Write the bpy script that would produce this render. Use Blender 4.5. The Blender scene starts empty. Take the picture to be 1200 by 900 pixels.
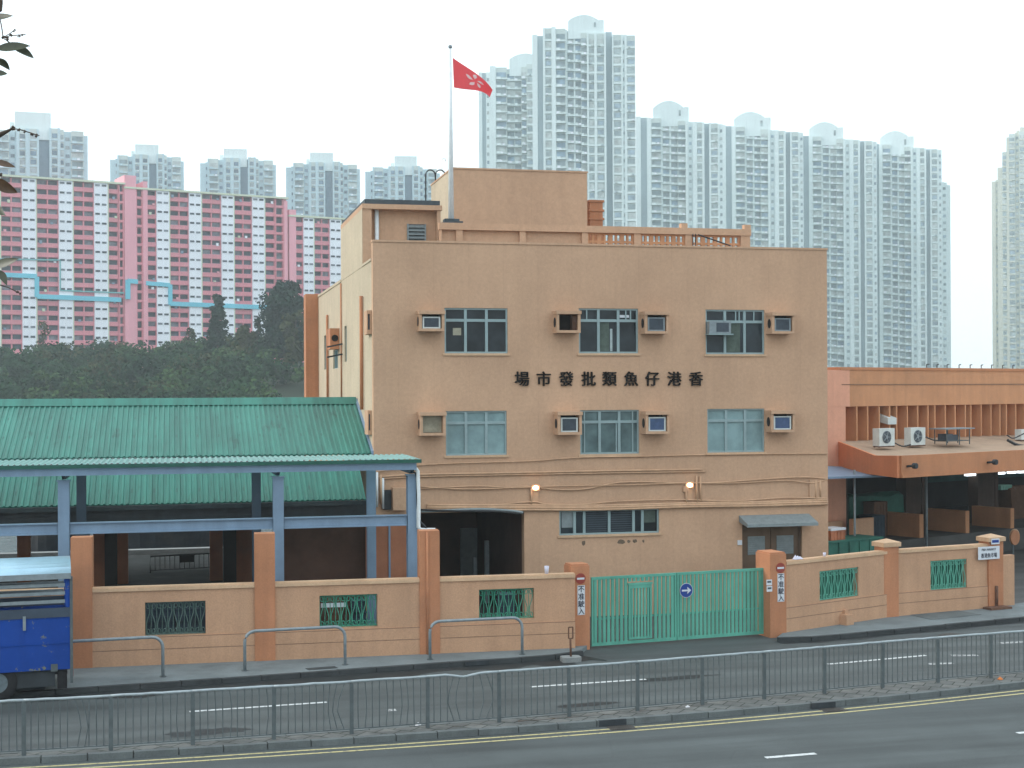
import bpy, bmesh, math, random
from mathutils import Vector, Matrix
random.seed(7)
R = math.radians
SC = bpy.context.scene
COL = SC.collection

# ------------------------------------------------------------------ camera model (1200x900 photo pixels -> rays)
F_PX, HOR, HC, YAW, ROLL = 1690.0, 458.0, 7.5, R(13.1), 0.005
CAM = Vector((0, 0, HC))
FWD = Vector((math.sin(YAW), math.cos(YAW), 0))
RGT = Vector((math.cos(YAW), -math.sin(YAW), 0))
UP = Vector((0, 0, 1))

def pc(px, py):
    return px - ROLL*(py-450), py + ROLL*(px-600)
def ray(px, py):
    x, y = pc(px, py)
    return FWD + RGT*((x-600)/F_PX) + UP*((HOR-y)/F_PX)
def on_y(px, py, Y):
    r = ray(px, py); return CAM + r*(Y/r.y)
def on_x(px, py, X):
    r = ray(px, py); return CAM + r*(X/r.x)
def on_z(px, py, z=0.0):
    r = ray(px, py); return CAM + r*((z-HC)/r.z)
def at_d(px, py, d):
    return CAM + ray(px, py)*d

# ------------------------------------------------------------------ materials
def new_mat(name):
    m = bpy.data.materials.new(name); m.use_nodes = True
    nt = m.node_tree; nt.nodes.clear()
    o = nt.nodes.new('ShaderNodeOutputMaterial'); b = nt.nodes.new('ShaderNodeBsdfPrincipled')
    nt.links.new(b.outputs[0], o.inputs[0])
    return m, nt, b
def rgba(c, k=1.0):
    return (min(c[0]*k, 1), min(c[1]*k, 1), min(c[2]*k, 1), 1)
def noise(nt, scale, detail=4, rough=.6, vec=None, mapping=None, src='Position'):
    g = nt.nodes.new('ShaderNodeNewGeometry')
    n = nt.nodes.new('ShaderNodeTexNoise'); n.inputs['Scale'].default_value = scale
    n.inputs['Detail'].default_value = detail; n.inputs['Roughness'].default_value = rough
    out = g.outputs['Position']
    if mapping:
        mp = nt.nodes.new('ShaderNodeMapping'); mp.inputs['Scale'].default_value = mapping
        nt.links.new(out, mp.inputs[0]); out = mp.outputs[0]
    nt.links.new(out, n.inputs['Vector'])
    return n.outputs['Fac']
def ramp(nt, fac, stops):
    r = nt.nodes.new('ShaderNodeValToRGB'); e = r.color_ramp.elements
    e[0].position, e[0].color = stops[0]; e[1].position, e[1].color = stops[-1]
    for p, c in stops[1:-1]:
        k = e.new(p); k.color = c
    nt.links.new(fac, r.inputs[0]); return r.outputs[0]
def mul(nt, a, b, fac=1.0, mode='MULTIPLY'):
    m = nt.nodes.new('ShaderNodeMix'); m.data_type = 'RGBA'; m.blend_type = mode
    m.inputs[0].default_value = fac
    for s, v in ((m.inputs[6], a), (m.inputs[7], b)):
        if isinstance(v, tuple): s.default_value = v
        else: nt.links.new(v, s)
    return m.outputs[2]
def grey(v): return (v, v, v, 1)

def paint(name, c, rough=.75, var=.10, scale=1.5, streak=.0, fine=.06, fscale=40, spec=.3, bump=0.0, metal=0, dirt=0.0, dcol=(.12, .10, .08)):
    m, nt, b = new_mat(name)
    col = ramp(nt, noise(nt, scale, 6, .65), [(.3, rgba(c, 1-var)), (.7, rgba(c, 1+var))])
    if fine:
        col = mul(nt, col, ramp(nt, noise(nt, fscale, 2, .7), [(.25, grey(1-fine*2)), (.75, grey(1.0))]))
    if streak:
        s = noise(nt, 1.0, 5, .6, mapping=(2.6, 2.6, .12))
        col = mul(nt, col, ramp(nt, s, [(.30, grey(1-streak)), (.62, grey(1.0))]))
    if dirt:
        d = noise(nt, .55, 8, .72)
        f = ramp(nt, d, [(.52, grey(0)), (.75, grey(dirt))])
        mx = nt.nodes.new('ShaderNodeMix'); mx.data_type = 'RGBA'
        nt.links.new(f, mx.inputs[0]); nt.links.new(col, mx.inputs[6]); mx.inputs[7].default_value = rgba(dcol)
        col = mx.outputs[2]
    nt.links.new(col, b.inputs['Base Color'])
    b.inputs['Roughness'].default_value = rough; b.inputs['Metallic'].default_value = metal
    b.inputs['Specular IOR Level'].default_value = spec
    if bump:
        bp = nt.nodes.new('ShaderNodeBump'); bp.inputs['Strength'].default_value = bump; bp.inputs['Distance'].default_value = .02
        nt.links.new(noise(nt, fscale, 3, .7), bp.inputs['Height']); nt.links.new(bp.outputs[0], b.inputs['Normal'])
    return m
def emit(name, c, s):
    m, nt, b = new_mat(name)
    b.inputs['Base Color'].default_value = rgba(c); b.inputs['Emission Color'].default_value = rgba(c)
    b.inputs['Emission Strength'].default_value = s
    return m
def glass(name, c, rough=.12, spec=.5, var=.35, scale=1.2):
    m, nt, b = new_mat(name)
    col = ramp(nt, noise(nt, scale, 3, .6), [(.35, rgba(c, 1-var)), (.65, rgba(c, 1+var))])
    nt.links.new(col, b.inputs['Base Color']); b.inputs['Roughness'].default_value = rough
    b.inputs['Specular IOR Level'].default_value = spec
    return m

M = {}
def wall_material(name, c):
    """rendered, painted wall with faint board joints, rain streaks and uneven fading"""
    m, nt, b = new_mat(name)
    col = ramp(nt, noise(nt, .35, 6, .62), [(.3, rgba(c, .88)), (.7, rgba(c, 1.08))])
    col = mul(nt, col, ramp(nt, noise(nt, 1.0, 6, .7, mapping=(2.2, 2.2, .22)), [(.28, grey(.93)), (.6, grey(1))]))
    col = mul(nt, col, ramp(nt, noise(nt, 9, 6, .85), [(.3, grey(.78)), (.7, grey(1.0))]))
    g = nt.nodes.new('ShaderNodeNewGeometry'); sx = nt.nodes.new('ShaderNodeSeparateXYZ')
    nt.links.new(g.outputs['Position'], sx.inputs[0])
    pp = nt.nodes.new('ShaderNodeMath'); pp.operation = 'PINGPONG'; pp.inputs[1].default_value = .58
    nt.links.new(sx.outputs[0], pp.inputs[0])
    col = mul(nt, col, ramp(nt, pp.outputs[0], [(0.0, grey(.94)), (.022, grey(1.0))]))
    st = noise(nt, 1.3, 7, .75, mapping=(1, 1, .6))
    mx = nt.nodes.new('ShaderNodeMix'); mx.data_type = 'RGBA'
    nt.links.new(ramp(nt, st, [(.60, grey(0)), (.82, grey(.30))]), mx.inputs[0])
    nt.links.new(col, mx.inputs[6]); mx.inputs[7].default_value = (.20, .15, .11, 1)
    nt.links.new(mx.outputs[2], b.inputs['Base Color'])
    b.inputs['Roughness'].default_value = .88; b.inputs['Specular IOR Level'].default_value = .2
    bp = nt.nodes.new('ShaderNodeBump'); bp.inputs['Strength'].default_value = .35; bp.inputs['Distance'].default_value = .015
    nt.links.new(noise(nt, 30, 4, .7), bp.inputs['Height']); nt.links.new(bp.outputs[0], b.inputs['Normal'])
    return m

M['peach'] = wall_material('peach_render', (.61, .382, .248))
M['cream'] = paint('cream_side_render', (.57, .47, .34), .88, .10, .5, .10, .10, 12, .2, bump=.3, dirt=.16, dcol=(.26, .22, .17))  # wall colour paled to paint the light falling from the left
M['peach_wall'] = paint('peach_boundary_render', (.575, .335, .205), .88, .08, .6, .12, .10, 22, .3, bump=.3, dirt=.14, dcol=(.22, .17, .13))
M['coping'] = paint('pale_coping', (.62, .41, .26), .85, .14, 1.5, .0, .08, 20, .2, dirt=.35)
M['orange'] = paint('orange_pier_paint', (.52, .225, .115), .85, .12, .9, .15, .07, 22, .3, dirt=.22)
M['canopy_top'] = paint('weathered_canopy_top', (.43, .30, .21), .9, .12, .9, 0, .08, 18, .2, dirt=.35)
M['salmon'] = paint('salmon_render', (.60, .295, .155), .85, .10, .7, .12, .06, 18, .2, dirt=.22)
M['salmon_pink'] = paint('pink_salmon_render', (.74, .37, .25), .85, .08, .7, .10, .06, 18, .2, dirt=.15)  # salmon lightened for side light on the end wall and against recess shade
M['salmon_orange'] = paint('orange_salmon_render', (.70, .27, .135), .85, .08, .7, .10, .06, 18, .2, dirt=.15)  # canopy splay: brighter salmon stands for light from the left
M['joint'] = paint('joint_line', (.26, .155, .10), .9, .2, 5)
M['salmon_deep'] = paint('deep_salmon_render', (.55, .24, .12), .85, .10, .7, .12, .06, 18, .2, dirt=.18)
M['frame'] = paint('window_frame_aluminium', (.27, .36, .37), .45, .10, 4, 0, .05, 60, metal=.1, spec=.5)
M['glass_dark'] = glass('dark_window_glass', (.022, .030, .036), .10, .25, .5, .9)
M['glass_teal'] = glass('teal_window_glass', (.085, .135, .14), .18, .4, .4, 1.1)
M['glass_pale'] = glass('pale_blind_glass', (.20, .30, .31), .30, .4, .18, 1.6)
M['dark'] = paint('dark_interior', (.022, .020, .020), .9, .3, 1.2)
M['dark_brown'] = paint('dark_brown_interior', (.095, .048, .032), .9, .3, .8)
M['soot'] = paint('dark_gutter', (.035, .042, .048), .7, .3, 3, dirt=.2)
M['cap'] = paint('dark_bitumen_roof_edge', (.07, .085, .095), .8, .2, 3)
M['white_metal'] = paint('white_painted_pipe', (.78, .82, .83), .45, .08, 5, .15)
M['ac_white'] = paint('off_white_casing', (.62, .66, .64), .5, .08, 4, .1, dirt=.15)
M['ac_dark'] = paint('dark_coil_fins', (.06, .075, .095), .6, .2, 8)
M['ac_blue'] = paint('blue_coil_fins', (.07, .11, .21), .6, .2, 8)
M['ac_beige'] = paint('beige_board', (.36, .34, .26), .8, .2, 6)
M['letter'] = paint('black_letter', (.016, .013, .012), .9, .3, 5, spec=.1)
M['bronze'] = paint('brown_metal_door', (.16, .105, .07), .55, .15, 2, .2, metal=.2)
M['louvre'] = paint('grey_louvre', (.24, .28, .29), .5, .15, 6, metal=.2)
M['steel_blue'] = paint('blue_grey_steel', (.20, .29, .40), .5, .10, 2.0, .14, .05, 40, spec=.4, dirt=.18, dcol=(.10, .10, .10))
M['steel_dark'] = paint('dark_blue_steel', (.05, .07, .10), .6, .15, 2.0)
M['pipe_peach'] = paint('peach_painted_conduit', (.55, .34, .21), .75, .15, 3, 0, .06)
M['cable'] = paint('black_cable', (.03, .03, .032), .6, .2, 5)
M['gate_green'] = paint('gate_green_paint', (.12, .41, .31), .55, .12, 1.2, .22, .06, 40, spec=.3, dirt=.18, dcol=(.06, .12, .09))
M['grille_green'] = paint('grille_green_paint', (.06, .33, .22), .5, .2, 5, .1)
M['grille_mint'] = paint('grille_mint_paint', (.16, .50, .38), .5, .2, 5, .1)
M['grille_back'] = paint('grille_backing_sheet', (.025, .17, .115), .7, .25, 2, .3)
M['grille_dark'] = paint('grille_dark_paint', (.10, .17, .15), .6, .2, 5, .1)
M['galv'] = paint('galvanised_steel', (.25, .29, .31), .55, .16, 6, 0, .08, 60, metal=.25, spec=.4, dirt=.2)
M['galv_dark'] = paint('weathered_railing_steel', (.105, .125, .13), .6, .18, 5, 0, .08, 60, metal=.2, spec=.35)
M['galv_top'] = paint('worn_top_rail', (.36, .41, .43), .5, .15, 5, 0, .08, 60, metal=.2, spec=.4)
M['rust'] = paint('rusty_steel', (.14, .07, .045), .85, .35, 8)
M['concrete'] = paint('grey_concrete', (.26, .27, .265), .9, .16, 1.2, 0, .12, 25, .2, dirt=.35)
M['signred'] = paint('sign_red', (.30, .055, .04), .5, .12, 6)
M['signwhite'] = paint('sign_white', (.66, .68, .72), .5, .05, 6)
M['signblue'] = paint('sign_blue', (.018, .055, .26), .4, .08, 6)
M['water'] = None

def leaf_mat(name, c, c2, scale=.12, rough=.95):
    m, nt, b = new_mat(name)
    col = ramp(nt, noise(nt, scale, 4, .6), [(.34, rgba(c)), (.66, rgba(c2))])
    col = mul(nt, col, ramp(nt, noise(nt, 2.2, 2, .6), [(.3, grey(.6)), (.7, grey(1.25))]))
    nt.links.new(col, b.inputs['Base Color']); b.inputs['Roughness'].default_value = rough
    b.inputs['Specular IOR Level'].default_value = .04
    return m
M['wood_leaf'] = leaf_mat('woodland_foliage', (.008, .029, .016), (.032, .076, .032), .09)
M['wood_leaf2'] = leaf_mat('dry_foliage', (.030, .038, .018), (.070, .080, .034), .12)
M['wood_leaf3'] = leaf_mat('bright_foliage', (.022, .058, .020), (.070, .125, .045), .15)
M['pine_leaf'] = leaf_mat('dark_needle_foliage', (.008, .024, .018), (.022, .050, .030), .2)
M['bark'] = paint('bark', (.09, .07, .055), .9, .25, 6)
M['near_leaf'] = paint('near_leaf', (.050, .058, .030), .45, .35, 30, spec=.5)
M['near_leaf_red'] = paint('near_leaf_brown', (.10, .055, .028), .5, .35, 30, spec=.5)

# ------------------------------------------------------------------ mesh builder
ROOTM = {}
class Frame:
    """vertical plane P0->P1 ; v is outwards towards the camera side"""
    def __init__(s, p0, p1, flip=False):
        s.o = Vector((p0[0], p0[1], 0)); d = Vector((p1[0]-p0[0], p1[1]-p0[1], 0)); s.len = d.length
        s.ud = d.normalized(); s.n = Vector((s.ud.y, -s.ud.x, 0))
        if s.n.dot(s.o - CAM) > 0: s.n = -s.n
    def hit(s, px, py, v=0.0):
        r = ray(px, py); t = (s.o + s.n*v - CAM).dot(s.n)/r.dot(s.n); return CAM + r*t
    def u(s, px, py=450, v=0.0): return (s.hit(px, py, v)-s.o).dot(s.ud)
    def z(s, px, py, v=0.0): return s.hit(px, py, v).z
    def p(s, u, v, z): 
        q = s.o + s.ud*u + s.n*v; return Vector((q.x, q.y, z))
class MB:
    def __init__(s): s.v = []; s.f = []; s.mi = []; s.mats = []; s.cur = 0; s.sm = []
    def use(s, m):
        if m not in s.mats: s.mats.append(m)
        s.cur = s.mats.index(m); return s
    def add(s, vs, fs, smooth=False):
        b = len(s.v); s.v.extend(Vector(x) for x in vs)
        for f in fs: s.f.append(tuple(b+i for i in f)); s.mi.append(s.cur); s.sm.append(smooth)
    def hexa(s, q, smooth=False):
        s.add(q, [(0, 3, 2, 1), (4, 5, 6, 7), (0, 1, 5, 4), (1, 2, 6, 5), (2, 3, 7, 6), (3, 0, 4, 7)], smooth)
    def box(s, x0, x1, y0, y1, z0, z1):
        s.hexa([(x0, y0, z0), (x1, y0, z0), (x1, y1, z0), (x0, y1, z0), (x0, y0, z1), (x1, y0, z1), (x1, y1, z1), (x0, y1, z1)])
    def fbox(s, F, u0, u1, v0, v1, z0, z1):
        q = [F.p(u, v, z) for z in (z0, z1) for u, v in ((u0, v0), (u1, v0), (u1, v1), (u0, v1))]
        s.hexa(q)
    def prism(s, poly, z0, z1):
        n = len(poly)
        def zz(z, i): return z[i] if isinstance(z, (list, tuple)) else z
        vs = [(p[0], p[1], zz(z0, i)) for i, p in enumerate(poly)] + [(p[0], p[1], zz(z1, i)) for i, p in enumerate(poly)]
        s.add(vs, [tuple(range(n))[::-1], tuple(range(n, 2*n))] + [(i, (i+1) % n, n+(i+1) % n, n+i) for i in range(n)])
    def tube(s, pts, r, n=8, caps=True):
        pts = [Vector(p) for p in pts]; rings = []
        for i, p in enumerate(pts):
            t = (pts[min(i+1, len(pts)-1)]-pts[max(i-1, 0)]).normalized()
            a = Vector((0, 0, 1)) if abs(t.z) < .9 else Vector((1, 0, 0))
            x = t.cross(a).normalized(); y = t.cross(x).normalized()
            rr = r[i] if isinstance(r, (list, tuple)) else r
            rings.append([p + x*math.cos(2*math.pi*k/n)*rr + y*math.sin(2*math.pi*k/n)*rr for k in range(n)])
        vs = [q for rg in rings for q in rg]; fs = []
        for i in range(len(pts)-1):
            for k in range(n):
                fs.append((i*n+k, i*n+(k+1) % n, (i+1)*n+(k+1) % n, (i+1)*n+k))
        if caps: fs += [tuple(range(n))[::-1], tuple(range((len(pts)-1)*n, len(pts)*n))]
        s.add(vs, fs, n > 5)
    def bar(s, a, b, w, h=None):
        a, b = Vector(a), Vector(b); h = h or w; t = (b-a).normalized()
        up = Vector((0, 0, 1)) if abs(t.z) < .95 else Vector((0, 1, 0))
        x = t.cross(up).normalized()*(w/2); y = x.cross(t).normalized()*(h/2)
        s.hexa([a-x-y, a+x-y, a+x+y, a-x+y, b-x-y, b+x-y, b+x+y, b-x+y])
    def disc(s, F, u, z, v0, v1, r, n=28):
        vs = [F.p(u+math.cos(2*math.pi*k/n)*r, v, z+math.sin(2*math.pi*k/n)*r) for v in (v0, v1) for k in range(n)]
        s.add(vs, [tuple(range(n)), tuple(range(n, 2*n))] + [(k, (k+1) % n, n+(k+1) % n, n+k) for k in range(n)])
    def wall(s, F, u0, u1, v0, v1, z0, z1, holes=()):
        us = sorted(set([u0, u1]+[x for h in holes for x in h[:2] if u0 < x < u1]))
        zs = sorted(set([z0, z1]+[x for h in holes for x in h[2:] if z0 < x < z1]))
        def solid(i, j):
            if not (0 <= i < len(us)-1 and 0 <= j < len(zs)-1): return False
            cu, cz = (us[i]+us[i+1])/2, (zs[j]+zs[j+1])/2
            return not any(h[0] < cu < h[1] and h[2] < cz < h[3] for h in holes)
        for i in range(len(us)-1):
            for j in range(len(zs)-1):
                if not solid(i, j): continue
                a, b, c, d = us[i], us[i+1], zs[j], zs[j+1]; P = F.p
                s.add([P(a, v1, c), P(b, v1, c), P(b, v1, d), P(a, v1, d)], [(0, 1, 2, 3)])
                s.add([P(a, v0, c), P(b, v0, c), P(b, v0, d), P(a, v0, d)], [(3, 2, 1, 0)])
                if not solid(i-1, j): s.add([P(a, v0, c), P(a, v1, c), P(a, v1, d), P(a, v0, d)], [(0, 1, 2, 3)])
                if not solid(i+1, j): s.add([P(b, v0, c), P(b, v1, c), P(b, v1, d), P(b, v0, d)], [(3, 2, 1, 0)])
                if not solid(i, j-1): s.add([P(a, v0, c), P(b, v0, c), P(b, v1, c), P(a, v1, c)], [(0, 1, 2, 3)])
                if not solid(i, j+1): s.add([P(a, v0, d), P(b, v0, d), P(b, v1, d), P(a, v1, d)], [(3, 2, 1, 0)])
    def build(s, name, mat=None, parent=None, label=None, kind=None):
        me = bpy.data.meshes.new(name)
        vs = s.v
        if parent is not None:
            mi = ROOTM[parent.name].inverted(); vs = [mi @ v for v in vs]
        me.from_pydata([tuple(v) for v in vs], [], s.f)
        mats = s.mats if s.mats else [mat]
        for m in mats: me.materials.append(m)
        me.polygons.foreach_set('material_index', s.mi); me.polygons.foreach_set('use_smooth', s.sm)
        bm = bmesh.new(); bm.from_mesh(me); bmesh.ops.recalc_face_normals(bm, faces=bm.faces); bm.to_mesh(me); bm.free()
        me.update()
        o = bpy.data.objects.new(name, me); COL.objects.link(o)
        if parent is not None:
            o.parent = parent; ROOTM[o.name] = ROOTM[parent.name]
        else: ROOTM[o.name] = Matrix.Identity(4)
        if label: o['label'] = label
        if kind: o['kind'] = kind
        return o
def tag(o, label, cat, group=None):
    o['label'] = label; o['category'] = cat
    if group: o['group'] = group
    return o
def thing(name, label, cat, loc=(0, 0, 0), rz=0.0, group=None):
    o = bpy.data.objects.new(name, None); COL.objects.link(o); o.empty_display_size = .3
    o.location = loc; o.rotation_euler = (0, 0, rz)
    ROOTM[o.name] = Matrix.Translation(Vector(loc)) @ Matrix.Rotation(rz, 4, 'Z')
    return tag(o, label, cat, group)
def single(mb, name, mat, label, cat, loc, group=None):
    """a thing that is one mesh, with its origin at its base"""
    L = Vector(loc); mb.v = [v-L for v in mb.v]
    o = mb.build(name, mat); o.location = L; ROOTM[o.name] = Matrix.Translation(L)
    return tag(o, label, cat, group)
def struct(mb, name, mat):
    return mb.build(name, mat, kind='structure')
def kids(o): return [c for c in COL.objects if c.parent == o]
def copy_thing(root, loc, rz, label, group=None):
    r = root.copy(); COL.objects.link(r); r.location = loc; r.rotation_euler = (0, 0, rz); r['label'] = label
    if group: r['group'] = group
    for ch in kids(root):
        c = ch.copy(); COL.objects.link(c); c.parent = r
        for g in kids(ch):
            d = g.copy(); COL.objects.link(d); d.parent = c
    return r
def text_mesh(s, size, depth, bold=0.0):
    cu = bpy.data.curves.new('lettering_curve', 'FONT'); cu.body = s; cu.size = size; cu.extrude = depth/2; cu.offset = bold
    cu.align_x = 'CENTER'; cu.align_y = 'CENTER'; cu.resolution_u = 3
    o = bpy.data.objects.new('lettering_temp', cu); COL.objects.link(o)
    dg = bpy.context.evaluated_depsgraph_get(); dg.update()
    me = bpy.data.meshes.new_from_object(o.evaluated_get(dg))
    vs = [v.co.copy() for v in me.vertices]; fs = [tuple(p.vertices) for p in me.polygons]
    bpy.data.objects.remove(o); bpy.data.curves.remove(cu); bpy.data.meshes.remove(me)
    if vs:   # centre on ink box
        cx = (min(v.x for v in vs)+max(v.x for v in vs))/2; cy = (min(v.y for v in vs)+max(v.y for v in vs))/2
        vs = [Vector((v.x-cx, v.y-cy, v.z)) for v in vs]
    return vs, fs
def put_text(mb, F, s, u, z, v, size, depth=.02, bold=0.0, sx=1.0):
    vs, fs = text_mesh(s, size, depth, 0)
    for k, (dx, dy) in enumerate(((0, 0),) if not bold else ((0, 0), (bold, 0), (-bold, 0), (0, bold*.6), (0, -bold*.6))):   # heavier strokes
        mb.add([F.p(u+p.x*sx+dx, v+p.z+.0012*k, z+p.y+dy) for p in vs], fs)
def smooth_curve(pts, n=8):
    out = []
    P = [pts[0]*2-pts[1]] + pts + [pts[-1]*2-pts[-2]]
    for i in range(1, len(P)-2):
        for k in range(n):
            t = k/n; a, b, c, d = P[i-1], P[i], P[i+1], P[i+2]
            out.append(.5*((2*b) + (c-a)*t + (2*a-5*b+4*c-d)*t*t + (3*b-a-3*c+d)*t**3))
    out.append(P[-2]); return out
def ext(pts, L0=70, L1=70):
    a = pts[0] + (pts[0]-pts[2]).normalized()*L0; b = pts[-1] + (pts[-1]-pts[-3]).normalized()*L1
    return [a] + pts + [b]
def offset(pts, d):
    out = []
    for i, p in enumerate(pts):
        t = (pts[min(i+1, len(pts)-1)]-pts[max(i-1, 0)]); n = Vector((-t.y, t.x, 0)).normalized()
        out.append(p + n*d)
    return out
def strip(mb, A, B, z0, z1=None, dz=None):
    """ribbon between curves A and B (same count): sheet at z0, or solid from z0 to z1"""
    n = len(A)
    if z1 is None:
        mb.add([(p.x, p.y, z0) for p in A]+[(p.x, p.y, z0) for p in B], [(i, i+1, n+i+1, n+i) for i in range(n-1)])
    else:
        vs = [(p.x, p.y, z) for z in (z0, z1) for p in A] + [(p.x, p.y, z) for z in (z0, z1) for p in B]
        f = []
        for i in range(n-1):
            f += [(n+i, n+i+1, 3*n+i+1, 3*n+i), (i, i+1, n+i+1, n+i), (2*n+i, 2*n+i+1, 3*n+i+1, 3*n+i)]
        f += [(0, n, 3*n, 2*n), (n-1, 2*n-1, 4*n-1, 3*n-1)]
        mb.add(vs, f)

HAZE_D, SKY_S, SUN_S, EXPOSURE, CAM_ROLL = .00040, .10, 1.5, 0.0, -0.005
OC, SKY_MIX = (10.8, 12.2, 12.8), .4
# ================================================================== SETTING: ground, roads, kerbs, pavements, water, hill
def asphalt(name, c, along=(.35, 1.6, 1)):
    m, nt, b = new_mat(name)
    col = ramp(nt, noise(nt, .22, 6, .65), [(.3, rgba(c, .78)), (.7, rgba(c, 1.22))])
    rot = nt.nodes.new('ShaderNodeMapping'); rot.inputs['Rotation'].default_value = (0, 0, R(3)); rot.inputs['Scale'].default_value = (.10, 1.3, 1)
    g = nt.nodes.new('ShaderNodeNewGeometry'); nt.links.new(g.outputs['Position'], rot.inputs[0])
    n = nt.nodes.new('ShaderNodeTexNoise'); n.inputs['Scale'].default_value = 1.0; n.inputs['Detail'].default_value = 5
    nt.links.new(rot.outputs[0], n.inputs['Vector'])
    col = mul(nt, col, ramp(nt, n.outputs['Fac'], [(.34, grey(.70)), (.62, grey(1.08))]))
    col = mul(nt, col, ramp(nt, noise(nt, 55, 3, .8), [(.3, grey(.78)), (.72, grey(1.15))]))
    blot = noise(nt, .8, 8, .8)
    col = mul(nt, col, ramp(nt, blot, [(.62, grey(1.0)), (.74, grey(.80))]))
    vo = nt.nodes.new('ShaderNodeTexVoronoi'); vo.feature = 'DISTANCE_TO_EDGE'; vo.inputs['Scale'].default_value = .33
    nz = nt.nodes.new('ShaderNodeTexNoise'); nz.inputs['Scale'].default_value = 1.5; nz.inputs['Detail'].default_value = 6
    ad = nt.nodes.new('ShaderNodeMix'); ad.data_type = 'RGBA'; ad.blend_type = 'LINEAR_LIGHT'; ad.inputs[0].default_value = .45
    nt.links.new(g.outputs['Position'], ad.inputs[6]); nt.links.new(nz.outputs['Color'], ad.inputs[7]); nt.links.new(ad.outputs[2], vo.inputs['Vector'])
    col = mul(nt, col, ramp(nt, vo.outputs['Distance'], [(.002, grey(.90)), (.006, grey(1))]))
    nt.links.new(col, b.inputs['Base Color']); b.inputs['Roughness'].default_value = .82; b.inputs['Specular IOR Level'].default_value = .35
    bp = nt.nodes.new('ShaderNodeBump'); bp.inputs['Strength'].default_value = .5; bp.inputs['Distance'].default_value = .01
    nt.links.new(noise(nt, 60, 3, .8), bp.inputs['Height']); nt.links.new(bp.outputs[0], b.inputs['Normal'])
    return m
M['asphalt'] = asphalt('asphalt', (.072, .083, .084))
M['asphalt_old'] = asphalt('worn_asphalt', (.076, .086, .086))
M['yard'] = asphalt('yard_concrete', (.085, .083, .080))
M['paving'] = paint('pavement_concrete', (.19, .215, .22), .9, .2, .7, 0, .12, 30, .25, bump=.3, dirt=.6, dcol=(.07, .07, .07))
M['kerb'] = paint('kerb_concrete', (.14, .155, .155), .9, .22, 1.4, 0, .12, 30, .25, bump=.3, dirt=.5, dcol=(.05, .05, .05))
M['kerb_dark'] = paint('dirty_kerb', (.055, .06, .062), .9, .25, 1.4, 0, .12, 30, .25, dirt=.5, dcol=(.03, .03, .03))
def paver_mat():
    m, nt, b = new_mat('median_pavers')
    g = nt.nodes.new('ShaderNodeNewGeometry'); mp = nt.nodes.new('ShaderNodeMapping'); mp.inputs['Rotation'].default_value = (0, 0, R(40))
    nt.links.new(g.outputs['Position'], mp.inputs[0])
    br = nt.nodes.new('ShaderNodeTexBrick'); br.inputs['Scale'].default_value = 1.0
    br.inputs['Brick Width'].default_value = .42; br.inputs['Row Height'].default_value = .42; br.inputs['Mortar Size'].default_value = .016
    br.inputs['Color1'].default_value = (.12, .125, .12, 1); br.inputs['Color2'].default_value = (.165, .165, .155, 1); br.inputs['Mortar'].default_value = (.028, .035, .026, 1)
    nt.links.new(mp.outputs[0], br.inputs['Vector'])
    col = mul(nt, br.outputs['Color'], ramp(nt, noise(nt, 1.6, 6, .7), [(.35, grey(.55)), (.65, grey(1.05))]))
    nt.links.new(col, b.inputs['Base Color']); b.inputs['Roughness'].default_value = .9
    return m
M['pavers'] = paver_mat()
def worn_paint(name, c, base, amt=.5):
    m, nt, b = new_mat(name)
    col = ramp(nt, noise(nt, 9, 6, .8), [(amt-.14, rgba(base)), (amt+.02, rgba(c))])
    nt.links.new(col, b.inputs['Base Color']); b.inputs['Roughness'].default_value = .75
    return m
M['white_line'] = worn_paint('worn_white_line', (.56, .58, .58), (.13, .13, .13), .48)
M['faint_line'] = worn_paint('faded_white_line', (.40, .41, .41), (.07, .07, .07), .54)
M['yellow_line'] = worn_paint('worn_yellow_line', (.46, .40, .19), (.12, .115, .10), .48)
def water_mat():
    m, nt, b = new_mat('harbour_water')
    b.inputs['Base Color'].default_value = (.045, .075, .08, 1); b.inputs['Roughness'].default_value = .08; b.inputs['Specular IOR Level'].default_value = .6
    bp = nt.nodes.new('ShaderNodeBump'); bp.inputs['Strength'].default_value = 1.0; bp.inputs['Distance'].default_value = .35
    nt.links.new(noise(nt, .55, 5, .6, mapping=(1.0, 2.2, 1)), bp.inputs['Height']); nt.links.new(bp.outputs[0], b.inputs['Normal'])
    return m
M['water'] = water_mat()
M['wet'] = paint('wet_dark_concrete', (.045, .049, .048), .9, .3, .8, 0, .1, 20, .05, dirt=.4)  # shed floor colour darkened for the shade under the roof
M['soil'] = paint('hill_soil', (.035, .05, .03), .95, .3, .05)

mb = MB(); mb.box(-900, 900, -120, 69.5, -4.5, 0.0); struct(mb, 'ground', M['yard'])
mb = MB(); mb.add([(-900, 69, -1.6), (900, 69, -1.6), (900, 240, -1.6), (-900, 240, -1.6)], [(0, 1, 2, 3)]); struct(mb, 'water', M['water'])
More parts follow.
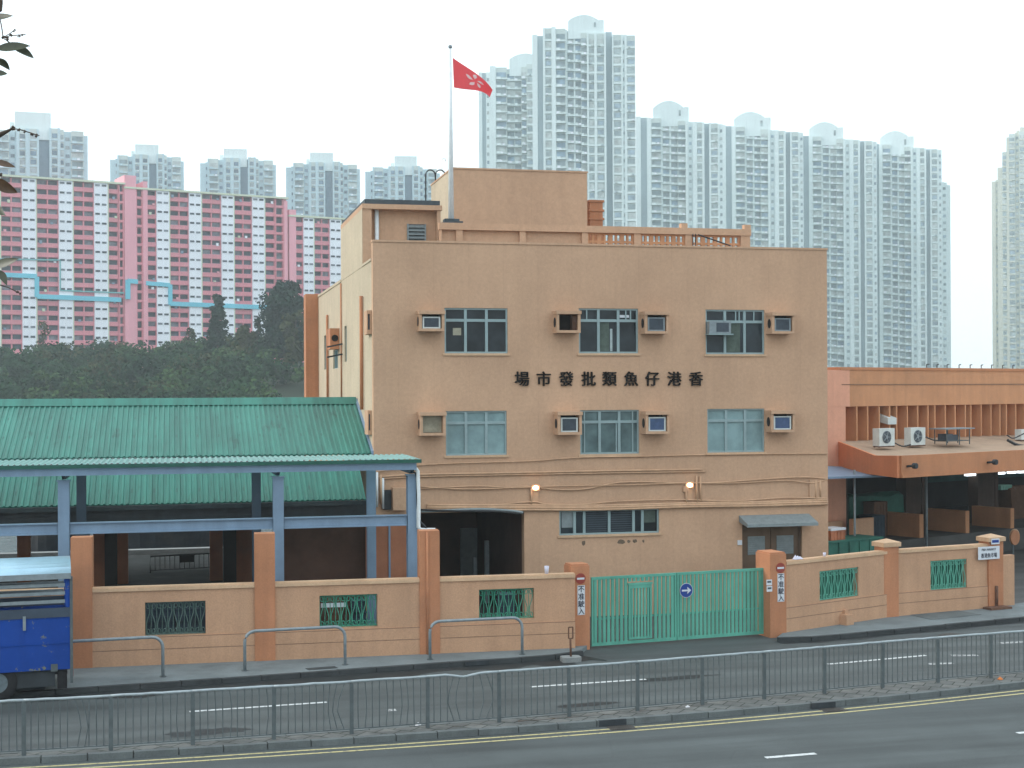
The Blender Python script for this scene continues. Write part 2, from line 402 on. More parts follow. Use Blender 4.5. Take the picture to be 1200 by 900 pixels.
# hill behind the harbour
def hill_z(x, y):
    d = Vector((x, y, 0)).dot(FWD); a = Vector((x, y, 0)).dot(RGT)/max(d, 1)
    t = max(0, min(1, (d-185)/150)); t = t*t*(3-2*t)
    prof = 13.3 - 7*max(0, min(1, (a+.05)/.25))
    return -5 + t*(prof+5) + 1.6*math.sin(x*.035)*t*math.cos(y*.021)
mb = MB(); nx, ny = 90, 60
vs = [(-900+1800*i/(nx-1), 160+900*j/(ny-1), 0) for j in range(ny) for i in range(nx)]
vs = [(x, y, hill_z(x, y)) for x, y, _ in vs]
mb.add(vs, [(j*nx+i, j*nx+i+1, (j+1)*nx+i+1, (j+1)*nx+i) for j in range(ny-1) for i in range(nx-1)], True); struct(mb, 'hill', M['soil'])

# road curves (ground points under the traced kerbs)
def gcurve(pts, z=0.0, n=6):
    return smooth_curve([on_z(x, y, z) for x, y in pts], n)
near_kerb = ext(gcurve([(0, 897.5), (150, 889), (300, 879.5), (450, 869.8), (600, 859.5), (750, 848.3), (900, 835.7), (1050, 821.5), (1200, 805.5)]))
rail_px = [(28, 885), (130, 879), (226, 872.5), (321, 866), (412, 859.5), (501, 852.5), (585, 846), (667, 839.3), (747, 832.5), (823, 825.5), (895.5, 819), (966, 812.5), (1034, 805.5), (1099, 799.5), (1161, 794)]
MED_Z = .13
rail_pts = [on_z(x, y, MED_Z) for x, y in rail_px]
rail_curve = smooth_curve(rail_pts, 4)
def match(curve, ref, dist):   # offset of curve, resampled like itself
    return offset(curve, dist)
med_rear = ext(smooth_curve(offset(rail_pts, .35), 4))
med_front = near_kerb
def resample(c, n):
    L = [0]
    for i in range(1, len(c)): L.append(L[-1]+(c[i]-c[i-1]).length)
    out = []; j = 0
    for k in range(n):
        s = L[-1]*k/(n-1)
        while j < len(L)-2 and L[j+1] < s: j += 1
        t = (s-L[j])/max(1e-6, L[j+1]-L[j]); out.append(c[j].lerp(c[j+1], t))
    return out
N = 90
nk = resample(near_kerb, N); mr = resample(med_rear, N)
far_kerb = ext(gcurve([(-60, 824), (92, 813), (300, 798.5), (525, 782), (600, 777), (660, 772.5)]), 60, 3)
fkL = gcurve([(-160, 831), (92, 813), (300, 798.5), (525, 782), (600, 777.3), (655, 773), (684, 768.5)])
a = fkL[0] + (fkL[0]-fkL[2]).normalized()*60; fkL = [a]+fkL
fkR = gcurve([(912, 753), (950, 752), (992, 748.5), (1087, 739.5), (1200, 728.5)])
fkR = fkR + [fkR[-1] + (fkR[-1]-fkR[-3]).normalized()*70]
# carriageways : far one spans from the median to well past the far kerb (the pavements lie on top of it)
far_edge = offset(mr, 9.0)
mb = MB(); strip(mb, offset(mr, -.06), far_edge, .004); struct(mb, 'far_road', M['asphalt_old'])
mb = MB(); strip(mb, offset(nk, .06), offset(nk, -11), .004); struct(mb, 'near_road', M['asphalt'])
# median : kerb stones in front, pavers, rear kerb
kf = offset(nk, .16); kr = offset(mr, -.14)
mb = MB(); strip(mb, kf, kr, .0, MED_Z-.006); struct(mb, 'median_pavement', M['pavers'])
def stones(mb, A, B, z0, z1, L=.9):
    n = max(4, int(sum((A[i+1]-A[i]).length for i in range(len(A)-1))/L))
    a = resample(A, n); b = resample(B, n)
    for i in range(n-1):
        g = .012
        p, q, r, s_ = a[i].lerp(a[i+1], g), a[i].lerp(a[i+1], 1-g), b[i].lerp(b[i+1], 1-g), b[i].lerp(b[i+1], g)
        j = random.uniform(-.008, .008)
        mb.prism([p, q, r, s_], z0, z1+j)
mb = MB(); stones(mb, nk, kf, 0, MED_Z+.005); struct(mb, 'near_kerb', M['kerb'])
mb = MB(); stones(mb, kr, mr, 0, MED_Z+.002); struct(mb, 'median_rear_kerb', M['kerb'])
# far pavements
PZ = .13
back_left = [on_z(690, 759, PZ), on_z(685, 757, PZ)]
WALL_Y = 41.0
def pave(front, back_pts, name):
    poly = [p for p in front] + back_pts
    mb = MB(); mb.prism([(p.x, p.y) for p in poly], 0.0, PZ); struct(mb, name, M['paving'])
fkLi = offset(fkL, .15); fkRi = offset(fkR, .15)
pave(fkLi, [Vector((11.65, 40.35, 0)), Vector((11.65, WALL_Y+.1, 0)), Vector((fkL[0].x, WALL_Y+.1, 0))], 'pavement')
gR = on_z(905, 746, 0); rw0, rw1, rw2 = on_z(922, 740.5, PZ), on_z(1045, 722.5, PZ), on_z(1168, 711, PZ)
dirR = (rw2-rw1).normalized(); nR = Vector((-dirR.y, dirR.x, 0))
pave(fkRi, [fkR[-1]+nR*4.0, rw2+dirR*1.6+nR*.3, rw2+nR*.1, rw1+nR*.1, rw0+nR*.1], 'pavement.001')
mb = MB(); stones(mb, fkL, fkLi, 0, PZ+.006, 1.0); struct(mb, 'far_kerb', M['kerb_dark'])
mb = MB(); stones(mb, fkR, fkRi, 0, PZ+.006, 1.0); struct(mb, 'far_kerb.001', M['kerb_dark'])
# dark strip paints the far kerb's shadow and damp gutter, rust and dirt at the railing foot
M['wet_channel'] = paint('wet_gutter_asphalt', (.022, .025, .026), .6, .3, 1.2, 0, .1, 30, .3)  # kerb shadow put into a darker gutter colour
for c_ in (fkL, fkR):
    w_ = [.75+.25*math.sin(i*.9)+.12*math.sin(i*2.3) for i in range(len(c_))] if c_ is fkL else [.22+.08*math.sin(i*1.1) for i in range(len(c_))]
    n_ = offset(c_, -1.0); mb = MB(); strip(mb, offset(c_, .02), [p.lerp(q, w) for p, q, w in zip(c_, n_, w_)], .0064); struct(mb, 'gutter_channel', M['wet_channel'])
M['rust_stain'] = paint('rust_stain', (.15, .075, .038), .9, .4, 3, 0, .2, 20)
for xa, xb in ((505, 560), (600, 742), (770, 880)):
    pts = [rail_curve[i] for i in range(len(rail_curve))]; m_a = on_z(xa, 850, MED_Z).x; m_b = on_z(xb, 838, MED_Z).x
    seg = [p for p in pts if m_a <= p.x <= m_b]
    if len(seg) > 2:
        t_ = [.03+.05*abs(math.sin(i*1.7+xa)) for i in range(len(seg))]; mb = MB(); strip(mb, [p.lerp(q, 1) for p, q in zip(seg, offset(seg, -.10))], [p.lerp(q, w*8) for p, q, w in zip(seg, offset(seg, -.20), t_)], MED_Z+.003); struct(mb, 'median_rust_stain', M['rust_stain'])
# markings
for k, (d0, d1) in enumerate(((-.24, -.33), (-.54, -.63))):
    mb = MB(); strip(mb, offset(nk, d0), offset(nk, d1), .009); struct(mb, 'yellow_road_line', M['yellow_line'])
def dash(mb, a, b, w=.13):
    p, q = on_z(*a), on_z(*b); t = (q-p).normalized(); n = Vector((-t.y, t.x, 0))*w/2
    mb.add([(v.x, v.y, .009) for v in (p-n, q-n, q+n, p+n)], [(0, 1, 2, 3)])
mb = MB()
for a, b in (((222, 834.3), (383, 823.2)), ((622, 805.3), (757, 796.3)), ((970, 778.7), (1085, 768.3)), ((-210, 864), (-40, 852))): dash(mb, a, b)
struct(mb, 'road_marking', M['white_line'])
mb = MB()
for a, b in (((897, 888.3), (956, 883.4)), ((1192, 859.5), (1260, 853.5)), ((560, 915), (640, 909))): dash(mb, a, b, .14)
struct(mb, 'road_marking', M['white_line'])
mb = MB()
for a, b in (((1115, 768.5), (1146, 768.2)), ((1172, 754), (1200, 752.5)), ((1088, 778.5), (1117, 777.5)), ((454, 832.8), (464, 832.2))): dash(mb, a, b, .22)
struct(mb, 'road_marking', M['faint_line'])
# tar patches, manholes, gullies
def blob_patch(name, c, rx, ry, mat, z, label, cat, n=22, irregular=.15, thick=.012):
    p = on_z(*c, 0); ang = R(5); vs = []
    for k in range(n):
        a = 2*math.pi*k/n; r = 1+random.uniform(-irregular, irregular)
        x, y = rx*r*math.cos(a), ry*r*math.sin(a)
        vs.append((p.x+x*math.cos(ang)-y*math.sin(ang), p.y+x*math.sin(ang)+y*math.cos(ang)))
    mb = MB(); mb.prism(vs, z-thick, z)
    return single(mb, name, mat, label, cat, (p.x, p.y, 0))
M['tar'] = paint('fresh_tar', (.020, .022, .024), .6, .3, 4)
mb = MB()
for c, rx, ry in (((790, 795), 1.15, .22), ((245, 858), .9, .3), ((690, 826), .8, .18)):
    p = on_z(*c); vs = []
    for k in range(26):
        a = 2*math.pi*k/26; r = 1+random.uniform(-.2, .2); vs.append((p.x+rx*r*math.cos(a), p.y+ry*r*math.sin(a)+.1*rx*math.cos(a), .0082))
    mb.add(vs, [tuple(range(26))])
struct(mb, 'road_surface_patch', M['tar'])
M['iron'] = paint('cast_iron_cover', (.055, .05, .045), .7, .3, 12, bump=.4)
blob_patch('manhole_cover', (1117, 745), .42, .42, M['iron'], .012, 'brown oval manhole cover in the road near the right kerb', 'manhole cover', irregular=0)
def plate(name, px4, z, mat, label, cat):
    q = [on_z(x, y, z) for x, y in px4]; c = sum(q, Vector())/len(q)
    mb = MB(); mb.prism([(p.x, p.y) for p in q], z-.03, z+.012)
    return single(mb, name, mat, label, cat, (c.x, c.y, z))
plate('access_cover', [(1066, 720.5), (1092, 726.5), (1150, 720.5), (1120, 715)], PZ, M['kerb'], 'dark rectangular access cover set in the pavement below the right wall', 'access cover')
plate('access_cover', [(358, 783.5), (362, 785.5), (396, 783), (392, 781)], PZ, M['kerb_dark'], 'small access cover in the pavement between the two left hoop barriers', 'access cover')
for (x0, x1, y0, lab) in ((702, 734, 850, 'dark kerb gully nearest the middle of the median, with its grate in the road'), (951, 979, 829.5, 'dark kerb gully towards the right end of the median, with its grate in the road')):
    p, q = on_z(x0, y0+2, 0), on_z(x1, y0-.3, 0); t = (q-p).normalized(); n = Vector((t.y, -t.x, 0))
    r = thing('drain_gully', lab, 'drain gully', (p.x, p.y, 0), 0, 'gullies in the median kerb')
    c = MB(); c.prism([(v.x, v.y) for v in (p-n*.05, q-n*.05, q+n*.012, p+n*.012)], .01, MED_Z+.012); c.build('inlet', M['soot'], r)
    g = MB(); L = (q-p).length
    g.prism([(v.x, v.y) for v in (p+n*.05+t*.15, q+n*.05+t*.1, q+n*.42+t*.1, p+n*.42+t*.15)], .004, .0125)
    for k in range(9):
        a = p+n*.07+t*(.2+(L-.2)*k/9); b_ = p+n*.40+t*(.2+(L-.2)*k/9); g.bar((a.x, a.y, .016), (b_.x, b_.y, .016), .03, .012)
    g.build('grate', M['iron'], r)
p, q = on_z(546, 781.5, 0), on_z(573, 779.6, 0); n = Vector((q.y-p.y, p.x-q.x, 0)).normalized()
mb = MB(); mb.prism([(v.x, v.y) for v in (p+n*.015, q+n*.015, q-n*.1, p-n*.1)], .02, PZ+.014)
single(mb, 'drain_inlet', M['soot'], 'black slot drain inlet in the far kerb left of the gate', 'drain inlet', (p.x, p.y, 0))

# litter
M['litter'] = paint('litter', (.6, .6, .62), .6, .1, 9)
M['litter_o'] = paint('litter_orange', (.55, .17, .04), .6, .2, 9)
def litter(c, z, r, mat, label, cat='litter', name='litter_scrap'):
    p = on_z(*c, z); mb = MB(); n = 7
    vs = [(p.x+r*random.uniform(.6, 1)*math.cos(2*math.pi*k/n), p.y+r*random.uniform(.6, 1)*math.sin(2*math.pi*k/n), p.z+random.uniform(0, .02)) for k in range(n)]
    top = (p.x, p.y, p.z+r*.8); mb.add(vs+[top], [tuple(range(n))]+[(k, (k+1) % n, n) for k in range(n)])
    return single(mb, name, mat, label, cat, p)
litter((1172, 796.5), MED_Z, .10, M['litter_o'], 'crumpled orange scrap on the median near its right end')
litter((806, 829), MED_Z, .07, M['litter'], 'pale crumpled scrap at the railing foot in the middle')
litter((490, 850), MED_Z, .09, M['litter'], 'white scrap at the railing foot left of the bent bars')
# ================================================================== MAIN BUILDING
YF = 46.0
FA = Frame(on_y(437.4, 400, YF), on_y(969.5, 400, YF))
def fr(x0, y0, x1, y1, v=0.0):
    """pixel rectangle -> (u0,u1,z0,z1) on the facade plane"""
    xm, ym = (x0+x1)/2, (y0+y1)/2
    return (FA.u(x0, ym, v), FA.u(x1, ym, v), FA.z(xm, y1, v), FA.z(xm, y0, v))
XL = FA.o.x
B = thing('market_office_building', 'three storey peach rendered market office with black Chinese lettering and three window columns', 'building', (FA.o.x, FA.o.y, 0))
win_px = [(521, 361, 595, 414, 'd'), (678.5, 361.5, 748, 414, 'd'), (827, 363, 896, 415, 'd'),
          (522.5, 481.5, 594, 533.5, 'p'), (680, 480.5, 749, 532, 't'), (829, 479, 896, 530, 'p')]
wins = [fr(*w[:4]) for w in win_px]
gw = fr(655.5, 597, 772.5, 626)
dr = fr(870, 614, 940, 690); dr = (dr[0], dr[1], 0.0, dr[3])
go = fr(489, 600, 614.5, 690); go = (go[0], go[1], -.01, go[3])
ZT = FA.z(700, 288.3); T = .35
mb = MB(); mb.wall(FA, 0, FA.len, -T, 0, -.3, ZT, wins+[gw, dr, go]); mb.build('front_wall', M['peach'], B)
# coping on the screen wall
mb = MB(); mb.fbox(FA, -.02, FA.len+.02, -T-.03, .03, ZT+.002, ZT+.07); mb.build('parapet_coping', M['peach'], B)
# other walls: left side in three lengths, right side, rear, roof
def side_y(px): return on_x(px, 330, XL).y
Y1, Y2, Y3 = 48.6, side_y(400), side_y(372)
XR = FA.o.x+FA.len
zs1 = on_x(431, 308.5, XL).z; zs2 = on_x(414, 249.5, XL).z; zs3 = on_x(386, 340, XL).z
FS = Frame((XL, YF+T), (XL, Y3)); FS.n = Vector((-1, 0, 0))
def sr(x0, y0, x1, y1):
    a, b = on_x(x1, (y0+y1)/2, XL), on_x(x0, (y0+y1)/2, XL); xm = (x0+x1)/2
    return (a.y-YF-T, b.y-YF-T, on_x(xm, y1, XL).z, on_x(xm, y0, XL).z)
sw = [sr(380, 393, 384, 433), sr(390.5, 410, 396, 432), sr(403.8, 382, 406.3, 424)]
Ls = Y3-YF-T
mb = MB()
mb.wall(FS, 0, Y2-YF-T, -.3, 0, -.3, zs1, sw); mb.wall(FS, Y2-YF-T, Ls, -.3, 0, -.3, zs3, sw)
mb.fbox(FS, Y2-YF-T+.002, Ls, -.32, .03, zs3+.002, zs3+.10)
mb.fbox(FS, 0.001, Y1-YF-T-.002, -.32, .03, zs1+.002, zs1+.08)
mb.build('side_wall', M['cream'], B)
mb = MB(); mb.box(XR-.3, XR, YF+T, Y3, -.3, zs1); mb.build('side_wall', M['peach'], B)
mb = MB(); mb.box(XL, XR, Y3-.3, Y3, -.3, zs3-.05); mb.build('rear_wall', M['peach'], B)
mb = MB(); mb.box(XL+.3, XR-.3, YF+T, Y3-.3, zs1-1.25, zs1-1.0); mb.build('roof', M['concrete'], B)
# orange return pilaster at the far end of the side wall
a, b = on_y(358.5, 400, Y3-.4), on_y(372.3, 400, Y3-.4); zt = on_y(365, 344.5, Y3-.4).z
mb = MB(); mb.box(a.x, XL-.002, Y3-.4, Y3+.6, -.3, zt); mb.build('end_pier', M['orange'], B)
# side wall windows, hoods and pipes
for (u0, u1, z0, z1), g in zip(sw, ('glass_dark', 'glass_teal', 'glass_dark')):
    w = MB(); w.fbox(FS, u0, u1, -.16, -.12, z0, z1); wo = w.build('side_window', M[g], B)
    f = MB()
    for uu in (u0, (u0+u1)/2, u1): f.fbox(FS, uu-.03, uu+.03, -.118, -.06, z0, z1)
    for zz in (z0, z1): f.fbox(FS, u0+.03, u1-.03, -.117, -.062, zz-.03, zz+.03)
    f.build('frame', M['frame'], wo)
def side_pipe(px, y0, y1, r=.06, mat='orange'):
    p = on_x(px, y0, XL); q = on_x(px, y1, XL)
    m_ = MB(); m_.tube([(XL-r-.02, p.y, p.z), (XL-r-.02, p.y, q.z)], r, 8); m_.build('drain_pipe', M[mat], B)
side_pipe(385.5, 369, 470, .05); side_pipe(426, 347, 480, .06); side_pipe(401, 332, 470, .03)
h = sr(386.5, 387, 398, 410.5)
yh = YF+T+h[0]; xh = on_y(387, 398, yh).x
mb = MB(); mb.box(xh, XL-.003, yh, yh+1.1, h[2], h[3]); hd = mb.build('vent_hood', M['orange'], B)
mb = MB(); uc = (xh+XL)/2; rr_ = (XL-xh)*.36
mb.v += [Vector((uc+rr_*math.cos(2*math.pi*i/20), yh-.004-k*.02, (h[2]+h[3])/2+.02+rr_*math.sin(2*math.pi*i/20))) for k in (0, 1) for i in range(20)]
mb.f += [tuple(range(20)), tuple(range(20, 40))]+[(i, (i+1) % 20, 20+(i+1) % 20, 20+i) for i in range(20)]; mb.mi += [0]*22; mb.sm += [False]*22
mb.build('fan_opening', M['dark'], hd)
for y in (403, 415):
    p = on_x(402, y, XL); m_ = MB(); m_.bar((XL-.02, p.y, p.z), (XL-.6, p.y, p.z-.12), .06); m_.build('bracket', M['soot'], B)
for (x0, y0, x1, y1) in ((430, 363.5, 435.8, 391.5), (431, 481, 435.8, 509.5)):
    yh = on_x(x1, y0, XL).y; xh = on_y(x0, y0, yh).x; z1, z0 = on_y(x0, y0, yh).z, on_y(x0, y1, yh).z; Fh = Frame((xh, yh), (XL-.003, yh))
    m_ = MB(); m_.wall(Fh, 0, Fh.len, -.8, 0, z0, z1, [(.03, Fh.len*.62, z0+.14, z1-.12)]); ho = m_.build('air_conditioner_hood', M['peach'], B)
    m_ = MB(); m_.fbox(Fh, .032, Fh.len*.61, -.3, -.06, z0+.142, z1-.122); m_.build('air_conditioner', M['ac_dark'], ho)
# stair block (left, behind the screen wall) with dark bitumen roof edge
pa = on_x(427, 240, XL); YB = Y1
xb = on_y(516.5, 262, YB).x; zb = on_y(470, 240, YB).z
mb = MB(); mb.use(M['peach'])
FB = Frame((XL, YB), (xb, YB))
rec0, rec1 = on_y(435.5, 260, YB).x-XL, on_y(516.5, 260, YB).x-XL-.12
zq_ = zs1+.002
mb.box(XL, XL+rec0, YB, Y2, zq_, zb); mb.box(XL+rec0+.001, xb, YB+.35, Y2-.002, zq_, zb-.001); mb.box(XL+rec1, xb-.001, YB+.002, YB+.349, zq_, zb-.002)
mb.box(XL+.31, xb-.002, YB+.001, Y2-.003, zs1-1.2, zq_-.001)
zl = on_y(470, 245.5, YB).z
mb.box(XL-.01, xb+.05, YB-.05, Y2+.02, zl, zb+.004); mb.use(M['cream']); mb.box(XL-.009, XL-.001, YB+.001, Y2-.001, zq_, zl-.002); st = mb.build('stair_block', None, B)  # thin sheet paints the light on the block's left face
mb = MB(); mb.box(XL+.08, xb-.02, YB+.02, Y2-.1, zb+.006, zb+.17); mb.build('roof_edge', M['cap'], st)
lv = [on_y(477, 262.5, YB+.35), on_y(499, 282, YB+.35)]
mb = MB(); mb.use(M['louvre']); F2 = Frame((XL, YB+.35), (xb, YB+.35))
u0, u1, z0, z1 = lv[0].x-XL, lv[1].x-XL, lv[1].z-.2, lv[0].z
for uu in (u0, u1-.05): mb.fbox(F2, uu, uu+.05, .004, .08, z0, z1)
n = 6
for k in range(n):
    zz = z0+(z1-z0)*k/n; mb.hexa([F2.p(u0+.05, .01, zz+.08), F2.p(u1-.05, .01, zz+.08), F2.p(u1-.05, .09, zz), F2.p(u0+.05, .09, zz), F2.p(u0+.05, .01, zz+.11), F2.p(u1-.05, .01, zz+.11), F2.p(u1-.05, .09, zz+.03), F2.p(u0+.05, .09, zz+.03)])
mb.use(M['soot']); mb.fbox(F2, u0+.05, u1-.05, .003, .006, z0, z1); mb.build('louvre_window', None, st)
p = on_y(441.5, 246, YB+.25); mb = MB(); mb.tube([(p.x, YB+.25, zl), (p.x, YB+.25, zs1-.6)], .075, 10); mb.build('drain_pipe', M['white_metal'], st)
# tank room
YT = 51.5
a = on_y(530, 198, YT); b = on_y(688, 203, YT); c = on_x(505.5, 217, a.x)
mb = MB(); mb.box(a.x, b.x, YT, c.y, zs1-1, a.z); mb.mats = [M['peach']]; mb.use(M['cream']); mb.box(a.x-.009, a.x-.001, YT+.002, c.y-.002, zs1-.5, a.z-.002); tk = mb.build('tank_room', None, B)  # left face gets a thin sheet in the light-paled colour
mb = MB(); mb.box(a.x-.03, b.x+.03, YT-.03, c.y+.03, a.z+.002, a.z+.06); mb.build('roof_edge', M['peach'], tk)
# safety ladder hoops behind, thin antenna hook
mb = MB()
for px in (499, 510.5):
    q = on_y(px, 235, 55.2); pts = [(q.x, 55.2, q.z-1.2)]
    top = on_y(px, 199, 55.2).z
    for k in range(9):
        t = math.pi*k/8; pts.append((q.x+.19-.19*math.cos(t), 55.2-.0, top-.2+.2*math.sin(t)))
    pts.append((q.x+.38, 55.2, top-.9)); mb.tube(pts, .028, 6)
mb.build('ladder_hoop', M['cable'], B)
mb = MB(); q = on_y(518, 215, 56); qt = on_y(518, 186, 56)
mb.tube([(q.x, 56, q.z-.5), (q.x, 56, qt.z-.05), (q.x+.05, 56, qt.z+.02), (q.x+.14, 56, qt.z), (q.x+.15, 56, qt.z-.1)], .022, 6); mb.build('vent_pipe', M['white_metal'], B)
# second parapet with recessed panels and pierced blocks
YP = 47.3
FP = Frame(on_y(516.5, 300, YP), on_y(880, 300, YP))
def pz(y, x=700): return on_y(x, y, YP).z
z_top, z_rail = pz(264.7, 690), pz(272.5, 690); z_bot = zs1-.6
cols = [(517, 519), (535.5, 543), (610, 617), (683, 690), (744, 752), (804, 811), (869, 880)]
mb = MB()
mb.fbox(FP, -.05, FP.len, -.22, .04, z_rail, z_top)
for x0, x1 in cols: mb.fbox(FP, FP.u(x0), FP.u(x1), -.2, .005, z_bot, z_rail-.001)
for i in range(3): mb.fbox(FP, FP.u(cols[i][1]), FP.u(cols[i+1][0]), -.18, -.12, z_bot, z_rail-.001)
for x in (802, 876):
    mb.fbox(FP, FP.u(x)-.09, FP.u(x)+.14, -.2, .03, z_top+.002, z_top+.16)
pp = mb.build('roof_parapet', M['peach'], B)
for i in range(3, 6):
    u0, u1 = FP.u(cols[i][1]), FP.u(cols[i+1][0]); n = 4; holes = []; w = (u1-u0)/n
    for k in range(n):
        for r_, (za, zb_) in enumerate(((.06, .26), (.34, .58), (.66, .86))):
            zc = z_rail-za; 
            if k % 1 == 0: holes.append((u0+w*k+.07, u0+w*k+w*.47-.03, z_rail-zb_, z_rail-za)); holes.append((u0+w*k+w*.5+.03, u0+w*(k+1)-.07, z_rail-zb_, z_rail-za))
    m_ = MB(); m_.wall(FP, u0+.002, u1-.002, -.16, -.06, z_bot, z_rail-.002, holes)
    for k in range(n):   # round vents
        for side in (.25,):
            pass
    m_.build('pierced_panel', M['salmon'], pp)
# rooftop orange chimney stack, thin rods
a, b = on_y(688.3, 235, 53.5), on_y(706.5, 266, 53.5)
mb = MB(); mb.box(a.x+.1, b.x, 53.5, 54.2, zs1-1, a.z)
for f in (0, .36, .68): mb.box(a.x+.06, b.x+.05, 53.46, 54.24, a.z-.05-f*(a.z-b.z), a.z+.03-f*(a.z-b.z))
mb.build('chimney', M['orange'], B)
mb = MB(); p = on_y(818, 275, YP-.4); q = on_y(856, 288, YP-.4)
mb.tube([p, q], .025, 5); mb.tube([on_y(812, 274, YP-.3), on_y(812, 290, YP-.3)], .018, 5); mb.tube([on_y(815, 274, YP-.3), on_y(815, 290, YP-.3)], .018, 5); mb.build('leaning_rod', M['cable'], B)

# ---- windows of the front
def window(rect, kind, xs=(1/3, 2/3), transom=.27, extra=(), label=None):
    u0, u1, z0, z1 = rect
    mt = {'d': 'glass_dark', 'p': 'glass_pale', 't': 'glass_teal'}[kind]
    f = MB(); e = .055
    for uu in (u0+e/2, u1-e/2): f.fbox(FA, uu-e/2, uu+e/2, -.14, -.045, z0, z1)
    for zz in (z0+e/2, z1-e/2): f.fbox(FA, u0+e, u1-e, -.139, -.047, zz-e/2, zz+e/2)
    zt_ = z1-(z1-z0)*transom
    if transom: f.fbox(FA, u0+e, u1-e, -.1385, -.05, zt_-.045, zt_+.045)
    for x in xs:
        uu = u0+(u1-u0)*x; f.fbox(FA, uu-.045, uu+.045, -.138, -.043, z0+e, z1-e)
    for x, a_, b_ in extra:
        uu = u0+(u1-u0)*x; f.fbox(FA, uu-.02, uu+.02, -.132, -.06, z0+(z1-z0)*a_, z0+(z1-z0)*b_)
    fo = f.build('window', M['frame'], B, label)
    g = MB(); g.fbox(FA, u0+e, u1-e, -.115, -.10, z0+e, z1-e); g.build('pane', M[mt], fo)
    s = MB(); s.fbox(FA, u0-.06, u1+.06, -.04, .05, z0-.075, z0-.003); s.build('sill', M['coping'], fo)
    return fo
W = []
ex = [(), ((.14, .75, 1), (.80, .75, 1), (.88, .75, 1)), ((.52, .75, 1), (.58, .75, 1), (.83, .75, 1)), (), ((.08, .02, .98), (.62, .02, .7), (.90, .02, .98)), ()]
for r_, w_, e_ in zip(wins, win_px, ex): W.append(window(r_, w_[4], extra=e_))
gwo = window(gw, 'd', xs=(.155, .25, .5, .745, .835), transom=0)
# half closed blinds, curtains and things seen behind the panes: thin real sheets fixed to the glass plane
def on_win(rect, a, b, c, d, mat, name='curtain', parent=None, v=-.097):
    u0, u1, z0, z1 = rect; m_ = MB()
    m_.fbox(FA, u0+(u1-u0)*a, u0+(u1-u0)*b, v-.002, v, z0+(z1-z0)*c, z0+(z1-z0)*d); return m_.build(name, M[mat], parent)
M['curtain'] = paint('pale_curtain', (.42, .50, .50), .9, .2, 6, .3)
M['curtain_green'] = paint('dull_green_curtain', (.10, .13, .11), .9, .3, 5, .4)
on_win(wins[1], .36, .52, .05, .70, 'curtain_green', 'curtain', W[1]); on_win(wins[1], .535, .575, .05, .55, 'curtain', 'curtain', W[1])
on_win(wins[1], .70, .86, .80, .86, 'signwhite', 'notice', W[1])
on_win(wins[2], .37, .60, .05, .70, 'curtain_green', 'curtain', W[2])
on_win(wins[0], .14, .27, .40, .56, 'ac_beige', 'notice', W[0])
on_win(gw, .03, .145, .30, .93, 'louvre', 'vent_panel', gwo); on_win(gw, .85, .97, .42, .93, 'curtain_green', 'curtain', gwo)
for k in range(9): on_win(gw, .275, .485, .12+k*.09, .15+k*.09, 'ac_dark', 'blind_slat', gwo); on_win(gw, .515, .73, .12+k*.09, .15+k*.09, 'ac_dark', 'blind_slat', gwo)
# unit standing in the lower left light of the right upper window
r_ = wins[2]; u0, u1, z0, z1 = r_
m_ = MB(); m_.use(M['galv']); m_.fbox(FA, u0+.03, u0+.80, -.02, .28, z0+.69, z0+1.10)
m_.use(M['ac_dark']); m_.fbox(FA, u0+.28, u0+.72, .282, .292, z0+.745, z0+1.05); m_.build('air_conditioner', None, W[2])
m_ = MB(); m_.fbox(FA, u0-.02, u0+.86, .0, .36, z0+.64, z0+.682); m_.build('shelf', M['frame'], W[2])

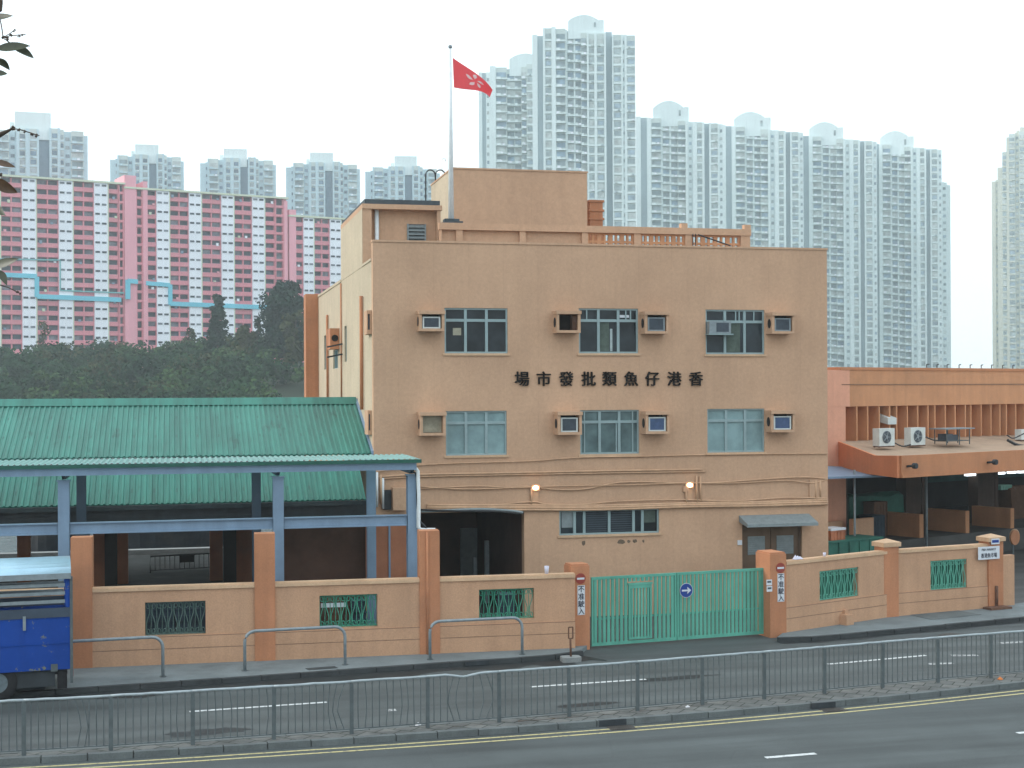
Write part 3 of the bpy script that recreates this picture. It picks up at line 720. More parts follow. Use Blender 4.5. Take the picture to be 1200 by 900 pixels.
# ---- air conditioner hoods
hoods = [((491.5, 365, 521, 388), 'w'), ((652.5, 365, 680.5, 390), 'open'), ((756, 366, 784, 391), 'd'), ((905, 367, 931.5, 391), 'd'),
         ((492.5, 484, 522.5, 510.5), 'board'), ((654, 483.5, 682, 509.5), 'g'), ((757, 483, 785, 508.5), 'b'), ((904, 482, 932, 506.5), 'b')]
DH = .52
for (x0, y0, x1, y1), kind in hoods:
    u0, u1, z0, z1 = fr(x0, y0, x1, y1, DH); t = .085
    m_ = MB(); m_.fbox(FA, u0, u1, .003, DH, z0, z0+t); m_.fbox(FA, u0-.02, u1+.02, .003, DH+.05, z1-t+.001, z1+.03)
    for uu in (u0, u1-t): m_.fbox(FA, uu, uu+t, .003, DH-.002, z0+t+.001, z1-t)
    ho = m_.build('air_conditioner_hood', M['peach'], B)
    m_ = MB()   # dark oval hole in the left cheek
    m_.v += [FA.p(u0-.004-.01*k, DH*.55+.13*math.cos(2*math.pi*i/16), (z0+z1)/2+.16*math.sin(2*math.pi*i/16)) for k in (0, 1) for i in range(16)]
    m_.f += [tuple(range(16)), tuple(range(16, 32))]; m_.mi += [0, 0]; m_.sm += [False]*2; m_.build('side_hole', M['dark'], ho)
    m_ = MB(); m_.fbox(FA, u0+t, u1-t, .004, .02, z0+t, z1-t); m_.build('back_panel', M['dark'], ho)
    a_, b_, c_, d_ = u0+t+.03, u1-t-.04, z0+t+.005, z1-t-.08
    m_ = MB()
    if kind in 'wgbd':
        m_.use(M['ac_white'] if kind != 'd' else M['galv']); v1 = DH-.06
        m_.fbox(FA, a_, b_, .10, v1-.03, c_, d_)
        for (p0, p1, q0, q1) in ((a_, a_+.05, c_, d_), (b_-.05, b_, c_, d_), (a_+.05, b_-.05, c_, c_+.04), (a_+.05, b_-.05, d_-.04, d_)): m_.fbox(FA, p0, p1, v1-.029, v1, q0, q1)
        m_.use(M['ac_blue'] if kind == 'b' else M['ac_dark']); m_.fbox(FA, a_+.052, b_-.052, v1-.028, v1-.012, c_+.042, d_-.042)
        for k in range(1, 8):
            zz = c_+.04+(d_-c_-.08)*k/8; m_.fbox(FA, a_+.052, b_-.052, v1-.0118, v1-.006, zz-.008, zz+.008)
    elif kind == 'board':
        m_.use(M['ac_beige']); m_.fbox(FA, u0+t+.01, u1-t-.01, .2, .26, z0+t+.01, z1-t-.01)
    else:
        m_.use(M['dark_brown']); m_.fbox(FA, u1-t-.16, u1-t-.01, .1, DH-.12, z0+t+.01, z1-t-.02)
    m_.build('air_conditioner' if kind in 'wgbd' else 'board', None, ho)

# ---- lettering
m_ = MB()
for ch, xc in zip('場市發批類魚仔港香', (611.5, 637, 663.3, 689.5, 714, 739.3, 764, 790, 815.2)):
    m_ = MB(); put_text(m_, FA, ch, FA.u(xc, 443.7), FA.z(xc, 443.8), .035, .51, .06, .009, 1.0); m_.build('letter', M['letter'], B)

# ---- conduits and cables on the front
def fpath(pts, v): return [FA.p(FA.u(x, y), v, FA.z(x, y)) for x, y in pts]
def wavy(pts, n=5):
    return smooth_curve([Vector(p) for p in pts], n)
def conduit(pts, r, v=.05, mat='pipe_peach', name='conduit'):
    m_ = MB(); m_.tube(wavy(fpath(pts, v)), r, 6); return m_.build(name, M[mat], B)
conduit([(440, 553), (492, 545), (560, 542), (620, 540.2), (680, 536), (750, 534.8), (825, 532.8), (905, 531.8), (969, 531.5)], .022)
conduit([(440, 559), (492, 556), (600, 554), (700, 552), (822, 550)], .035)
conduit([(440, 561.5), (492, 558.5), (600, 556.3), (700, 554.5), (826, 552.5)], .028, .04)
conduit([(492, 570), (540, 573), (590, 572), (618, 570), (650, 573.5), (685, 573), (720, 566), (755, 564.5), (800, 566), (845, 565), (900, 561), (940, 559), (969, 561)], .026)
conduit([(492, 572.5), (560, 569.5), (600, 571.5), (640, 570), (680, 569), (740, 568), (800, 566), (860, 566), (920, 563), (950, 566), (969, 562)], .02, .06)
conduit([(560, 594), (620, 588), (640, 590.5), (680, 591), (730, 587), (800, 585.5), (860, 587), (920, 583), (969, 584)], .024, .07)
for k, (dy, r) in enumerate(((0, .045), (2.6, .05), (5.2, .04))):
    conduit([(500, 592+dy), (600, 592+dy), (700, 592.3+dy*.9), (800, 589.8+dy*.8), (880, 588.5+dy*.8), (969, 585.5+dy*.9)], r, .06+.012*k)
for x, y0, y1 in ((815.5, 557, 590), (820, 558, 588), (803, 567, 592), (622, 572, 592), (955, 562, 590), (960, 563, 582)):
    m_ = MB(); m_.tube(fpath([(x, y0), (x+.5, y1)], .06), .035, 6); m_.build('conduit', M['pipe_peach'], B)
u0, u1, z0, z1 = fr(948, 562, 968, 584); m_ = MB(); m_.fbox(FA, u0, u1, .003, .06, z0, z1); m_.build('junction_box', M['peach'], B)
u0, u1, z0, z1 = fr(800, 570, 806, 576); m_ = MB(); m_.fbox(FA, u0, u1, .003, .1, z0, z1); m_.build('junction_box', M['peach'], B)
# bulkhead lamps, lit
M['lamp'] = emit('lit_lamp', (1.0, .60, .34), 14)
for x, y in ((627, 571.5), (807.3, 568.3)):
    uu, zz = FA.u(x, y), FA.z(x, y)
    m_ = MB(); m_.fbox(FA, uu-.14, uu+.14, .003, .09, zz-.10, zz+.10); m_.fbox(FA, uu-.10, uu+.10, .003, .05, zz-.55, zz-.102); lo = m_.build('wall_lamp', M['pipe_peach'], B)
    m_ = MB(); n = 10
    for i in range(5):
        t = math.pi/2*i/4
        m_.v += [FA.p(uu+.10*math.cos(t)*math.cos(2*math.pi*k/n), .092+.09*math.sin(t), zz+.07*math.cos(t)*math.sin(2*math.pi*k/n)) for k in range(n)]
    for i in range(4):
        for k in range(n): m_.f.append((i*n+k, i*n+(k+1) % n, (i+1)*n+(k+1) % n, (i+1)*n+k)); m_.mi.append(0); m_.sm.append(True)
    m_.build('lamp_glass', M['lamp'], lo)
# door with louvres, thin canopy
u0, u1, z0, z1 = dr
for (a_, b_) in ((u0+.05, (u0+u1)/2-.01), ((u0+u1)/2+.01, u1-.05)):
    m_ = MB(); m_.fbox(FA, a_, b_, -.2, -.15, .02, z1-.05); d_ = m_.build('door', M['bronze'], B)
    m_ = MB(); m_.use(M['louvre']); w = b_-a_; lz0, lz1 = z1-1.05, z1-.42
    m_.fbox(FA, a_+w*.2, b_-w*.2, -.149, -.13, lz0, lz1)
    for k in range(9):
        zz = lz0+(lz1-lz0)*(k+.5)/9; m_.fbox(FA, a_+w*.22, b_-w*.22, -.1295, -.11, zz-.012, zz+.012)
    m_.build('louvre', None, d_)
m_ = MB()
for uu in (u0, u1-.05): m_.fbox(FA, uu, uu+.05, -.22, -.1, 0, z1)
m_.fbox(FA, u0+.05, u1-.05, -.22, -.1, z1-.05, z1); m_.build('door_frame', M['bronze'], B)
c_ = fr(866, 607, 948, 614)
m_ = MB(); m_.hexa([FA.p(c_[0], .003, c_[2]+.10), FA.p(c_[1], .003, c_[2]+.10), FA.p(c_[1], .75, c_[2]-.02), FA.p(c_[0], .75, c_[2]-.02),
                    FA.p(c_[0], .003, c_[3]+.12), FA.p(c_[1], .003, c_[3]+.12), FA.p(c_[1], .75, c_[2]+.08), FA.p(c_[0], .75, c_[2]+.08)]); m_.build('door_canopy', M['louvre'], B)
u0, u1, z0, z1 = fr(864, 633, 869, 638.5); m_ = MB(); m_.fbox(FA, u0, u1, .003, .05, z0, z1); m_.build('switch_box', M['signwhite'], B)
# stains where fittings were removed
M['stain'] = paint('old_fixing_stain', (.16, .115, .08), .9, .4, 12)
for x, y, w, h in ((684, 636.5, .08, .10), (728, 635, .16, .09), (737, 634.5, .07, .06), (744, 634, .10, .07), (754, 634, .05, .06)):
    m_ = MB(); uu, zz = FA.u(x, y), FA.z(x, y)
    q = [FA.p(uu+w*random.uniform(.7, 1)*math.cos(2*math.pi*k/11), .003, zz+h*random.uniform(.6, 1)*math.sin(2*math.pi*k/11)) for k in range(11)]
    m_.add(q, [tuple(range(11))]); m_.build('stain', M['stain'], B)
# ground floor passage : floor, dark inner walls, things inside
g0, g1, gz0, gz1 = go
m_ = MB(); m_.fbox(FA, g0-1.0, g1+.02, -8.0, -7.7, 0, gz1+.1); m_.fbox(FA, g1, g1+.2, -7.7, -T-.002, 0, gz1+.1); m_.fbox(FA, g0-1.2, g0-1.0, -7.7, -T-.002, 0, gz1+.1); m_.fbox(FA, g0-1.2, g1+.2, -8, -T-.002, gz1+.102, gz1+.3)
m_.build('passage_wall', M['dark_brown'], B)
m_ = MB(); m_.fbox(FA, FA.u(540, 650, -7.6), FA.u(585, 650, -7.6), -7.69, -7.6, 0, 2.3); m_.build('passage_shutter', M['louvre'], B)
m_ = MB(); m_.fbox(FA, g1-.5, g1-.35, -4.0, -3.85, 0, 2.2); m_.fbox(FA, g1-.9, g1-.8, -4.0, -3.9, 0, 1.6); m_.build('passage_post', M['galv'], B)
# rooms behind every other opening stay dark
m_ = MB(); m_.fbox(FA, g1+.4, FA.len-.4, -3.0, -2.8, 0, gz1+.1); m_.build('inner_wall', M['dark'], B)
# cables and sheet sagging over the passage mouth
conduit([(490, 599), (530, 597.5), (565, 596.5), (600, 598.5), (612, 600.5)], .05, .10, 'louvre', 'cable')
conduit([(492, 597), (540, 598.5), (580, 599), (607, 601.5)], .035, .14, 'cable', 'cable')
# meter cabinet and piping left of the passage
u0, u1, z0, z1 = fr(459, 571, 476, 597); m_ = MB(); m_.fbox(FA, u0, u1, .003, .35, z0, z1); m_.build('meter_cabinet', M['peach'], B)
u0, u1, z0, z1 = fr(449, 574, 458, 597); m_ = MB(); m_.fbox(FA, u0, u1, .003, .10, z0, z1); m_.build('junction_box', M['soot'], B)
for x, y0, y1, mt in ((441.5, 553, 594, 'white_metal'), (446, 556, 590, 'pipe_peach'), (448.5, 560, 596, 'white_metal')):
    m_ = MB(); m_.tube(fpath([(x, y0), (x, y1)], .08), .04, 6); m_.build('drain_pipe', M[mt], B)

# ---- flagpole with red flag
YG = 47.95
pb = on_y(528.7, 258, YG); pt = on_y(528.7, 57, YG)
P = thing('flagpole', 'tall white flagpole with a red flag on the office roof', 'flagpole', (pb.x, YG, pb.z))
m_ = MB(); m_.tube([(pb.x, YG, pb.z), (pb.x, YG, (pb.z*.45+pt.z*.55)), (pb.x, YG, pt.z)], [.10, .065, .04], 10); m_.build('pole', M['white_metal'], P)
m_ = MB(); n = 10
for i in range(7):
    t = math.pi*i/6; m_.v += [Vector((pb.x+.07*math.sin(t)*math.cos(2*math.pi*k/n), YG+.07*math.sin(t)*math.sin(2*math.pi*k/n), pt.z+.06+.07*math.cos(t))) for k in range(n)]
for i in range(6):
    for k in range(n): m_.f.append((i*n+k, i*n+(k+1) % n, (i+1)*n+(k+1) % n, (i+1)*n+k)); m_.mi.append(0); m_.sm.append(True)
m_.build('finial', M['galv'], P)
x0 = on_y(518.5, 260, YG).x; x1 = on_y(540, 260, YG).x; zb0, zb1 = on_y(529, 264.4, YG).z, on_y(529, 260.5, YG).z
m_ = MB(); m_.box(x0, x1, YG-.4, YG+.4, zb0, zb1); m_.box(pb.x-.25, pb.x+.25, YG-.2, YG+.2, zb1+.001, zb1+.10); m_.build('base', M['cap'], P)
m_ = MB(); m_.box(pb.x-.35, pb.x+.35, YG-.35, YG+.35, zs1-1.1, zb0-.001); m_.build('plinth', M['peach'], P)
def cloth(name, c, t=.5):
    m, nt, b = new_mat(name); b.inputs['Base Color'].default_value = rgba(c); b.inputs['Roughness'].default_value = .8; b.inputs['Specular IOR Level'].default_value = .1
    tr = nt.nodes.new('ShaderNodeBsdfTranslucent'); tr.inputs[0].default_value = rgba(c); mx = nt.nodes.new('ShaderNodeMixShader'); mx.inputs[0].default_value = t
    o = [n for n in nt.nodes if n.type == 'OUTPUT_MATERIAL'][0]; nt.links.new(b.outputs[0], mx.inputs[1]); nt.links.new(tr.outputs[0], mx.inputs[2]); nt.links.new(mx.outputs[0], o.inputs[0]); return m
M['flag'] = cloth('flag_red', (.85, .17, .19)); M['petal'] = cloth('flag_white', (.9, .88, .88))
def bez(P, t):
    P = [Vector(p) for p in P]
    while len(P) > 1: P = [P[i].lerp(P[i+1], t) for i in range(len(P)-1)]
    return P[0]
top = [(530.5, 67.5), (543, 77), (558, 84), (571, 95), (577.3, 105.5)]
bot = [(532, 102.5), (546, 106), (560, 105), (567, 106), (574, 114)]
def flag_pt(u, v, off=0.0):
    a, b = bez([(x, y, 0) for x, y in top], u), bez([(x, y, 0) for x, y in bot], u); p = a.lerp(b, v)
    d = YG-.02+.16*math.sin(u*7.5+v*1.2)*u - off
    return on_y(p.x, p.y, d)
m_ = MB(); nu, nv = 26, 14
for o_ in (0, .012): m_.v += [flag_pt(i/(nu-1), j/(nv-1), o_) for j in range(nv) for i in range(nu)]
for s_ in (0, nu*nv):
    for j in range(nv-1):
        for i in range(nu-1): m_.f.append(tuple(s_+k for k in (j*nu+i, j*nu+i+1, (j+1)*nu+i+1, (j+1)*nu+i))); m_.mi.append(0); m_.sm.append(True)
fo = m_.build('flag', M['flag'], P)
m_ = MB()
for k in range(5):   # five curved white petals
    a0 = 2*math.pi*k/5-math.pi/2-.2; pts = []
    for i in range(13):
        t = i/12; side = math.sin(math.pi*t)*.34; 
        pts.append((t, side))
    for i in range(12, -1, -1):
        t = i/12; pts.append((t, -math.sin(math.pi*t)*.34*.75))
    vs = []
    for t, s_ in pts:
        rr, aa = .06+.24*t, a0+s_*1.05+.28*t*t
        vs.append(flag_pt(.50+rr*math.cos(aa)*.78, .47+rr*math.sin(aa)*1.25, .022))
    n = len(vs); c_ = sum(vs, Vector())/n
    m_.add(vs+[c_], [(i, (i+1) % n, n) for i in range(n)])
m_.build('emblem', M['petal'], fo)
# ================================================================== GREEN ROOFED SHED
def corrugated(mb, x0, x1, ya, za, yb, zb, pitch=.165, amp=.032, ridge_gap=0.0):
    """ribbed metal sheet falling from (ya,za) to (yb,zb)"""
    sl = Vector((0, yb-ya, zb-za)).normalized(); nrm = Vector((0, -sl.z, sl.y)); 
    if nrm.z < 0: nrm = -nrm
    n = int((x1-x0)/pitch); prof = [(0, 0), (.30, 0), (.42, 1), (.72, 1), (.84, 0)]
    xs = [(x0+(i+a)*pitch, h*amp) for i in range(n) for a, h in prof]+[(x1, 0)]
    m = len(xs); 
    T0 = [Vector((x, ya, za))+nrm*h for x, h in xs]; B0 = [Vector((x, yb, zb))+nrm*h for x, h in xs]
    th = nrm*-.02
    mb.add(T0+B0, [(i, i+1, m+i+1, m+i) for i in range(m-1)])
    mb.add([p+th for p in T0]+[p+th for p in B0], [(i, m+i, m+i+1, i+1) for i in range(m-1)])
    mb.add(B0+[p+th*2.5 for p in B0], [(i, i+1, m+i+1, m+i) for i in range(m-1)])
def roof_mat(name, c):
    m, nt, b = new_mat(name)
    col = ramp(nt, noise(nt, .5, 5, .6), [(.3, rgba(c, .86)), (.7, rgba(c, 1.12))])
    col = mul(nt, col, ramp(nt, noise(nt, 1.0, 5, .65, mapping=(3.5, .22, .22)), [(.32, grey(.62)), (.60, grey(1.0))]))
    # rows of darker fixings
    sp = noise(nt, 1.0, 3, .5, mapping=(2.4, .9, .9))
    col = mul(nt, col, ramp(nt, sp, [(.64, grey(1)), (.72, grey(.66))]))
    g = nt.nodes.new('ShaderNodeNewGeometry'); sx = nt.nodes.new('ShaderNodeSeparateXYZ'); nt.links.new(g.outputs['Position'], sx.inputs[0])
    fs_ = []
    for k, (sc_, lim) in enumerate(((.33, .03), (.72, .10))):   # rows of dark roof fixings
        q_ = nt.nodes.new('ShaderNodeMath'); q_.operation = 'PINGPONG'; q_.inputs[1].default_value = sc_; nt.links.new(sx.outputs[k], q_.inputs[0])
        w_ = nt.nodes.new('ShaderNodeMath'); w_.operation = 'LESS_THAN'; w_.inputs[1].default_value = lim; nt.links.new(q_.outputs[0], w_.inputs[0]); fs_.append(w_.outputs[0])
    an = nt.nodes.new('ShaderNodeMath'); an.operation = 'MULTIPLY'; nt.links.new(fs_[0], an.inputs[0]); nt.links.new(fs_[1], an.inputs[1])
    col = mul(nt, col, ramp(nt, an.outputs[0], [(0.0, grey(1)), (1.0, grey(.72))]))
    # pale purple-grey scale near lower edge comes from peeling paint
    pe = noise(nt, 3.0, 6, .75)
    mx = nt.nodes.new('ShaderNodeMix'); mx.data_type = 'RGBA'
    nt.links.new(ramp(nt, pe, [(.66, grey(0)), (.76, grey(.55))]), mx.inputs[0]); nt.links.new(col, mx.inputs[6]); mx.inputs[7].default_value = (.11, .17, .20, 1)
    nt.links.new(mx.outputs[2], b.inputs['Base Color']); b.inputs['Roughness'].default_value = .5; b.inputs['Specular IOR Level'].default_value = .4
    return m
M['roof_green'] = roof_mat('green_sheet_roof', (.032, .185, .142))
M['roof_pale'] = cloth('translucent_green_sheet', (.48, .72, .68), .62)
XS0 = -19.0
XU = XL-.05
r1 = on_x(417, 469.5, XU); r2 = on_x(436, 531, XU)
sl = (r1.z-r2.z)/(r1.y-r2.y); YU = r2.y-.03; ZU = r2.z-.03*sl
ye = 44.0; e1 = on_y(429, 585, ye); XE = e1.x; e0 = on_x(422, 552, XE)
S = thing('market_shed', 'open market shed with a green ribbed metal roof beside the peach office', 'shed', ((XS0+XE)/2, 48, 0))
mb = MB(); corrugated(mb, XS0, XU, r1.y, r1.z, YU, ZU); up = mb.build('upper_roof', M['roof_green'], S)
mb = MB(); corrugated(mb, XS0, XU, r1.y, r1.z, 2*r1.y-YU, ZU); mb.build('rear_roof', M['roof_green'], S)
mb = MB()
L = XU-XS0; k = 0; x = XS0
while x < XU-.01:
    x2 = min(x+5.2, XU); mb.hexa([(x+.004, r1.y-.40, r1.z-.40*sl+.045), (x2-.004, r1.y-.40, r1.z-.40*sl+.045), (x2-.004, r1.y+.4, r1.z-.4*sl+.045), (x+.004, r1.y+.4, r1.z-.4*sl+.045),
                                  (x+.004, r1.y-.05, r1.z+.13), (x2-.004, r1.y-.05, r1.z+.13), (x2-.004, r1.y+.05, r1.z+.13), (x+.004, r1.y+.05, r1.z+.13)]); x = x2
mb.build('ridge_cap', M['roof_green'], up)
mb = MB(); mb.hexa([(XU-.02, r1.y, r1.z+.08), (XU+.10, r1.y, r1.z+.08), (XU+.10, YU, ZU+.08), (XU-.02, YU, ZU+.08), (XU-.02, r1.y, r1.z-.12), (XU+.10, r1.y, r1.z-.12), (XU+.10, YU, ZU-.12), (XU-.02, YU, ZU-.12)]); mb.build('verge_flashing', M['steel_blue'], up)
lsl = (e0.z-e1.z)/(e0.y-e1.y)
mb = MB(); corrugated(mb, XS0, XE, e0.y+.3, e0.z+.3*lsl, ye, e1.z); lo_ = mb.build('lower_roof', M['roof_green'], S)
mb = MB(); mb.box(XS0, XE+.05, ye-.16, ye+.02, e1.z-.16, e1.z-.03); mb.build('gutter', M['soot'], lo_)
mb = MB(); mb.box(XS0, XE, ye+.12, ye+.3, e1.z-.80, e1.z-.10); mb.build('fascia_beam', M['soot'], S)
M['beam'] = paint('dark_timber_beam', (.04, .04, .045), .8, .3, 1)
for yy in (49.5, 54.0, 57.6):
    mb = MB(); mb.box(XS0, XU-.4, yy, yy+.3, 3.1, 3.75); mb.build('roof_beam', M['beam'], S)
def px_col(x0, x1, Y, zt, mat, name='column', dep=None):
    a, b = on_y(x0, 640, Y), on_y(x1, 640, Y); w = dep or (b.x-a.x)
    m_ = MB(); m_.box(a.x, b.x, Y, Y+w, -.2, zt); return m_.build(name, M[mat], S)
M['col_orange'] = paint('shed_column_paint', (.40, .16, .085), .85, .15, .9, .2, .06, 22, .3, dirt=.35)
for x0, x1, Y in ((20, 35, 58.5), (109, 123, 52.0), (137, 150, 58.5), (246, 261, 58.5), (277, 298, 52.0)): px_col(x0, x1, Y, 4.6, 'col_orange')
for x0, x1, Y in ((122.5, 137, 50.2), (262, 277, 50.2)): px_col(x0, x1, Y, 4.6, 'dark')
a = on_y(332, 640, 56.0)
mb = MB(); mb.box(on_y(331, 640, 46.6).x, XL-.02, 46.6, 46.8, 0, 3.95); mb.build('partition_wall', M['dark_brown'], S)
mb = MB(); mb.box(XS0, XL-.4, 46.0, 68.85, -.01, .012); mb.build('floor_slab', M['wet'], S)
# brown panels on the office wall below the canopy, darkened for its shade
mb = MB(); x0 = on_y(440, 640, YF-.12).x
mb.box(XL-.28, FA.p(g0-.02, 0, 0).x, YF-.10, YF-.004, 0, 3.35); mb.build('side_panel', M['col_orange'], S)
mb = MB(); mb.box(on_y(456.5, 640, YF-.12).x-.03, on_y(456.5, 640, YF-.12).x+.03, YF-.14, YF-.102, 0, 3.35); mb.build('pipe', M['steel_blue'], S)
# barrier with black plate inside
p0, p1 = on_z(176, 672, 0), on_z(256, 667.5, 0)
bt = thing('crowd_barrier', 'black metal crowd barrier with a dark plate under the green shed roof', 'barrier', (p0.x, p0.y, 0)); Fb = Frame(p0, p1); zt = Fb.z(216, 650)
mb = MB(); nb = 14
mb.tube([Fb.p(0, 0, 0), Fb.p(0, 0, zt), Fb.p(Fb.len, 0, zt), Fb.p(Fb.len, 0, 0)], .035, 6); mb.tube([Fb.p(0, 0, .12), Fb.p(Fb.len, 0, .12)], .02, 6)
for k in range(1, nb): mb.tube([Fb.p(Fb.len*k/nb, 0, .12), Fb.p(Fb.len*k/nb, 0, zt)], .016, 5)
mb.build('rail', M['cable'], bt)
u0, u1 = Fb.u(209), Fb.u(226); mb = MB(); mb.fbox(Fb, u0, u1, .03, .05, zt-.32, zt-.03); mb.build('plate', M['dark'], bt)
# moored boats beyond the quay, seen under the roof
M['hull'] = paint('dark_hull', (.014, .018, .024), .6, .4, 1.2, dirt=.3); M['cabin'] = paint('boat_cabin', (.22, .26, .28), .6, .2, 1.5, dirt=.4)
def boat(xa, xb, d, zc, label, flip=1):
    a, b = at_d(xa, 640, d), at_d(xb, 640, d); c_ = (a+b)/2; Lb = (b-a).length
    r = thing('fishing_boat', label, 'boat', (c_.x, c_.y, -1.6), 0, 'boats moored along the quay')
    m_ = MB(); st = []; n = 9
    for i in range(n):
        t = i/(n-1); w = 1.9*(1-abs(2*t-1)**3)*.95+.12; sh = .5*abs(2*t-1)**2
        x = c_.x-Lb/2+Lb*t
        st.append([(x, c_.y-w, .9+sh+zc), (x, c_.y-w*.75, -1.9), (x, c_.y+w*.75, -1.9), (x, c_.y+w, .9+sh+zc)])
    m_.add([q for s_ in st for q in s_], [(i*4+k, i*4+(k+1) % 4, (i+1)*4+(k+1) % 4, (i+1)*4+k) for i in range(n-1) for k in range(4)]+[(0, 1, 2, 3), (4*n-4, 4*n-1, 4*n-2, 4*n-3)]); m_.build('hull', M['hull'], r)
    m_ = MB(); x = c_.x-flip*Lb*.2; m_.box(x-1.6, x+1.6, c_.y-1.2, c_.y+1.2, .8+zc, 2.6+zc); m_.box(x-1.9, x+1.9, c_.y-1.4, c_.y+1.4, 2.602+zc, 2.75+zc); m_.build('cabin', M['cabin'], r)
    m_ = MB(); m_.tube([(c_.x+flip*Lb*.15, c_.y, .9), (c_.x+flip*Lb*.15, c_.y, 5.5+zc)], .08, 6); m_.tube([(c_.x+flip*Lb*.15, c_.y, 5+zc), (c_.x+flip*Lb*.4, c_.y, 2.2+zc)], .05, 6); m_.build('mast', M['cable'], r)
boat(30, 104, 76.0, 1.4, 'dark hulled fishing boat moored behind the left end of the shed')
boat(132, 268, 76.5, 1.5, 'longer dark fishing boat moored behind the crowd barrier', -1)
mb = MB(); mb.box(-60, 30, 68.9, 69.49, 0, .22); struct(mb, 'quay_kerb', M['concrete'])
mb = MB(); mb.box(XS0, XL-.4, 54.2, 65.5, 4.3, 4.42); mb.build('rear_roof', M['soot'], S)  # flat roof added out of view to keep the shed floor dark

# ================================================================== STEEL CANOPY
YC, YR = 41.75, 43.55
K = thing('steel_canopy', 'blue grey steel canopy frame with a thin pale green roof in front of the shed', 'canopy', (on_y(326, 600, YC).x, YC, 0))
zf0 = on_y(300, 553.5, YC-.3).z; zf1 = on_y(300, 545.3, YC-.3).z; zrf = zf1+.11
xr = on_y(487.5, 550, YC-.3).x; xrr = on_y(436.5, 533, YR+.4).x; zr = on_y(436.5, 533.5, YR+.4).z
XC0 = -14.0
mb = MB(); mb.box(XC0, xr, YC-.42, YC-.28, zf0, zf1); mb.build('fascia_beam', M['steel_blue'], K)
mb = MB()
nseg = int((xr-XC0)/.2)
prof = [(0, 0), (.30, 0), (.42, 1), (.72, 1), (.84, 0)]; xs_ = [(XC0+(i+a)*.16, h*.03) for i in range(int((xr+.12-XC0)/.16)) for a, h in prof]+[(xr+.12, 0)]; m2 = len(xs_)
mb.add([(x, YC-.5, zrf+h) for x, h in xs_]+[(x, YR+.4, zr+h) for x, h in xs_], [(i, i+1, m2+i+1, m2+i) for i in range(m2-1)])   # one translucent sheet
rs = mb.build('roof_sheet', M['roof_pale'], K)
mb = MB(); mb.box(XC0, xr+.13, YC-.53, YC-.505, zf1+.005, zrf+.0); M['trim'] = paint('dark_green_trim', (.02, .10, .075), .6, .2, 3); mb.build('edge_trim', M['trim'], rs)
zb0, zb1 = on_y(326, 619.5, YC-.02).z, on_y(326, 606.5, YC-.02).z
front = [(75, 564), (326, 559.5), (483, 557)]; rear = [95.5, 300.5, 435]
xf = [on_y(x, 600, YC).x for x, _ in front]; xe = [XC0]+xf+[None]
for i in range(3):
    a = XC0 if i == 0 else xf[i-1]+.16; b = xf[i]-.16
    mb = MB(); mb.box(a, b, YC-.06, YC+.08, zb0, zb1); mb.build('lower_beam', M['steel_blue'], K)
    mb = MB(); mb.box(a, b, YC-.13, YC-.062, zb1-.03, zb1); mb.box(a, b, YC-.13, YC-.062, zb0, zb0+.03); mb.build('beam_flange', M['steel_blue'], K)
def h_col(x, y, zt, w=.3, mat='steel_blue'):
    m_ = MB(); m_.box(x-w/2, x+w/2, y-w/2, y-w/2+.03, -.1, zt); m_.box(x-w/2, x+w/2, y+w/2-.03, y+w/2, -.1, zt); m_.box(x-.015, x+.015, y-w/2+.0305, y+w/2-.0305, -.1, zt)
    m_.box(x-w/2-.03, x+w/2+.03, y-w/2-.03, y+w/2+.03, zt+.001, zt+.035); return m_.build('column', M[mat], K)
for i, ((px, py), rx) in enumerate(zip(front, rear)):
    zt = on_y(px, py, YC).z; xx = xf[i]; h_col(xx, YC, zt)
    xb_ = on_y(rx, 600, YR).x; zt2 = zr-.15
    h_col(xb_, YR, zt2, .26, 'steel_dark' if i < 2 else 'steel_blue')  # left and middle rear columns darkened in colour for their shade
    mb = MB()
    q = [(xx, YC-.27, zf0+.02, zf1-.06), (xx, YC+.15, zt+.045, zf1-.05), (xb_, YR+.1, zt2+.04, zr-.06)]
    for A_, B_ in ((q[0], q[1]), (q[1], q[2])):
        mb.hexa([(A_[0]-.05, A_[1], A_[2]), (A_[0]+.05, A_[1], A_[2]), (B_[0]+.05, B_[1], B_[2]), (B_[0]-.05, B_[1], B_[2]), (A_[0]-.05, A_[1], A_[3]), (A_[0]+.05, A_[1], A_[3]), (B_[0]+.05, B_[1], B_[3]), (B_[0]-.05, B_[1], B_[3])])
    mb.build('roof_beam', M['steel_dark'], K)
# rainwater pipe and loose cable at the right column
p = lambda x, y: on_y(x, y, YC-.25)
mb = MB(); mb.tube([p(486, 548), p(489.5, 552), p(490.5, 580), p(490.5, 618), p(494, 621), p(510, 621)], .06, 8); mb.build('rain_pipe', M['white_metal'], K)
mb = MB(); mb.tube(smooth_curve([p(484, 553), p(488.5, 558), p(489, 585), p(491, 608), p(497, 616), p(502, 622)], 5), .035, 6); mb.build('cable', M['cable'], K)

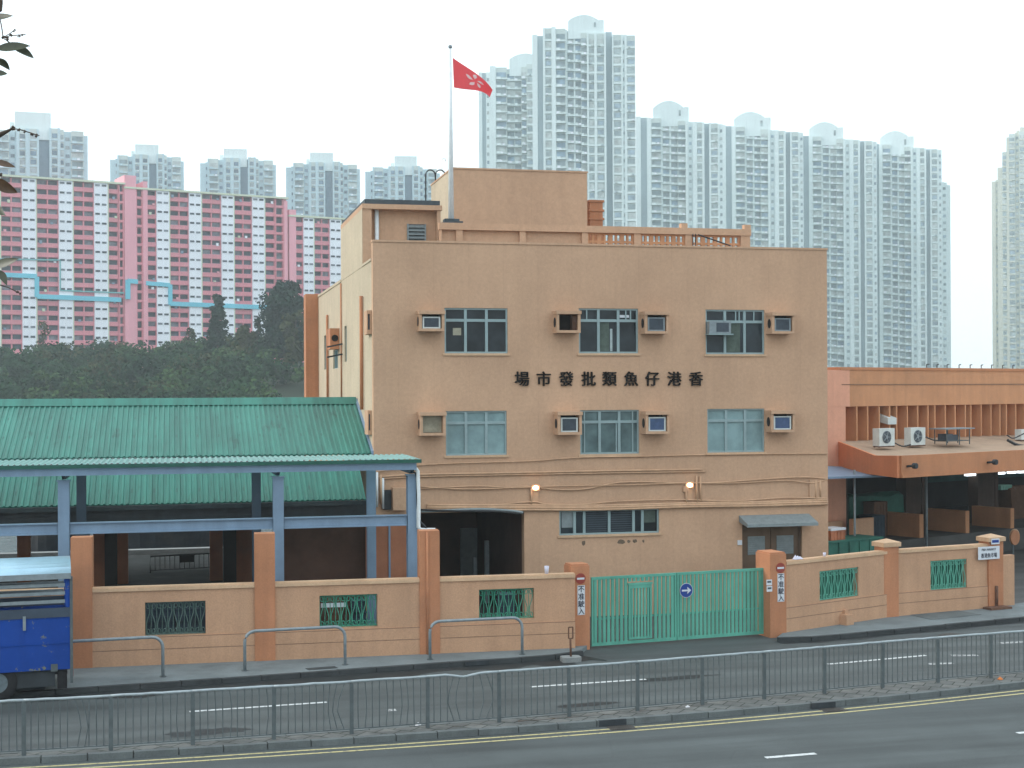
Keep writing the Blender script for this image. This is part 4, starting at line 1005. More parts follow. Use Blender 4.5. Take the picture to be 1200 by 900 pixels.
# ================================================================== LEFT BOUNDARY WALL
FW = Frame(on_z(87, 783, PZ), on_z(690, 758.5, PZ)); FW = Frame((FW.o.x-14, FW.o.y-(FW.ud.y/FW.ud.x)*14), (FW.p(FW.len, 0, 0).x, FW.p(FW.len, 0, 0).y))
def wz(x, y): return FW.z(x, y)
zt = (wz(109, 690)+wz(497, 677)+wz(640, 672))/3
LWt = thing('boundary_wall', 'long low peach wall with orange piers and dark barred openings left of the green gate', 'wall', (FW.p(FW.len*.6, 0, 0).x, FW.p(FW.len*.6, 0, 0).y, 0))
def opening(x0, y0, x1, y1, F):
    xm, ym = (x0+x1)/2, (y0+y1)/2; return (F.u(x0, ym), F.u(x1, ym), F.z(xm, y1), F.z(xm, y0))
ops = [opening(170, 705, 241, 744.5, FW), opening(374.5, 697, 442.5, 735.5, FW), opening(561.5, 690, 626, 726, FW)]
gp_u = FW.u(672.5)
mb = MB(); mb.wall(FW, 0, gp_u, -.22, 0, -.2, zt-.12, ops)
zp = PZ+.44; mb.fbox(FW, 0, gp_u, .001, .026, zp+.001, zp+.33); mb.fbox(FW, 0, gp_u, .0121, .026, -.2, zp)
mb.build('wall', M['peach_wall'], LWt)
mb = MB()
for zz in (zp, zp+.33): mb.fbox(FW, 0, gp_u, .0262, .029, zz-.022, zz-.004)
mb.build('joint_line', M['joint'], LWt)
mb = MB(); piers = [(83, 108, 630), (298.5, 322.5, 625.5), (492, 515.5, 622)]; PV = .06
us = [0]+[x for a, b, _ in piers for x in (FW.u(a, 700, PV)-.003, FW.u(b, 700, PV)+.003)]+[gp_u]
for i in range(0, len(us), 2): mb.fbox(FW, us[i], us[i+1], -.26, .045, zt-.118, zt-.03); mb.fbox(FW, us[i], us[i+1], -.23, .02, zt-.029, zt)
mb.build('coping', M['coping'], LWt)
for a, b, yt in piers:
    u0, u1 = FW.u(a, 700, PV), FW.u(b, 700, PV); m_ = MB(); m_.fbox(FW, u0, u1, -.45, PV, -.2, FW.z((a+b)/2, yt, PV))
    m_.build('pier', M['orange'], LWt)
m_ = MB(); u = FW.u(501, 700, PV+.02); m_.tube([FW.p(u, PV+.03, .1), FW.p(u, PV+.03, FW.z(503, 623, PV))], .035, 6); m_.build('conduit', M['orange'], LWt)
def grille(F, o, parent, mat, n, v=-.11, label=None, scroll=True):
    u0, u1, z0, z1 = o; m_ = MB(); w = (u1-u0)/n; h = z1-z0
    m_.bar(F.p(u0, v, z0+.03), F.p(u1, v, z0+.03), .025); m_.bar(F.p(u0, v, z1-.03), F.p(u1, v, z1-.03), .025)
    for k in range(n):
        c_ = u0+w*(k+.5); pts = []
        for i in range(13):
            t = i/12; pts.append(F.p(c_+w*.38*math.sin(2*math.pi*(t-.02))*(1 if k % 2 else -1)*.8, v+.0, z0+.04+t*(h-.08)))
        m_.tube(pts, .0125, 5)
        m_.tube([F.p(u0+w*k, v-.015, z0+.03), F.p(u0+w*k+w*.1, v-.015, z0+h*.5), F.p(u0+w*k, v-.015, z1-.03)], .010, 4)
        if scroll:
            for zz in (z0+.11, z1-.11):
                m_.tube([F.p(c_+w*.32*math.cos(2*math.pi*i/10), v+.02, zz+.07*math.sin(2*math.pi*i/10)) for i in range(11)], .011, 4)
    return m_.build('window_grille', M[mat], parent, label)
for o, mt in zip(ops, ('grille_dark', 'grille_green', 'grille_green')): grille(FW, o, LWt, mt, 11)
# notice board seen through the middle grille
u0, u1, z0, z1 = ops[1]; m_ = MB(); m_.fbox(FW, u0+.05, u0+.75, -.2, -.18, z1-.36, z1-.24); m_.build('notice', M['signwhite'], LWt)
# wall ends and dark things behind the openings in the yard
M['crate'] = paint('dark_blue_crate', (.03, .05, .07), .7, .3, 3); M['crate_b'] = paint('brown_carton', (.14, .07, .04), .8, .2, 3)
def crate_stack(px0, px1, pyb, Y, n, mat, label, cat='crates'):
    a, b = on_y(px0, pyb, Y), on_y(px1, pyb, Y); w = b.x-a.x
    r = thing('crate_stack', label, cat, ((a.x+b.x)/2, Y, 0)); z = 0
    for k in range(n):
        h = .34; j = random.uniform(-.04, .04); m_ = MB(); x0, x1, y0, y1 = a.x+j, b.x+j, Y-.3+j, Y+.3+j
        m_.box(x0+.02, x1-.02, y0+.02, y1-.02, z, z+h-.05); m_.box(x0, x1, y0, y1, z+h-.05, z+h-.006); m_.box(x0, x1, y0, y1, z+.1, z+.14); m_.build('crate', M[mat], r); z += h
crate_stack(168, 204, 745, 42.3, 5, 'crate', 'wide stack of dark fish crates at the left behind the leftmost barred opening')  # these two stacks are added to turn the sunlit opening black
crate_stack(206, 244, 745, 42.35, 5, 'crate', 'wide stack of dark fish crates at the right behind the leftmost barred opening')
crate_stack(383, 400, 730, 42.8, 5, 'crate_b', 'stack of brown fish crates behind the middle barred opening')
crate_stack(412, 428, 730, 42.6, 4, 'crate', 'stack of dark blue fish crates behind the middle barred opening')
crate_stack(585, 603, 726, 42.7, 4, 'crate', 'stack of dark fish crates behind the barred opening nearest the gate')

# ================================================================== GATE PIERS AND GATE
G0 = on_z(692, 760.3, 0.0); G1 = on_z(896, 745.2, 0.0); FG = Frame(G0, G1)
def gate_pier(u0, u1, ztop, label, fv=.12):
    c_ = FG.p((u0+u1)/2, -.2, 0); r = thing('gate_pier', label, 'gate pier', (c_.x, c_.y, 0), 0, 'piers either side of the green gate')
    m_ = MB(); m_.fbox(FG, u0, u1, -.42, fv, -.1, ztop-.04); m_.fbox(FG, u0+.03, u1-.03, -.39, fv-.03, ztop-.039, ztop+.01); m_.build('pier_shaft', M['orange'], r); return r
uL0, uL1 = FG.u(669.5, 700, .12), FG.u(691, 700, .12); zL = FG.z(680, 661.5, .12)
RV = .42; uR0, uR1 = FG.u(896.5, 690, .12), FG.u(921.5, 690, RV); zR = FG.z(908, 648, RV)
gate_pier(uL0, uL1, zL, 'orange pier left of the green gate with a no entry disc')
gate_pier(uR0, uR1, zR, 'orange pier right of the green gate with a no entry disc and small notices', RV)
GT = thing('metal_gate', 'wide green two leaf gate of close upright bars with a wicket door', 'gate', (FG.p(FG.len/2, 0, 0).x, FG.p(FG.len/2, 0, 0).y, 0))
gz0 = .07; gzt = (FG.z(692, 676.5)+FG.z(895, 665.5))/2
us = FG.u(791.5)
wk = (FG.u(735), FG.u(762))
def leaf(u0, u1, wicket=None):
    m_ = MB(); m_.fbox(FG, u0, u1, -.03, .03, gz0, gz0+.09); m_.fbox(FG, u0, u1, -.035, .035, gzt-.08, gzt)
    m_.fbox(FG, u0, u0+.06, -.03, .03, gz0+.091, gzt-.081); m_.fbox(FG, u1-.06, u1, -.03, .03, gz0+.091, gzt-.081)
    p = .132; n = int((u1-u0-.12)/p); p = (u1-u0-.12)/n
    for k in range(n):
        a = u0+.06+p*(k+.5); 
        zt_ = gzt-.081; zb_ = gz0+.091
        if wicket and wicket[0]-.02 < a < wicket[1]+.02:
            zb_ = wz1+.10
        m_.fbox(FG, a-.044, a+.044, -.02, .02, zb_, zt_)
    # faint rear rails that carry the bars
    m_.fbox(FG, u0+.06, u1-.06, -.055, -.0225, gz0+.75, gz0+.80)
    return m_.build('gate_leaf', M['gate_green'], GT)
wz1 = FG.z(748, 685)
l1 = leaf(.03, us-.012, wk); l2 = leaf(us+.012, FG.len-.03)
m_ = MB()
for a in (wk[0], wk[1]-.06): m_.fbox(FG, a, a+.06, -.04, .045, gz0+.12, wz1)
m_.fbox(FG, wk[0]+.06, wk[1]-.06, -.04, .045, wz1-.10, wz1); m_.fbox(FG, wk[0]-.02, wk[1]+.02, -.02, .06, wz1+.001, wz1+.06); m_.fbox(FG, wk[0]+.06, wk[1]-.06, -.04, .045, gz0+.12, gz0+.18)
n = 6
for k in range(n):
    a = wk[0]+.06+(wk[1]-wk[0]-.12)*(k+.5)/n; m_.fbox(FG, a-.028, a+.028, -.02, .03, gz0+.181, wz1-.101)
m_.build('wicket_door', M['gate_green'], l1)
# signs
def sign_root(name, label, F, u, v, z, cat='sign', group=None):
    p = F.p(u, v, z); return thing(name, label, cat, p, 0, group)
u, z = FG.u(803.5, 692), FG.z(803.5, 692, .06)
s = sign_root('direction_sign', 'round blue sign with a white right pointing arrow on the green gate', FG, u, .04, z)
m_ = MB(); m_.disc(FG, u, z, .037, .05, .205); m_.build('disc', M['signblue'], s)
m_ = MB(); m_.disc(FG, u, z, .036, .046, .218); m_.build('rim', M['signwhite'], s)
m_ = MB(); m_.fbox(FG, u-.15, u+.07, .051, .056, z-.025, z+.025)
pts = [(.155, 0), (.03, .105), (.03, .055), (.075, 0.0), (.03, -.055), (.03, -.105)]
q = [FG.p(u+a, w_, z+b) for w_ in (.0505, .0565) for a, b in pts]; n = len(pts)
m_.add(q, [(0, 1, 2, 3), (0, 3, 4, 5), (6, 7, 8, 9), (6, 9, 10, 11)]+[(i, (i+1) % n, n+(i+1) % n, n+i) for i in range(n)]); m_.build('arrow', M['signwhite'], s)
M['ink'] = paint('sign_ink', (.03, .03, .05), .6, .1, 9)
for (xc, yc, side, xt, yt0, yt1) in ((680.3, 678, 'left', 681, 686, 720.5), (914.5, 665.5, 'right', 915, 672, 705)):
    V_ = .12 if side == 'left' else RV; u, z = FG.u(xc, yc, V_), FG.z(xc, yc, V_)
    s = sign_root('no_entry_sign', 'red no entry disc on the %s gate pier' % side, FG, u, V_, z, 'sign', 'no entry discs on the gate piers')
    m_ = MB(); m_.disc(FG, u, z, V_+.003, V_+.015, .155); m_.build('disc', M['signred'], s)
    m_ = MB(); m_.fbox(FG, u-.115, u+.115, V_+.0155, V_+.02, z-.028, z+.028); m_.build('bar', M['signwhite'], s)
    u = FG.u(xt, (yt0+yt1)/2, V_); z0, z1 = FG.z(xt, yt1, V_), FG.z(xt, yt0, V_)
    s = sign_root('warning_plate', 'narrow white plate of four dark characters under the %s no entry disc' % side, FG, u, V_, z0, 'sign', 'four character plates on the gate piers')
    m_ = MB(); m_.fbox(FG, u-.115, u+.115, V_+.003, V_+.012, z0, z1); m_.build('panel', M['signwhite'], s)
    m_ = MB(); h = (z1-z0)/4
    for k, ch in enumerate('不准駛入'): put_text(m_, FG, ch, u, z1-h*(k+.5), V_+.0125, .205, .004, .004, 1.0)
    m_.build('lettering', M['ink'], s)
for k, (x, y) in enumerate(((901.5, 682.5), (901.8, 690))):
    u, z = FG.u(x, y, RV), FG.z(x, y, RV); s = sign_root('paper_notice', ('upper' if k == 0 else 'lower')+' of two small white notices on the right gate pier', FG, u, RV, z, 'notice', 'notices on the right gate pier')
    m_ = MB(); m_.fbox(FG, u-.10, u+.09, RV+.003, RV+.008, z-.085, z+.085); m_.build('sheet', M['signwhite'], s)
    m_ = MB(); m_.fbox(FG, u-.07, u+.06, RV+.0085, RV+.010, z-.01, z+.045); m_.build('print', M['ac_dark'], s)

# ================================================================== RIGHT BOUNDARY WALL (turns back)
q0 = on_z(921, 741, PZ); q1 = on_z(1045, 722.5, PZ); q2 = on_z(1168, 711.5, PZ)
F1, F2r = Frame(q0, q1), Frame(q1, q2)
RWt = thing('boundary_wall', 'low peach wall with green barred openings and capped piers right of the gate', 'wall', (q1.x, q1.y, 0))
for F, o, yta, ytb, xa, xb in ((F1, (960.5, 667, 1006, 701.5), 653.5, 648.2, 925, 1040), (F2r, (1090.5, 656, 1133, 690.5), 643.8, 637.2, 1056, 1155)):
    zt_ = (F.z(xa, yta)+F.z(xb, ytb))/2; op = opening(*o, F)
    m_ = MB(); m_.wall(F, 0, F.len, -.22, 0, -.2, zt_-.12, [op]); m_.fbox(F, 0, F.len, .001, .026, PZ+.421, PZ+.75); m_.fbox(F, 0, F.len, .0121, .026, -.2, PZ+.42); m_.build('wall', M['peach_wall'], RWt)
    m_ = MB()
    for zz in (PZ+.42, PZ+.75): m_.fbox(F, 0, F.len, .0262, .029, zz-.022, zz-.004)
    m_.build('joint_line', M['joint'], RWt)
    m_ = MB(); m_.fbox(F, .02, F.len-.25, -.27, .04, zt_-.118, zt_-.03); m_.fbox(F, .02, F.len-.25, -.24, .01, zt_-.029, zt_); m_.build('coping', M['coping'], RWt)
    grille(F, op, RWt, 'grille_mint', 12, -.05)
    m_ = MB(); m_.fbox(F, op[0]-.1, op[1]+.1, -.32, -.29, op[2]-.1, op[3]+.05); m_.build('backing_sheet', M['grille_back'], RWt)
for F, xa, xb, yt, nm in ((F2r, 1034.5, 1055, 633.5, 'a'), (F2r, 1157.5, 1177.5, 627.5, 'b')):
    u0, u1 = F.u(xa, 690, .08), F.u(xb, 690, .08); zt_ = F.z((xa+xb)/2, yt, .08)
    m_ = MB(); m_.fbox(F, u0+.06, u1-.06, -.40, .08, -.1, zt_-.20); po = m_.build('pier', M['orange'], RWt)
    m_ = MB(); m_.fbox(F, u0, u1, -.46, .14, zt_-.199, zt_-.06); q = [F.p(u, v, zt_-.059) for u, v in ((u0, .14), (u1, .14), (u1, -.46), (u0, -.46))]; ap = F.p((u0+u1)/2, -.16, zt_+.05)
    m_.add(q+[ap], [(0, 1, 4), (1, 2, 4), (2, 3, 4), (3, 0, 4), (3, 2, 1, 0)]); m_.build('pier_cap', M['coping'], po)
u0 = F2r.u(1177, 690, 0); m_ = MB()
for dy in (0,): m_.fbox(F2r, u0+.01, u0+.55, -.3, -.1, -.1, F2r.z(1184, 651)); 
m_.build('end_wall', M['peach_wall'], RWt)
m_ = MB(); u = F2r.u(1167.5, 700, .1); m_.tube([F2r.p(u, .12, PZ), F2r.p(u, .12, F2r.z(1167, 686))], .05, 6); m_.build('rusty_pipe', M['rust'], RWt)
m_ = MB(); u0, u1 = F2r.u(1157, 712, .3), F2r.u(1181, 712, .3); m_.fbox(F2r, u0, u1, .1, .5, PZ, PZ+.07); single(m_, 'concrete_slab', M['rust'], 'brown slab lying at the foot of the end pier', 'slab', F2r.p((u0+u1)/2, .3, PZ))
# small stub of masonry at the wall foot
u = F1.u(992, 722, .15); m_ = MB(); zt_ = F1.z(992, 720, .15); m_.fbox(F1, u-.17, u+.17, .03, .3, PZ-.02, zt_); m_.fbox(F1, u-.03, u+.12, .031, .12, zt_+.001, zt_+.14); single(m_, 'masonry_stub', M['peach_wall'], 'small peach masonry stub at the foot of the right wall', 'stub', F1.p(u, .15, PZ))
# bilingual wall plate
u0, u1 = F2r.u(1142.5, 647), F2r.u(1167.5, 647); z0, z1 = F2r.z(1155, 655, .02), F2r.z(1155, 640, .02)
u1 = min(u1, F2r.u(1160.5, 647, .03)) if False else u1
s = sign_root('name_plate', 'white name plate with two lines of dark lettering on the right wall', F2r, (u0+u1)/2, .15, z0)
m_ = MB(); m_.fbox(F2r, u0, u1, .145, .155, z0, z1); m_.build('panel', M['signwhite'], s)
m_ = MB(); put_text(m_, F2r, 'FISH MARKET', (u0+u1)/2, z1-.10, .1555, .105, .004, .002, 1.0)
put_text(m_, F2r, '香港魚市場', (u0+u1)/2, z0+.135, .1555, .165, .004, .003, .85); m_.build('lettering', M['ink'], s)
u0, u1 = F2r.u(1160, 633, .08), F2r.u(1169.5, 633, .08); z0, z1 = F2r.z(1165, 637.5, .08), F2r.z(1165, 631, .08)
s = sign_root('number_plate', 'tiny white plate on the cap of the end pier', F2r, (u0+u1)/2, .15, z0, 'sign')
m_ = MB(); m_.fbox(F2r, u0, u1, .145, .152, z0, z1); m_.build('panel', M['signwhite'], s)
m_ = MB(); m_.fbox(F2r, u0+.03, u1-.03, .1525, .154, z0+.05, z1-.04); m_.build('print', M['signblue'], s)
M['cup'] = paint('plastic_cup', (.62, .60, .70), .5, .1, 9)
def cup(p, r, h, label):
    m_ = MB(); n = 10; m_.v += [Vector((p.x+rr*math.cos(2*math.pi*k/n), p.y+rr*math.sin(2*math.pi*k/n), p.z+z)) for rr, z in ((r*.75, 0), (r, h), (r*.9, h), (r*.7, .02)) for k in range(n)]
    for i in range(3):
        for k in range(n): m_.f.append((i*n+k, i*n+(k+1) % n, (i+1)*n+(k+1) % n, (i+1)*n+k)); m_.mi.append(0); m_.sm.append(True)
    m_.f.append(tuple(range(n))[::-1]); m_.mi.append(0); m_.sm.append(False)
    return single(m_, 'plastic_cup', M['cup'], label, 'cup', p)
cup(FW.p(FW.u(641.5, 668), -.1, zt), .07, .22, 'pale plastic cup standing on the wall left of the gate')
zc_ = (F1.z(925, 653.5)+F1.z(1040, 648.2))/2
cup(F1.p(F1.u(969, 646), -.1, zc_), .05, .12, 'small cup on the wall top halfway along right of the gate')
m_ = MB(); u = F1.u(937, 649); n = 8
for j in range(3):
    c_ = F1.p(u+(j-1)*.10, -.1, zc_); r_ = .09+.02*j
    vs = [(c_.x+r_*math.cos(2*math.pi*k/n), c_.y+r_*.8*math.sin(2*math.pi*k/n), c_.z+.01) for k in range(n)]+[(c_.x+.02, c_.y, c_.z+.15-.03*j)]
    m_.add(vs, [tuple(range(n))]+[(k, (k+1) % n, n) for k in range(n)])
single(m_, 'crumpled_bag', M['cup'], 'crumpled white plastic bag on the wall top beside the right gate pier', 'bag', F1.p(u, -.1, zc_))

# ================================================================== RAILING along the median
RL = thing('pedestrian_railing', 'long grey steel pedestrian railing with upright bars along the median', 'railing', rail_pts[7])
d0 = (rail_pts[0]-rail_pts[1]); d1 = rail_pts[-1]-rail_pts[-2]; pts_all = [rail_pts[0]+d0*k for k in (2, 1)]+rail_pts+[rail_pts[-1]+d1*k for k in range(1, 8)]
OFFS = 5; pts_all = [rail_pts[0]+d0*k for k in range(7, 2, -1)]+pts_all
RH = 1.12
def lerp(a, b, t): return a.lerp(b, t)
for i, p in enumerate(pts_all):
    m_ = MB(); lean = random.uniform(-.012, .012); zt_ = MED_Z+RH-.035
    q = Vector((p.x+lean, p.y+random.uniform(-.01, .01), zt_))
    m_.bar((p.x, p.y, MED_Z-.02), q, .085, .06); m_.build('post', M['galv_dark'], RL)
bent = {6: (3, 7), 8: (4, 8)}
for i in range(-OFFS, len(pts_all)-1-OFFS):
    a, b = pts_all[i+OFFS], pts_all[i+1+OFFS]; Lp = (b-a).length; t = (b-a).normalized(); n = max(9, int(Lp/.142))
    zt_, zb_ = MED_Z+RH, MED_Z+.10
    top_pts = [Vector((lerp(a, b, k/8).x, lerp(a, b, k/8).y, zt_+(random.uniform(-.006, .006) if 0 < k < 8 else 0))) for k in range(9)]
    if i == 7: top_pts[4].z -= .07; top_pts[3].z -= .025; top_pts[5].z -= .03
    m_ = MB(); m_.tube(top_pts, .030, 6); 
    po = m_.build('top_rail', M['galv_top'], RL)
    m_ = MB(); m_.bar(Vector((a.x, a.y, zb_))+t*.045, Vector((b.x, b.y, zb_))-t*.045, .04, .022)
    for k in range(1, n):
        p = lerp(a, b, k/n); s1 = random.uniform(-.008, .008); s2 = random.uniform(-.008, .008); mid = 0
        if i in (3, 4) and random.random() < .3: mid = random.uniform(-.05, .05)
        if i == 2 and k in (7, 8): s1, mid = .05, .09
        if i == 5 and k in (8, 9, 10): mid = -.05*(k-7)
        if i == 6 and random.random() < .45: mid = random.uniform(-.07, .07)
        if i == 7 and k in (4, 5, 8, 9): mid = (-.13, -.10, .10, .16)[(4, 5, 8, 9).index(k)]
        q0_, q1_ = Vector((p.x, p.y, zb_))+t*s1, Vector((p.x, p.y, zt_-.02))+t*s2
        if abs(mid) > .01: m_.tube([q0_, lerp(q0_, q1_, .4)+t*mid, lerp(q0_, q1_, .65)+t*mid*.8, q1_], .0135, 5, False)
        else: m_.tube([q0_, q1_], .0135, 5, False)
    m_.build('bar_panel', M['galv_dark'], RL)

# ================================================================== HOOP BARRIERS on the far pavement
def hoop(xa, xb, yb_, ytop, label):
    a = on_z(xa, yb_[0], PZ); b = on_z(xb, yb_[1], PZ); F = Frame(a, b); h = F.z((xa+xb)/2, ytop)-PZ
    r = thing('hoop_barrier', label, 'barrier', (a.x, a.y, PZ), 0, 'hoop barriers on the far pavement')
    m_ = MB(); rr = .28; pts = [F.p(0, 0, PZ-.02)]
    for k in range(7): t_ = math.pi/2*k/6; pts.append(F.p(rr-rr*math.cos(t_), 0, PZ+h-rr+rr*math.sin(t_)))
    for k in range(7): t_ = math.pi/2*k/6; pts.append(F.p(F.len-rr+rr*math.sin(t_), 0, PZ+h-rr+rr*math.cos(t_)))
    pts.append(F.p(F.len, 0, PZ-.02)); m_.tube(pts, .042, 8); m_.build('hoop', M['galv'], r)
    m_ = MB()
    for uu in (0, F.len): m_.disc(F, uu, PZ, -.001, .001, .001, 4); m_.v = m_.v[:0]; m_.f = []; m_.mi = []; m_.sm = []
    for uu in (0, F.len):
        c_ = F.p(uu, 0, PZ); m_.prism([(c_.x+.09*math.cos(2*math.pi*k/10), c_.y+.09*math.sin(2*math.pi*k/10)) for k in range(10)], PZ-.01, PZ+.015)
    m_.build('foot_plate', M['galv_dark'], r)
hoop(74, 191, (800, 793), 749, 'hoop barrier partly behind the blue lorry')
hoop(287, 404.5, (786, 779), 737, 'hoop barrier between the first and second openings of the left wall')
hoop(504, 612, (773, 767), 726, 'hoop barrier nearest the gate')
# rusty sign holder post
p = on_z(669, 775, 0.004); r = thing('marker_post', 'rusty post with an empty frame on a concrete foot at the pavement corner', 'post', (p.x, p.y, 0))
Fm = Frame((p.x-.5, p.y), (p.x+.5, p.y)); zt_ = Fm.z(668.5, 735)
m_ = MB(); m_.prism([(p.x+.27*a, p.y+.2*b) for a, b in ((-1, -.7), (-.7, -1), (.7, -1), (1, -.7), (1, .7), (.7, 1), (-.7, 1), (-1, .7))], 0, .14); m_.build('foot', M['concrete'], r)
m_ = MB(); m_.tube([(p.x, p.y, .14), (p.x-.01, p.y, zt_-.3)], .03, 6)
for a, b in (((-.06, zt_-.31), (-.06, zt_)), ((.06, zt_-.31), (.06, zt_)), ((-.06, zt_), (.06, zt_)), ((-.06, zt_-.31), (.06, zt_-.31))): m_.bar((p.x+a[0], p.y, a[1]), (p.x+b[0], p.y, b[1]), .03)
m_.build('holder', M['rust'], r)

# ================================================================== BLUE LORRY
w0 = on_z(-30, 826, .004); w1 = on_z(95, 817.5, .004)
FT = Frame(w0, w1)   # near side wheel line; u grows to the tail
ut = FT.u(84.5, 740)
TR = thing('cargo_lorry', 'blue cargo lorry with a slatted side and silver curved roof parked at the far kerb', 'lorry', FT.p(ut-3, -1.1, 0.004), 0)
M['truck_blue'] = None
def truck_blue():
    m, nt, b = new_mat('chipped_blue_paint'); c = (.008, .055, .29)
    col = ramp(nt, noise(nt, .9, 6, .7), [(.3, rgba(c, .8)), (.7, rgba(c, 1.15))])
    f = ramp(nt, noise(nt, 3.6, 7, .72), [(.615, grey(0)), (.63, grey(1))])
    mx = nt.nodes.new('ShaderNodeMix'); mx.data_type = 'RGBA'; nt.links.new(f, mx.inputs[0]); nt.links.new(col, mx.inputs[6]); mx.inputs[7].default_value = (.16, .17, .13, 1)
    nt.links.new(mx.outputs[2], b.inputs['Base Color']); b.inputs['Roughness'].default_value = .6; b.inputs['Specular IOR Level'].default_value = .15; return m
M['truck_blue'] = truck_blue()
M['tyre'] = paint('tyre', (.018, .018, .02), .85, .2, 8); M['rim_steel'] = paint('wheel_rim', (.16, .20, .22), .6, .2, 8, dirt=.4)
M['truck_roof'] = paint('silver_blue_roof', (.36, .55, .66), .35, .12, 1.2, .0, .05, 30, metal=.25, spec=.5, dirt=.3)
def tz(y, x=50): return FT.z(x, y)
zb, zp, zs, zt1, zt0 = tz(785.5), tz(724), tz(713), tz(678), tz(660)
L = 5.2; Wd = 2.15; ub = ut-L
m_ = MB(); m_.fbox(FT, ub, ut-.05, -.06, 0, zb, zp); m_.fbox(FT, ub, ut-.05, -Wd, -Wd+.06, zb, zp); m_.fbox(FT, ut-.11, ut-.05, -Wd+.061, -.061, zb, zp); m_.fbox(FT, ub, ub+.06, -Wd+.061, -.061, zb, zt1)
for k in range(6):
    a = ub+.1+(L-.3)*k/5
    if k < 5: m_.fbox(FT, a, a+.05, .001, .018, zb+.02, zp-.02)
m_.build('side_board', M['truck_blue'], TR)
m_ = MB(); m_.fbox(FT, ub, ut-.051, .002, .03, zp-.0, zs); m_.fbox(FT, ub, ut-.051, -Wd-.03, -Wd-.002, zp, zs); m_.build('top_rail', M['steel_dark'], TR)
m_ = MB()
for v in (-.05, -Wd+.05):
    for k in range(3):
        z = zs+(zt1-zs)*(k+.75)/3.6; m_.fbox(FT, ub+.07, ut-.16, v-.02, v+.02, z-.045, z+.035)
m_.build('side_slat', M['galv'], TR)
for v in (-.06, -Wd+.06):
    for uu in (ut-.10, ub+L*.5, ub+.1): m_ = MB(); m_.fbox(FT, uu-.05, uu+.05, v-.05, v+.05, zp+.001, zt1); m_.build('corner_post', M['truck_blue'], TR)
for va, vb in ((-.10, .02), (-Wd-.02, -Wd+.1)): m_ = MB(); m_.fbox(FT, ut-.048, ut+.02, va, vb, zb-.35, zt1+.02); m_.build('tail_post', M['galv_dark'], TR)
for k in range(4):
    a = ub+.5+(L-1.0)*k/3; m_ = MB(); m_.fbox(FT, a, a+.16, .019, .035, zb-.04, zb+.14); m_.build('hinge', M['galv_dark'], TR)
for k in (.18, .78):
    a = ub+L*k; m_ = MB(); m_.fbox(FT, a, a+.07, .019, .05, zp-.28, zp+.06); m_.build('latch', M['galv'], TR)
m_ = MB(); m_.fbox(FT, ub, ut-.05, .0185, .026, zb+.001, zb+.045); m_.fbox(FT, ub, ut-.05, .0185, .026, (zb+zp)/2-.012, (zb+zp)/2+.012); m_.build('side_rail', M['truck_blue'], TR)
m_ = MB(); m_.fbox(FT, ut-.045, ut+.03, -.42, -.14, zb-.22, zb-.06); m_.build('tail_lamp', M['signred'], TR)
m_ = MB(); n = 14; m_.tube([FT.p(ut-1.55, -.35, zb-.30), FT.p(ut-.62, -.35, zb-.30)], .24, n); m_.build('fuel_tank', M['soot'], TR)
# curved roof
m_ = MB(); n = 12; sec = []
for k in range(n+1):
    t = k/n; v = .08-(Wd+.16)*t; z = zt1+.12+(zt0-zt1-.10)*math.sin(math.pi*t)**.55
    sec.append((v, z))
for k in range(n):
    for (u0, u1) in ((ub-.05, ut-.02),):
        m_.add([FT.p(u0, sec[k][0], sec[k][1]), FT.p(u1, sec[k][0], sec[k][1]), FT.p(u1, sec[k+1][0], sec[k+1][1]), FT.p(u0, sec[k+1][0], sec[k+1][1]),
                FT.p(u0, sec[k][0], sec[k][1]-.03), FT.p(u1, sec[k][0], sec[k][1]-.03), FT.p(u1, sec[k+1][0], sec[k+1][1]-.03), FT.p(u0, sec[k+1][0], sec[k+1][1]-.03)], [(0, 1, 2, 3), (7, 6, 5, 4), (1, 5, 6, 2), (0, 3, 7, 4)], True)
ro = m_.build('roof', M['truck_roof'], TR)
m_ = MB(); m_.fbox(FT, ub-.05, ut-.02, .045, .10, zt1-.02, zt1+.12); m_.fbox(FT, ub-.05, ut-.02, -Wd-.1, -Wd-.045, zt1-.02, zt1+.12); m_.build('roof_edge', M['galv'], ro)
m_ = MB(); m_.fbox(FT, ub, ut-.06, -Wd+.05, -.05, zb-.02, zb+.05); m_.fbox(FT, ub-1.9, ut-.1, -1.5, -1.38, zb-.25, zb-.021); m_.fbox(FT, ub-1.9, ut-.1, -.82, -.70, zb-.25, zb-.021); m_.fbox(FT, ut-1.75, ut-.4, -.62, -.08, zb-.42, zb-.03); m_.build('chassis', M['soot'], TR)
m_ = MB(); m_.fbox(FT, ut-.35, ut-.12, -.5, -.06, .25, zb-.03); m_.build('mud_flap', M['tyre'], TR)
wr = .47
def wheel(u, v):
    m_ = MB(); n = 28; prof = [(.24, -.02), (.40, .0), (wr-.02, -.03), (wr, -.08), (wr, -.20), (wr-.02, -.25), (.24, -.25)]
    m_.v += [FT.p(u+r_*math.cos(2*math.pi*k/n), v+w_, wr+.004+r_*math.sin(2*math.pi*k/n)) for r_, w_ in prof for k in range(n)]
    for i in range(len(prof)-1):
        for k in range(n): m_.f.append((i*n+k, i*n+(k+1) % n, (i+1)*n+(k+1) % n, (i+1)*n+k)); m_.mi.append(0); m_.sm.append(True)
    wo = m_.build('wheel', M['tyre'], TR)
    m_ = MB(); m_.disc(FT, u, wr, v-.22, v-.05, .255); m_.disc(FT, u, wr, v-.049, v+.0, .09, 14); m_.build('rim', M['rim_steel'], wo)
uw = FT.u(-3, 800)
for uu in (uw, ub-1.05):
    for v in (-.02, -Wd+.27): wheel(uu, v)
